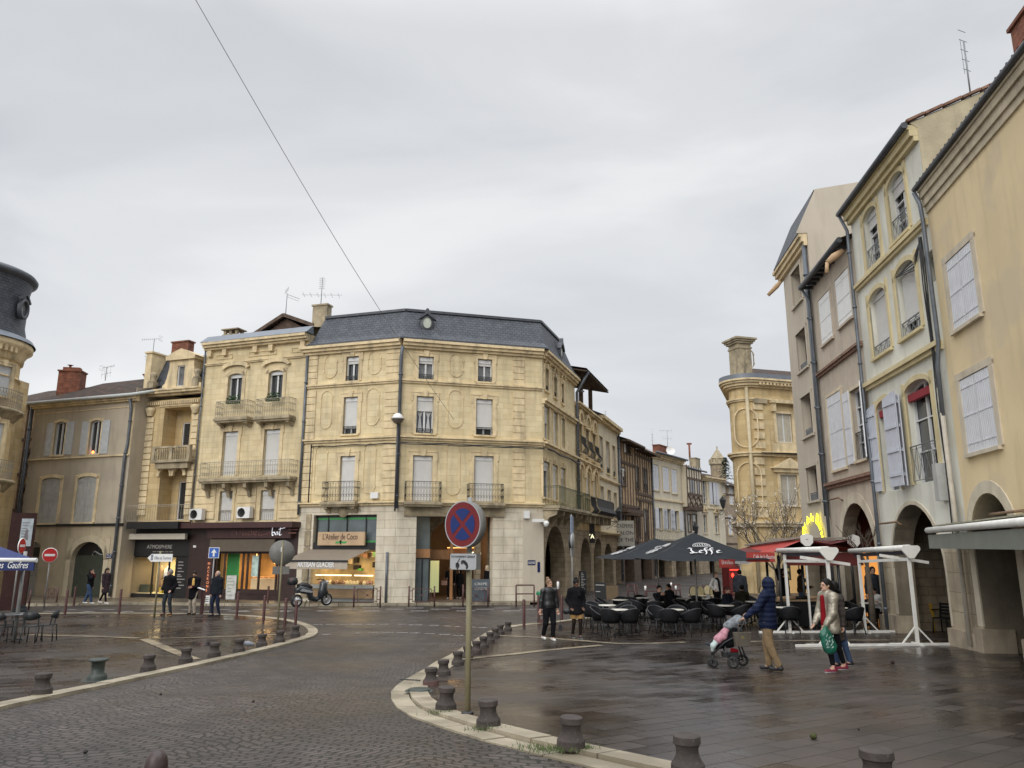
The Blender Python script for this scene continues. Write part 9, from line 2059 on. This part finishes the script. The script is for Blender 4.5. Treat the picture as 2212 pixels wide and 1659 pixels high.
G=Flesh(.03);G.cap((-.22,-.03,.54),(-.33,-.03,.42),.07,.06,.7).cap((-.33,-.05,.42),(-.35,-.05,.33),.05,.03,.8);flesh_obj('mint_blanket',[(G,.016)],mat('mint_cloth',(.42,.5,.48),.85,.15,10),e)
G=Flesh(.01);G.cap((-.38,-.02,.43),(-.45,-.02,.46),.03,.025);flesh_obj('baby_shoe',[(G,.008)],GRY,e);G=Flesh(.02);G.cap((.06,-.05,.33),(.14,-.05,.32),.05,.04);flesh_obj('red_bundle',[(G,.012)],REDS,e)
B0=e.location;e=empty('handbag',B0+Vector((.20,-.27,.44)),rad(4),'large taupe handbag hanging from the pushchair handle','bag');g=MB();g.prism([(-.15,0),(.15,0),(.19,.27),(-.17,.27)],-.05,.05);g.build('body',mat('taupe_leather',(.10,.088,.068),.5,.1,6,.002,50),e);g=MB();g.tube([(-.09,-.04,.27),(-.05,.0,.42),(.08,.0,.42),(.11,-.04,.27)],.008,6);g.bar((-.1,-.052,0),(-.07,-.052,.27),.012,.004);g.bar((.13,-.052,0),(.1,-.052,.27),.012,.004);g.build('handles',TIMBER,e);g=MB();[g.tube([(.02*math.cos(a*.7)+dx,-.054,.17+.025*math.sin(a*.7))for a in range(10)],.002,4)for dx in(-.01,.01)];g.build('gold_emblem',mat('gold',(.5,.38,.1),.4),e)
# woman in silver jacket, and the person walking beside her
p,H=P_(1803,1453,198,0);human('woman in shiny silver hooded jacket with long red scarf, walking left',p,rad(-82),1.72,feet=((.03,-.06,.0),(-.05,.22,.0)),hands=((-.16,-.24,.93),(.18,-.20,.92)),lean=.02,coat=SILV,hem=.74,cr=1.28,legs=BKC,legr=.86,sockz=.12,shoes=MIX,sole=WSH,hair=HBK,style='flow',scarf=(REDS,.93),fine=.013,bulk=1.1)
G=Flesh(.05);G.cap((-.16,0,0),(.16,0,0),.09,.09).cap((-.1,.05,.03),(.1,.05,.03),.08);o=p+Vector((.11,.0,1.40));e=empty('jacket_hood',o,rad(-82),'padded silver hood lying on the back of the walking woman','hood');bpy.data.objects.remove(e)
e=empty('carrier_bag',p+Vector((-.16,-.22,.42)),0,'dark green plastic carrier bag with pale leaf print held by the silver-jacketed woman','bag');G=Flesh(.04);G.cap((-.02,0,.5),(-.05,0,.3),.02,.09,1.6).cap((-.04,0,.28),(.02,0,.08),.12,.14,1.7);flesh_obj('bag',[(G,.016)],mat('green_plastic',(.006,.095,.06),.35,.4,8,.02,14),e);g=MB();rnd=random.Random(1);[g.add([(x-.012,-.095,z),(x+.012,-.098,z+.01),(x+.006,-.097,z+.05)],[(0,1,2)])for x,z in[(rnd.uniform(-.08,.06),rnd.uniform(.06,.3))for _ in range(22)]];g.build('leaf_print',mat('pale_print',(.28,.4,.36),.6),e)
human('person in long grey quilted coat and jeans hidden behind the silver-jacketed woman',p+Vector((.30,.42,.03)),rad(-80),1.62,feet=((0,-.1,0),(0,.2,0)),coat=GRC,hem=.55,cr=1.12,legs=BJ,shoes=BSH,sole=WSH,hair=HBK,style='short',fine=.02)
# two women walking past the bollards
p,H=P_(1187,1384,129,0);human('woman with ginger top-knot in black leather jacket and white trainers',p,rad(22),1.66,feet=((-.12,.16,.03),(.08,-.08,0)),hands=((-.29,.02,.80),(.27,-.05,.80)),yaw=.5,coat=LEA,hem=.93,cr=1.1,legs=BKC,legr=1.12,shoes=WSH,hair=HGI,style='bun',fine=.015,wide=1.06,sockz=.06)
e=empty('shoulder_bag',p+Vector((.31,-.05,.28)),0,'small dark shoulder bag dangling low beside the ginger-haired woman','bag');g=MB();g.prism([(-.06,0),(.05,-.01),(.05,.14),(-.04,.16)],-.03,.03);g.build('body',LEA,e);g=MB();g.tube([(.0,0,.15),(-.02,0,.6)],.006,5);g.build('strap',LEA,e)
G=Flesh(.03);
p,H=P_(1246,1380,127,0);human('woman in short black coat, ochre skirt and dark tights looking down',p,rad(14),1.64,feet=((-.09,.10,.02),(.10,-.06,0)),hands=((-.20,-.10,.95),(.20,-.10,.95)),yaw=.3,pitch=.35,coat=BKC,hem=.72,cr=1.3,skirt=(MUS,.60),legs=TIG,legr=.82,shoes=GRY,sole=WSH,skin=SK2,hair=HBK,style='bun',scarf=(BKC,1.3),fine=.016,flare=.02)
e=empty('handbag',p+Vector((-.27,-.02,.76)),0,'black round handbag on the arm of the woman in the ochre skirt','bag');G=Flesh(.02);G.cap((-.04,0,0),(.05,0,.02),.08,.09,1.5);flesh_obj('body',[(G,.014)],LEA,e)
# the three in front of the shops
p,H=P_(360,1329,102,0);human('grey-haired man in dark jacket and grey jeans beside the tourist office sign',p,rad(-20),1.78,feet=((-.16,-.03,0),(.14,.02,0)),hands=((-.22,-.16,1.0),(.24,-.12,.98)),yaw=-.9,coat=BKC,hem=.86,cr=1.25,legs=GJ,shoes=TAN,hair=HGR,style='short',fine=.02,wide=1.08)
p,H=P_(414,1328,98,0);human('person in pale yellow scarf and dark coat looking down at papers',p,rad(-6),1.72,feet=((-.16,.1,0),(.10,-.02,0)),hands=((-.10,-.24,1.12),(.06,-.25,1.12)),pitch=.6,coat=BKC,hem=.62,cr=1.2,legs=BEI,shoes=BSH,hair=HBR,style='short',scarf=(YSC,1.22),fine=.02)
e=empty('paper',p+Vector((.38,-.2,1.0)),rad(10),'white folded paper held out above the maroon post','paper');g=MB();g.add([(-.14,-.05,.08),(.14,-.05,-.02),(.16,.08,.0),(-.1,.08,.1)],[(0,1,2,3),(3,2,1,0)]);g.build('sheet',WHITE,e)
e=empty('book',p+Vector((-.02,-.27,1.1)),0,'small red booklet held in front of the yellow scarf','book');g=MB();g.box(-.09,.09,-.01,.01,-.03,.08);g.xf(Matrix.Rotation(rad(-50),4,'X'));g.build('cover',REDS,e)
p,H=P_(464,1331,100,0);human('balding man in dark jacket and dark blue jeans looking left',p,rad(-28),1.74,feet=((-.13,-.06,0),(.12,.06,0)),hands=((-.24,-.06,.84),(.26,-.02,.82)),yaw=-.8,coat=cloth('charcoal_jacket',(.012,.015,.02)),hem=.82,cr=1.26,legs=DJ,shoes=GRY,hair=HGR,style='bald',fine=.02,wide=1.06)
e=empty('paper_bag',p+Vector((-.30,-.08,.50)),0,'small black and white striped paper bag in the balding man\'s hand','bag');g=MB();g.box(-.08,.08,-.04,.04,0,.3);[g.box(-.082,.05,-.042,-.03,.06+k*.07,.09+k*.07,1)for k in range(3)];g.build('bag',[WHITE,BLACK],e)
# the two women before the arched shutter
p=gp(190,1305,.13);human('woman in dark jacket and blue jeans with white bag, hand at her face',p,rad(80),1.66,feet=((0,-.2,0),(0,.2,0)),hands=((-.1,-.2,1.48),(.2,0,.9)),coat=BKC,hem=.85,cr=1.1,legs=BJ,legr=1.1,shoes=WSH,hair=HBK,style='bob',scarf=(REDS,1.38),fine=.022)
p=gp(224,1305,.13);human('woman in knee-length plum coat with brown hair walking right',p,rad(72),1.68,feet=((0,-.15,0),(0,.28,.02)),hands=((-.2,-.03,.85),(.2,0,.85)),pitch=.3,coat=PUR,hem=.55,cr=1.15,legs=BKC,legr=.8,shoes=WSH,hair=HBR,style='bob',fine=.022)
p=gp(973,1301,.13);p=f1.P(f1.U(972,1290,2),2,.13);human('woman with long dark hair and pink bag just inside the passage',p,rad(-10),1.70,coat=BKC,hem=.7,cr=1.15,legs=BKC,shoes=WSH,hair=HBR,style='long',fine=.022,hands=((-.15,-.15,1.1),(.25,-.05,.85)))
e=empty('handbag',Vector(p)+Vector((-.30,-.12,.72)),0,'dusty pink handbag held by the woman in the passage','bag');g=MB();g.box(-.16,.16,-.06,.06,0,.24);g.tube([(-.1,0,.24),(0,0,.4),(.1,0,.24)],.01,5);g.build('body',mat('dusty_pink',(.3,.16,.12),.6),e)
p=f1.P(f1.U(992,1290,2.3),2.3,.13);human('child-sized figure in black hood standing in the passage',p,rad(-20),1.5,coat=BKC,hem=.7,cr=1.1,legs=BKC,shoes=WSH,hair=BKC,style='hood',fine=.022)
p=f1.P(f1.U(1052,1290,.9),.9,.13);human('person in dark jacket with pale hood beside the chalkboard',p,rad(-60),1.72,coat=BKC,hem=.85,legs=DJ,shoes=BSH,hair=CRM,style='hood',fine=.022)
# terrace guests
def seatp(label,px,py,topy,rz,dz=.85,**k):
    p=gp(px,topy,1.27);p.z=gz(p.y)+.05;k.setdefault('fine',.022);return human(label,p,rz,1.7,seat=.5,feet=((-.12,-.45,0),(.12,-.45,0)),**k)
seatp('woman with hands clasped at her mouth seated at the couple\'s table',1424,1290,1270,rad(12),hands=((-.06,-.28,1.0),(.06,-.28,1.0)),coat=BKC,hair=HBK,style='short',pitch=.1,legs=BKC,shoes=BSH)
seatp('person in black coat leaning toward the clasped-hands woman',1449,1290,1266,rad(-70),hands=((-.1,-.3,.8),(.1,-.3,.8)),coat=BKC,cr=1.25,hair=HBK,style='short',legs=BKC,shoes=BSH,lean=.15)
seatp('older man in reddish cap seated behind the parasol pole',1570,1290,1272,rad(40),coat=cloth('ink_coat',(.01,.012,.02)),hair=cloth('dull_red_cap',(.12,.05,.045)),style='cap',legs=DJ,shoes=BSH,hands=((-.15,-.3,.75),(.15,-.3,.75)))
seatp('person in olive coat seated with their back to the square',1602,1292,1268,rad(190),coat=OLV,cr=1.2,hair=HBK,style='short',legs=BKC,shoes=BSH,hands=((-.15,-.3,.75),(.15,-.3,.75)))
seatp('woman in mottled brown jumper seated under the beige house arch',1866,1280,1254,rad(170),coat=cloth('mottled_brown',(.12,.06,.04)),cr=1.2,hair=HBR,style='bob',legs=BKC,shoes=BSH,hands=((-.15,-.3,.75),(.15,-.3,.75)))
seatp('man in waistcoat and white shirt sleeves bent over his table',1896,1300,1271,rad(-60),coat=WHC,hair=HBK,style='short',legs=BKC,shoes=BSH,lean=.35,hands=((-.2,-.3,.78),(.2,-.3,.78)),cr=1.02)
def stander(label,px,Y,topy,**k):
    b=at(px,topy,Y);z=gz(Y)+.05;k.setdefault('fine',.022);return human(label,(b.x,Y,z),k.pop('rz',0),b.z-z+.02,**k)
stander('waitress in black waistcoat and white shirt holding a white cloth',1546,34,1238,rz=rad(25),coat=WHC,hem=.9,legs=BKC,shoes=BSH,hair=HGI,style='short',hands=((-.2,-.1,1.0),(.16,-.16,.95)),skirt=(BKC,.75),scarf=(BKC,1.0))
stander('man in dark padded coat with backpack standing before the red cabinet',1597,33.5,1233,rz=rad(160),coat=GRY,hem=.8,cr=1.25,legs=BKC,shoes=BSH,hair=HBK,style='short')
stander('person in black holding a phone to the ear beyond the first white post',1690,29,1231,rz=rad(30),coat=BKC,hem=.6,legs=BKC,shoes=BSH,hair=HBR,style='short',hands=((-.12,-.1,1.55),(.22,-.03,.85)))
stander('man with glasses in brown shearling-collared jacket facing right',1728,29.5,1232,rz=rad(75),coat=BRN,hem=.95,cr=1.15,legs=BJ,shoes=BSH,hair=HBK,style='short',scarf=(CRM,1.36),hands=((-.1,-.28,1.15),(.1,-.28,1.15)))
stander('bearded man in slate jacket standing before the orange window',1884,28.6,1227,rz=rad(-8),coat=GRY,hem=.9,cr=1.15,legs=DJ,shoes=BSH,hair=HBK,style='short')
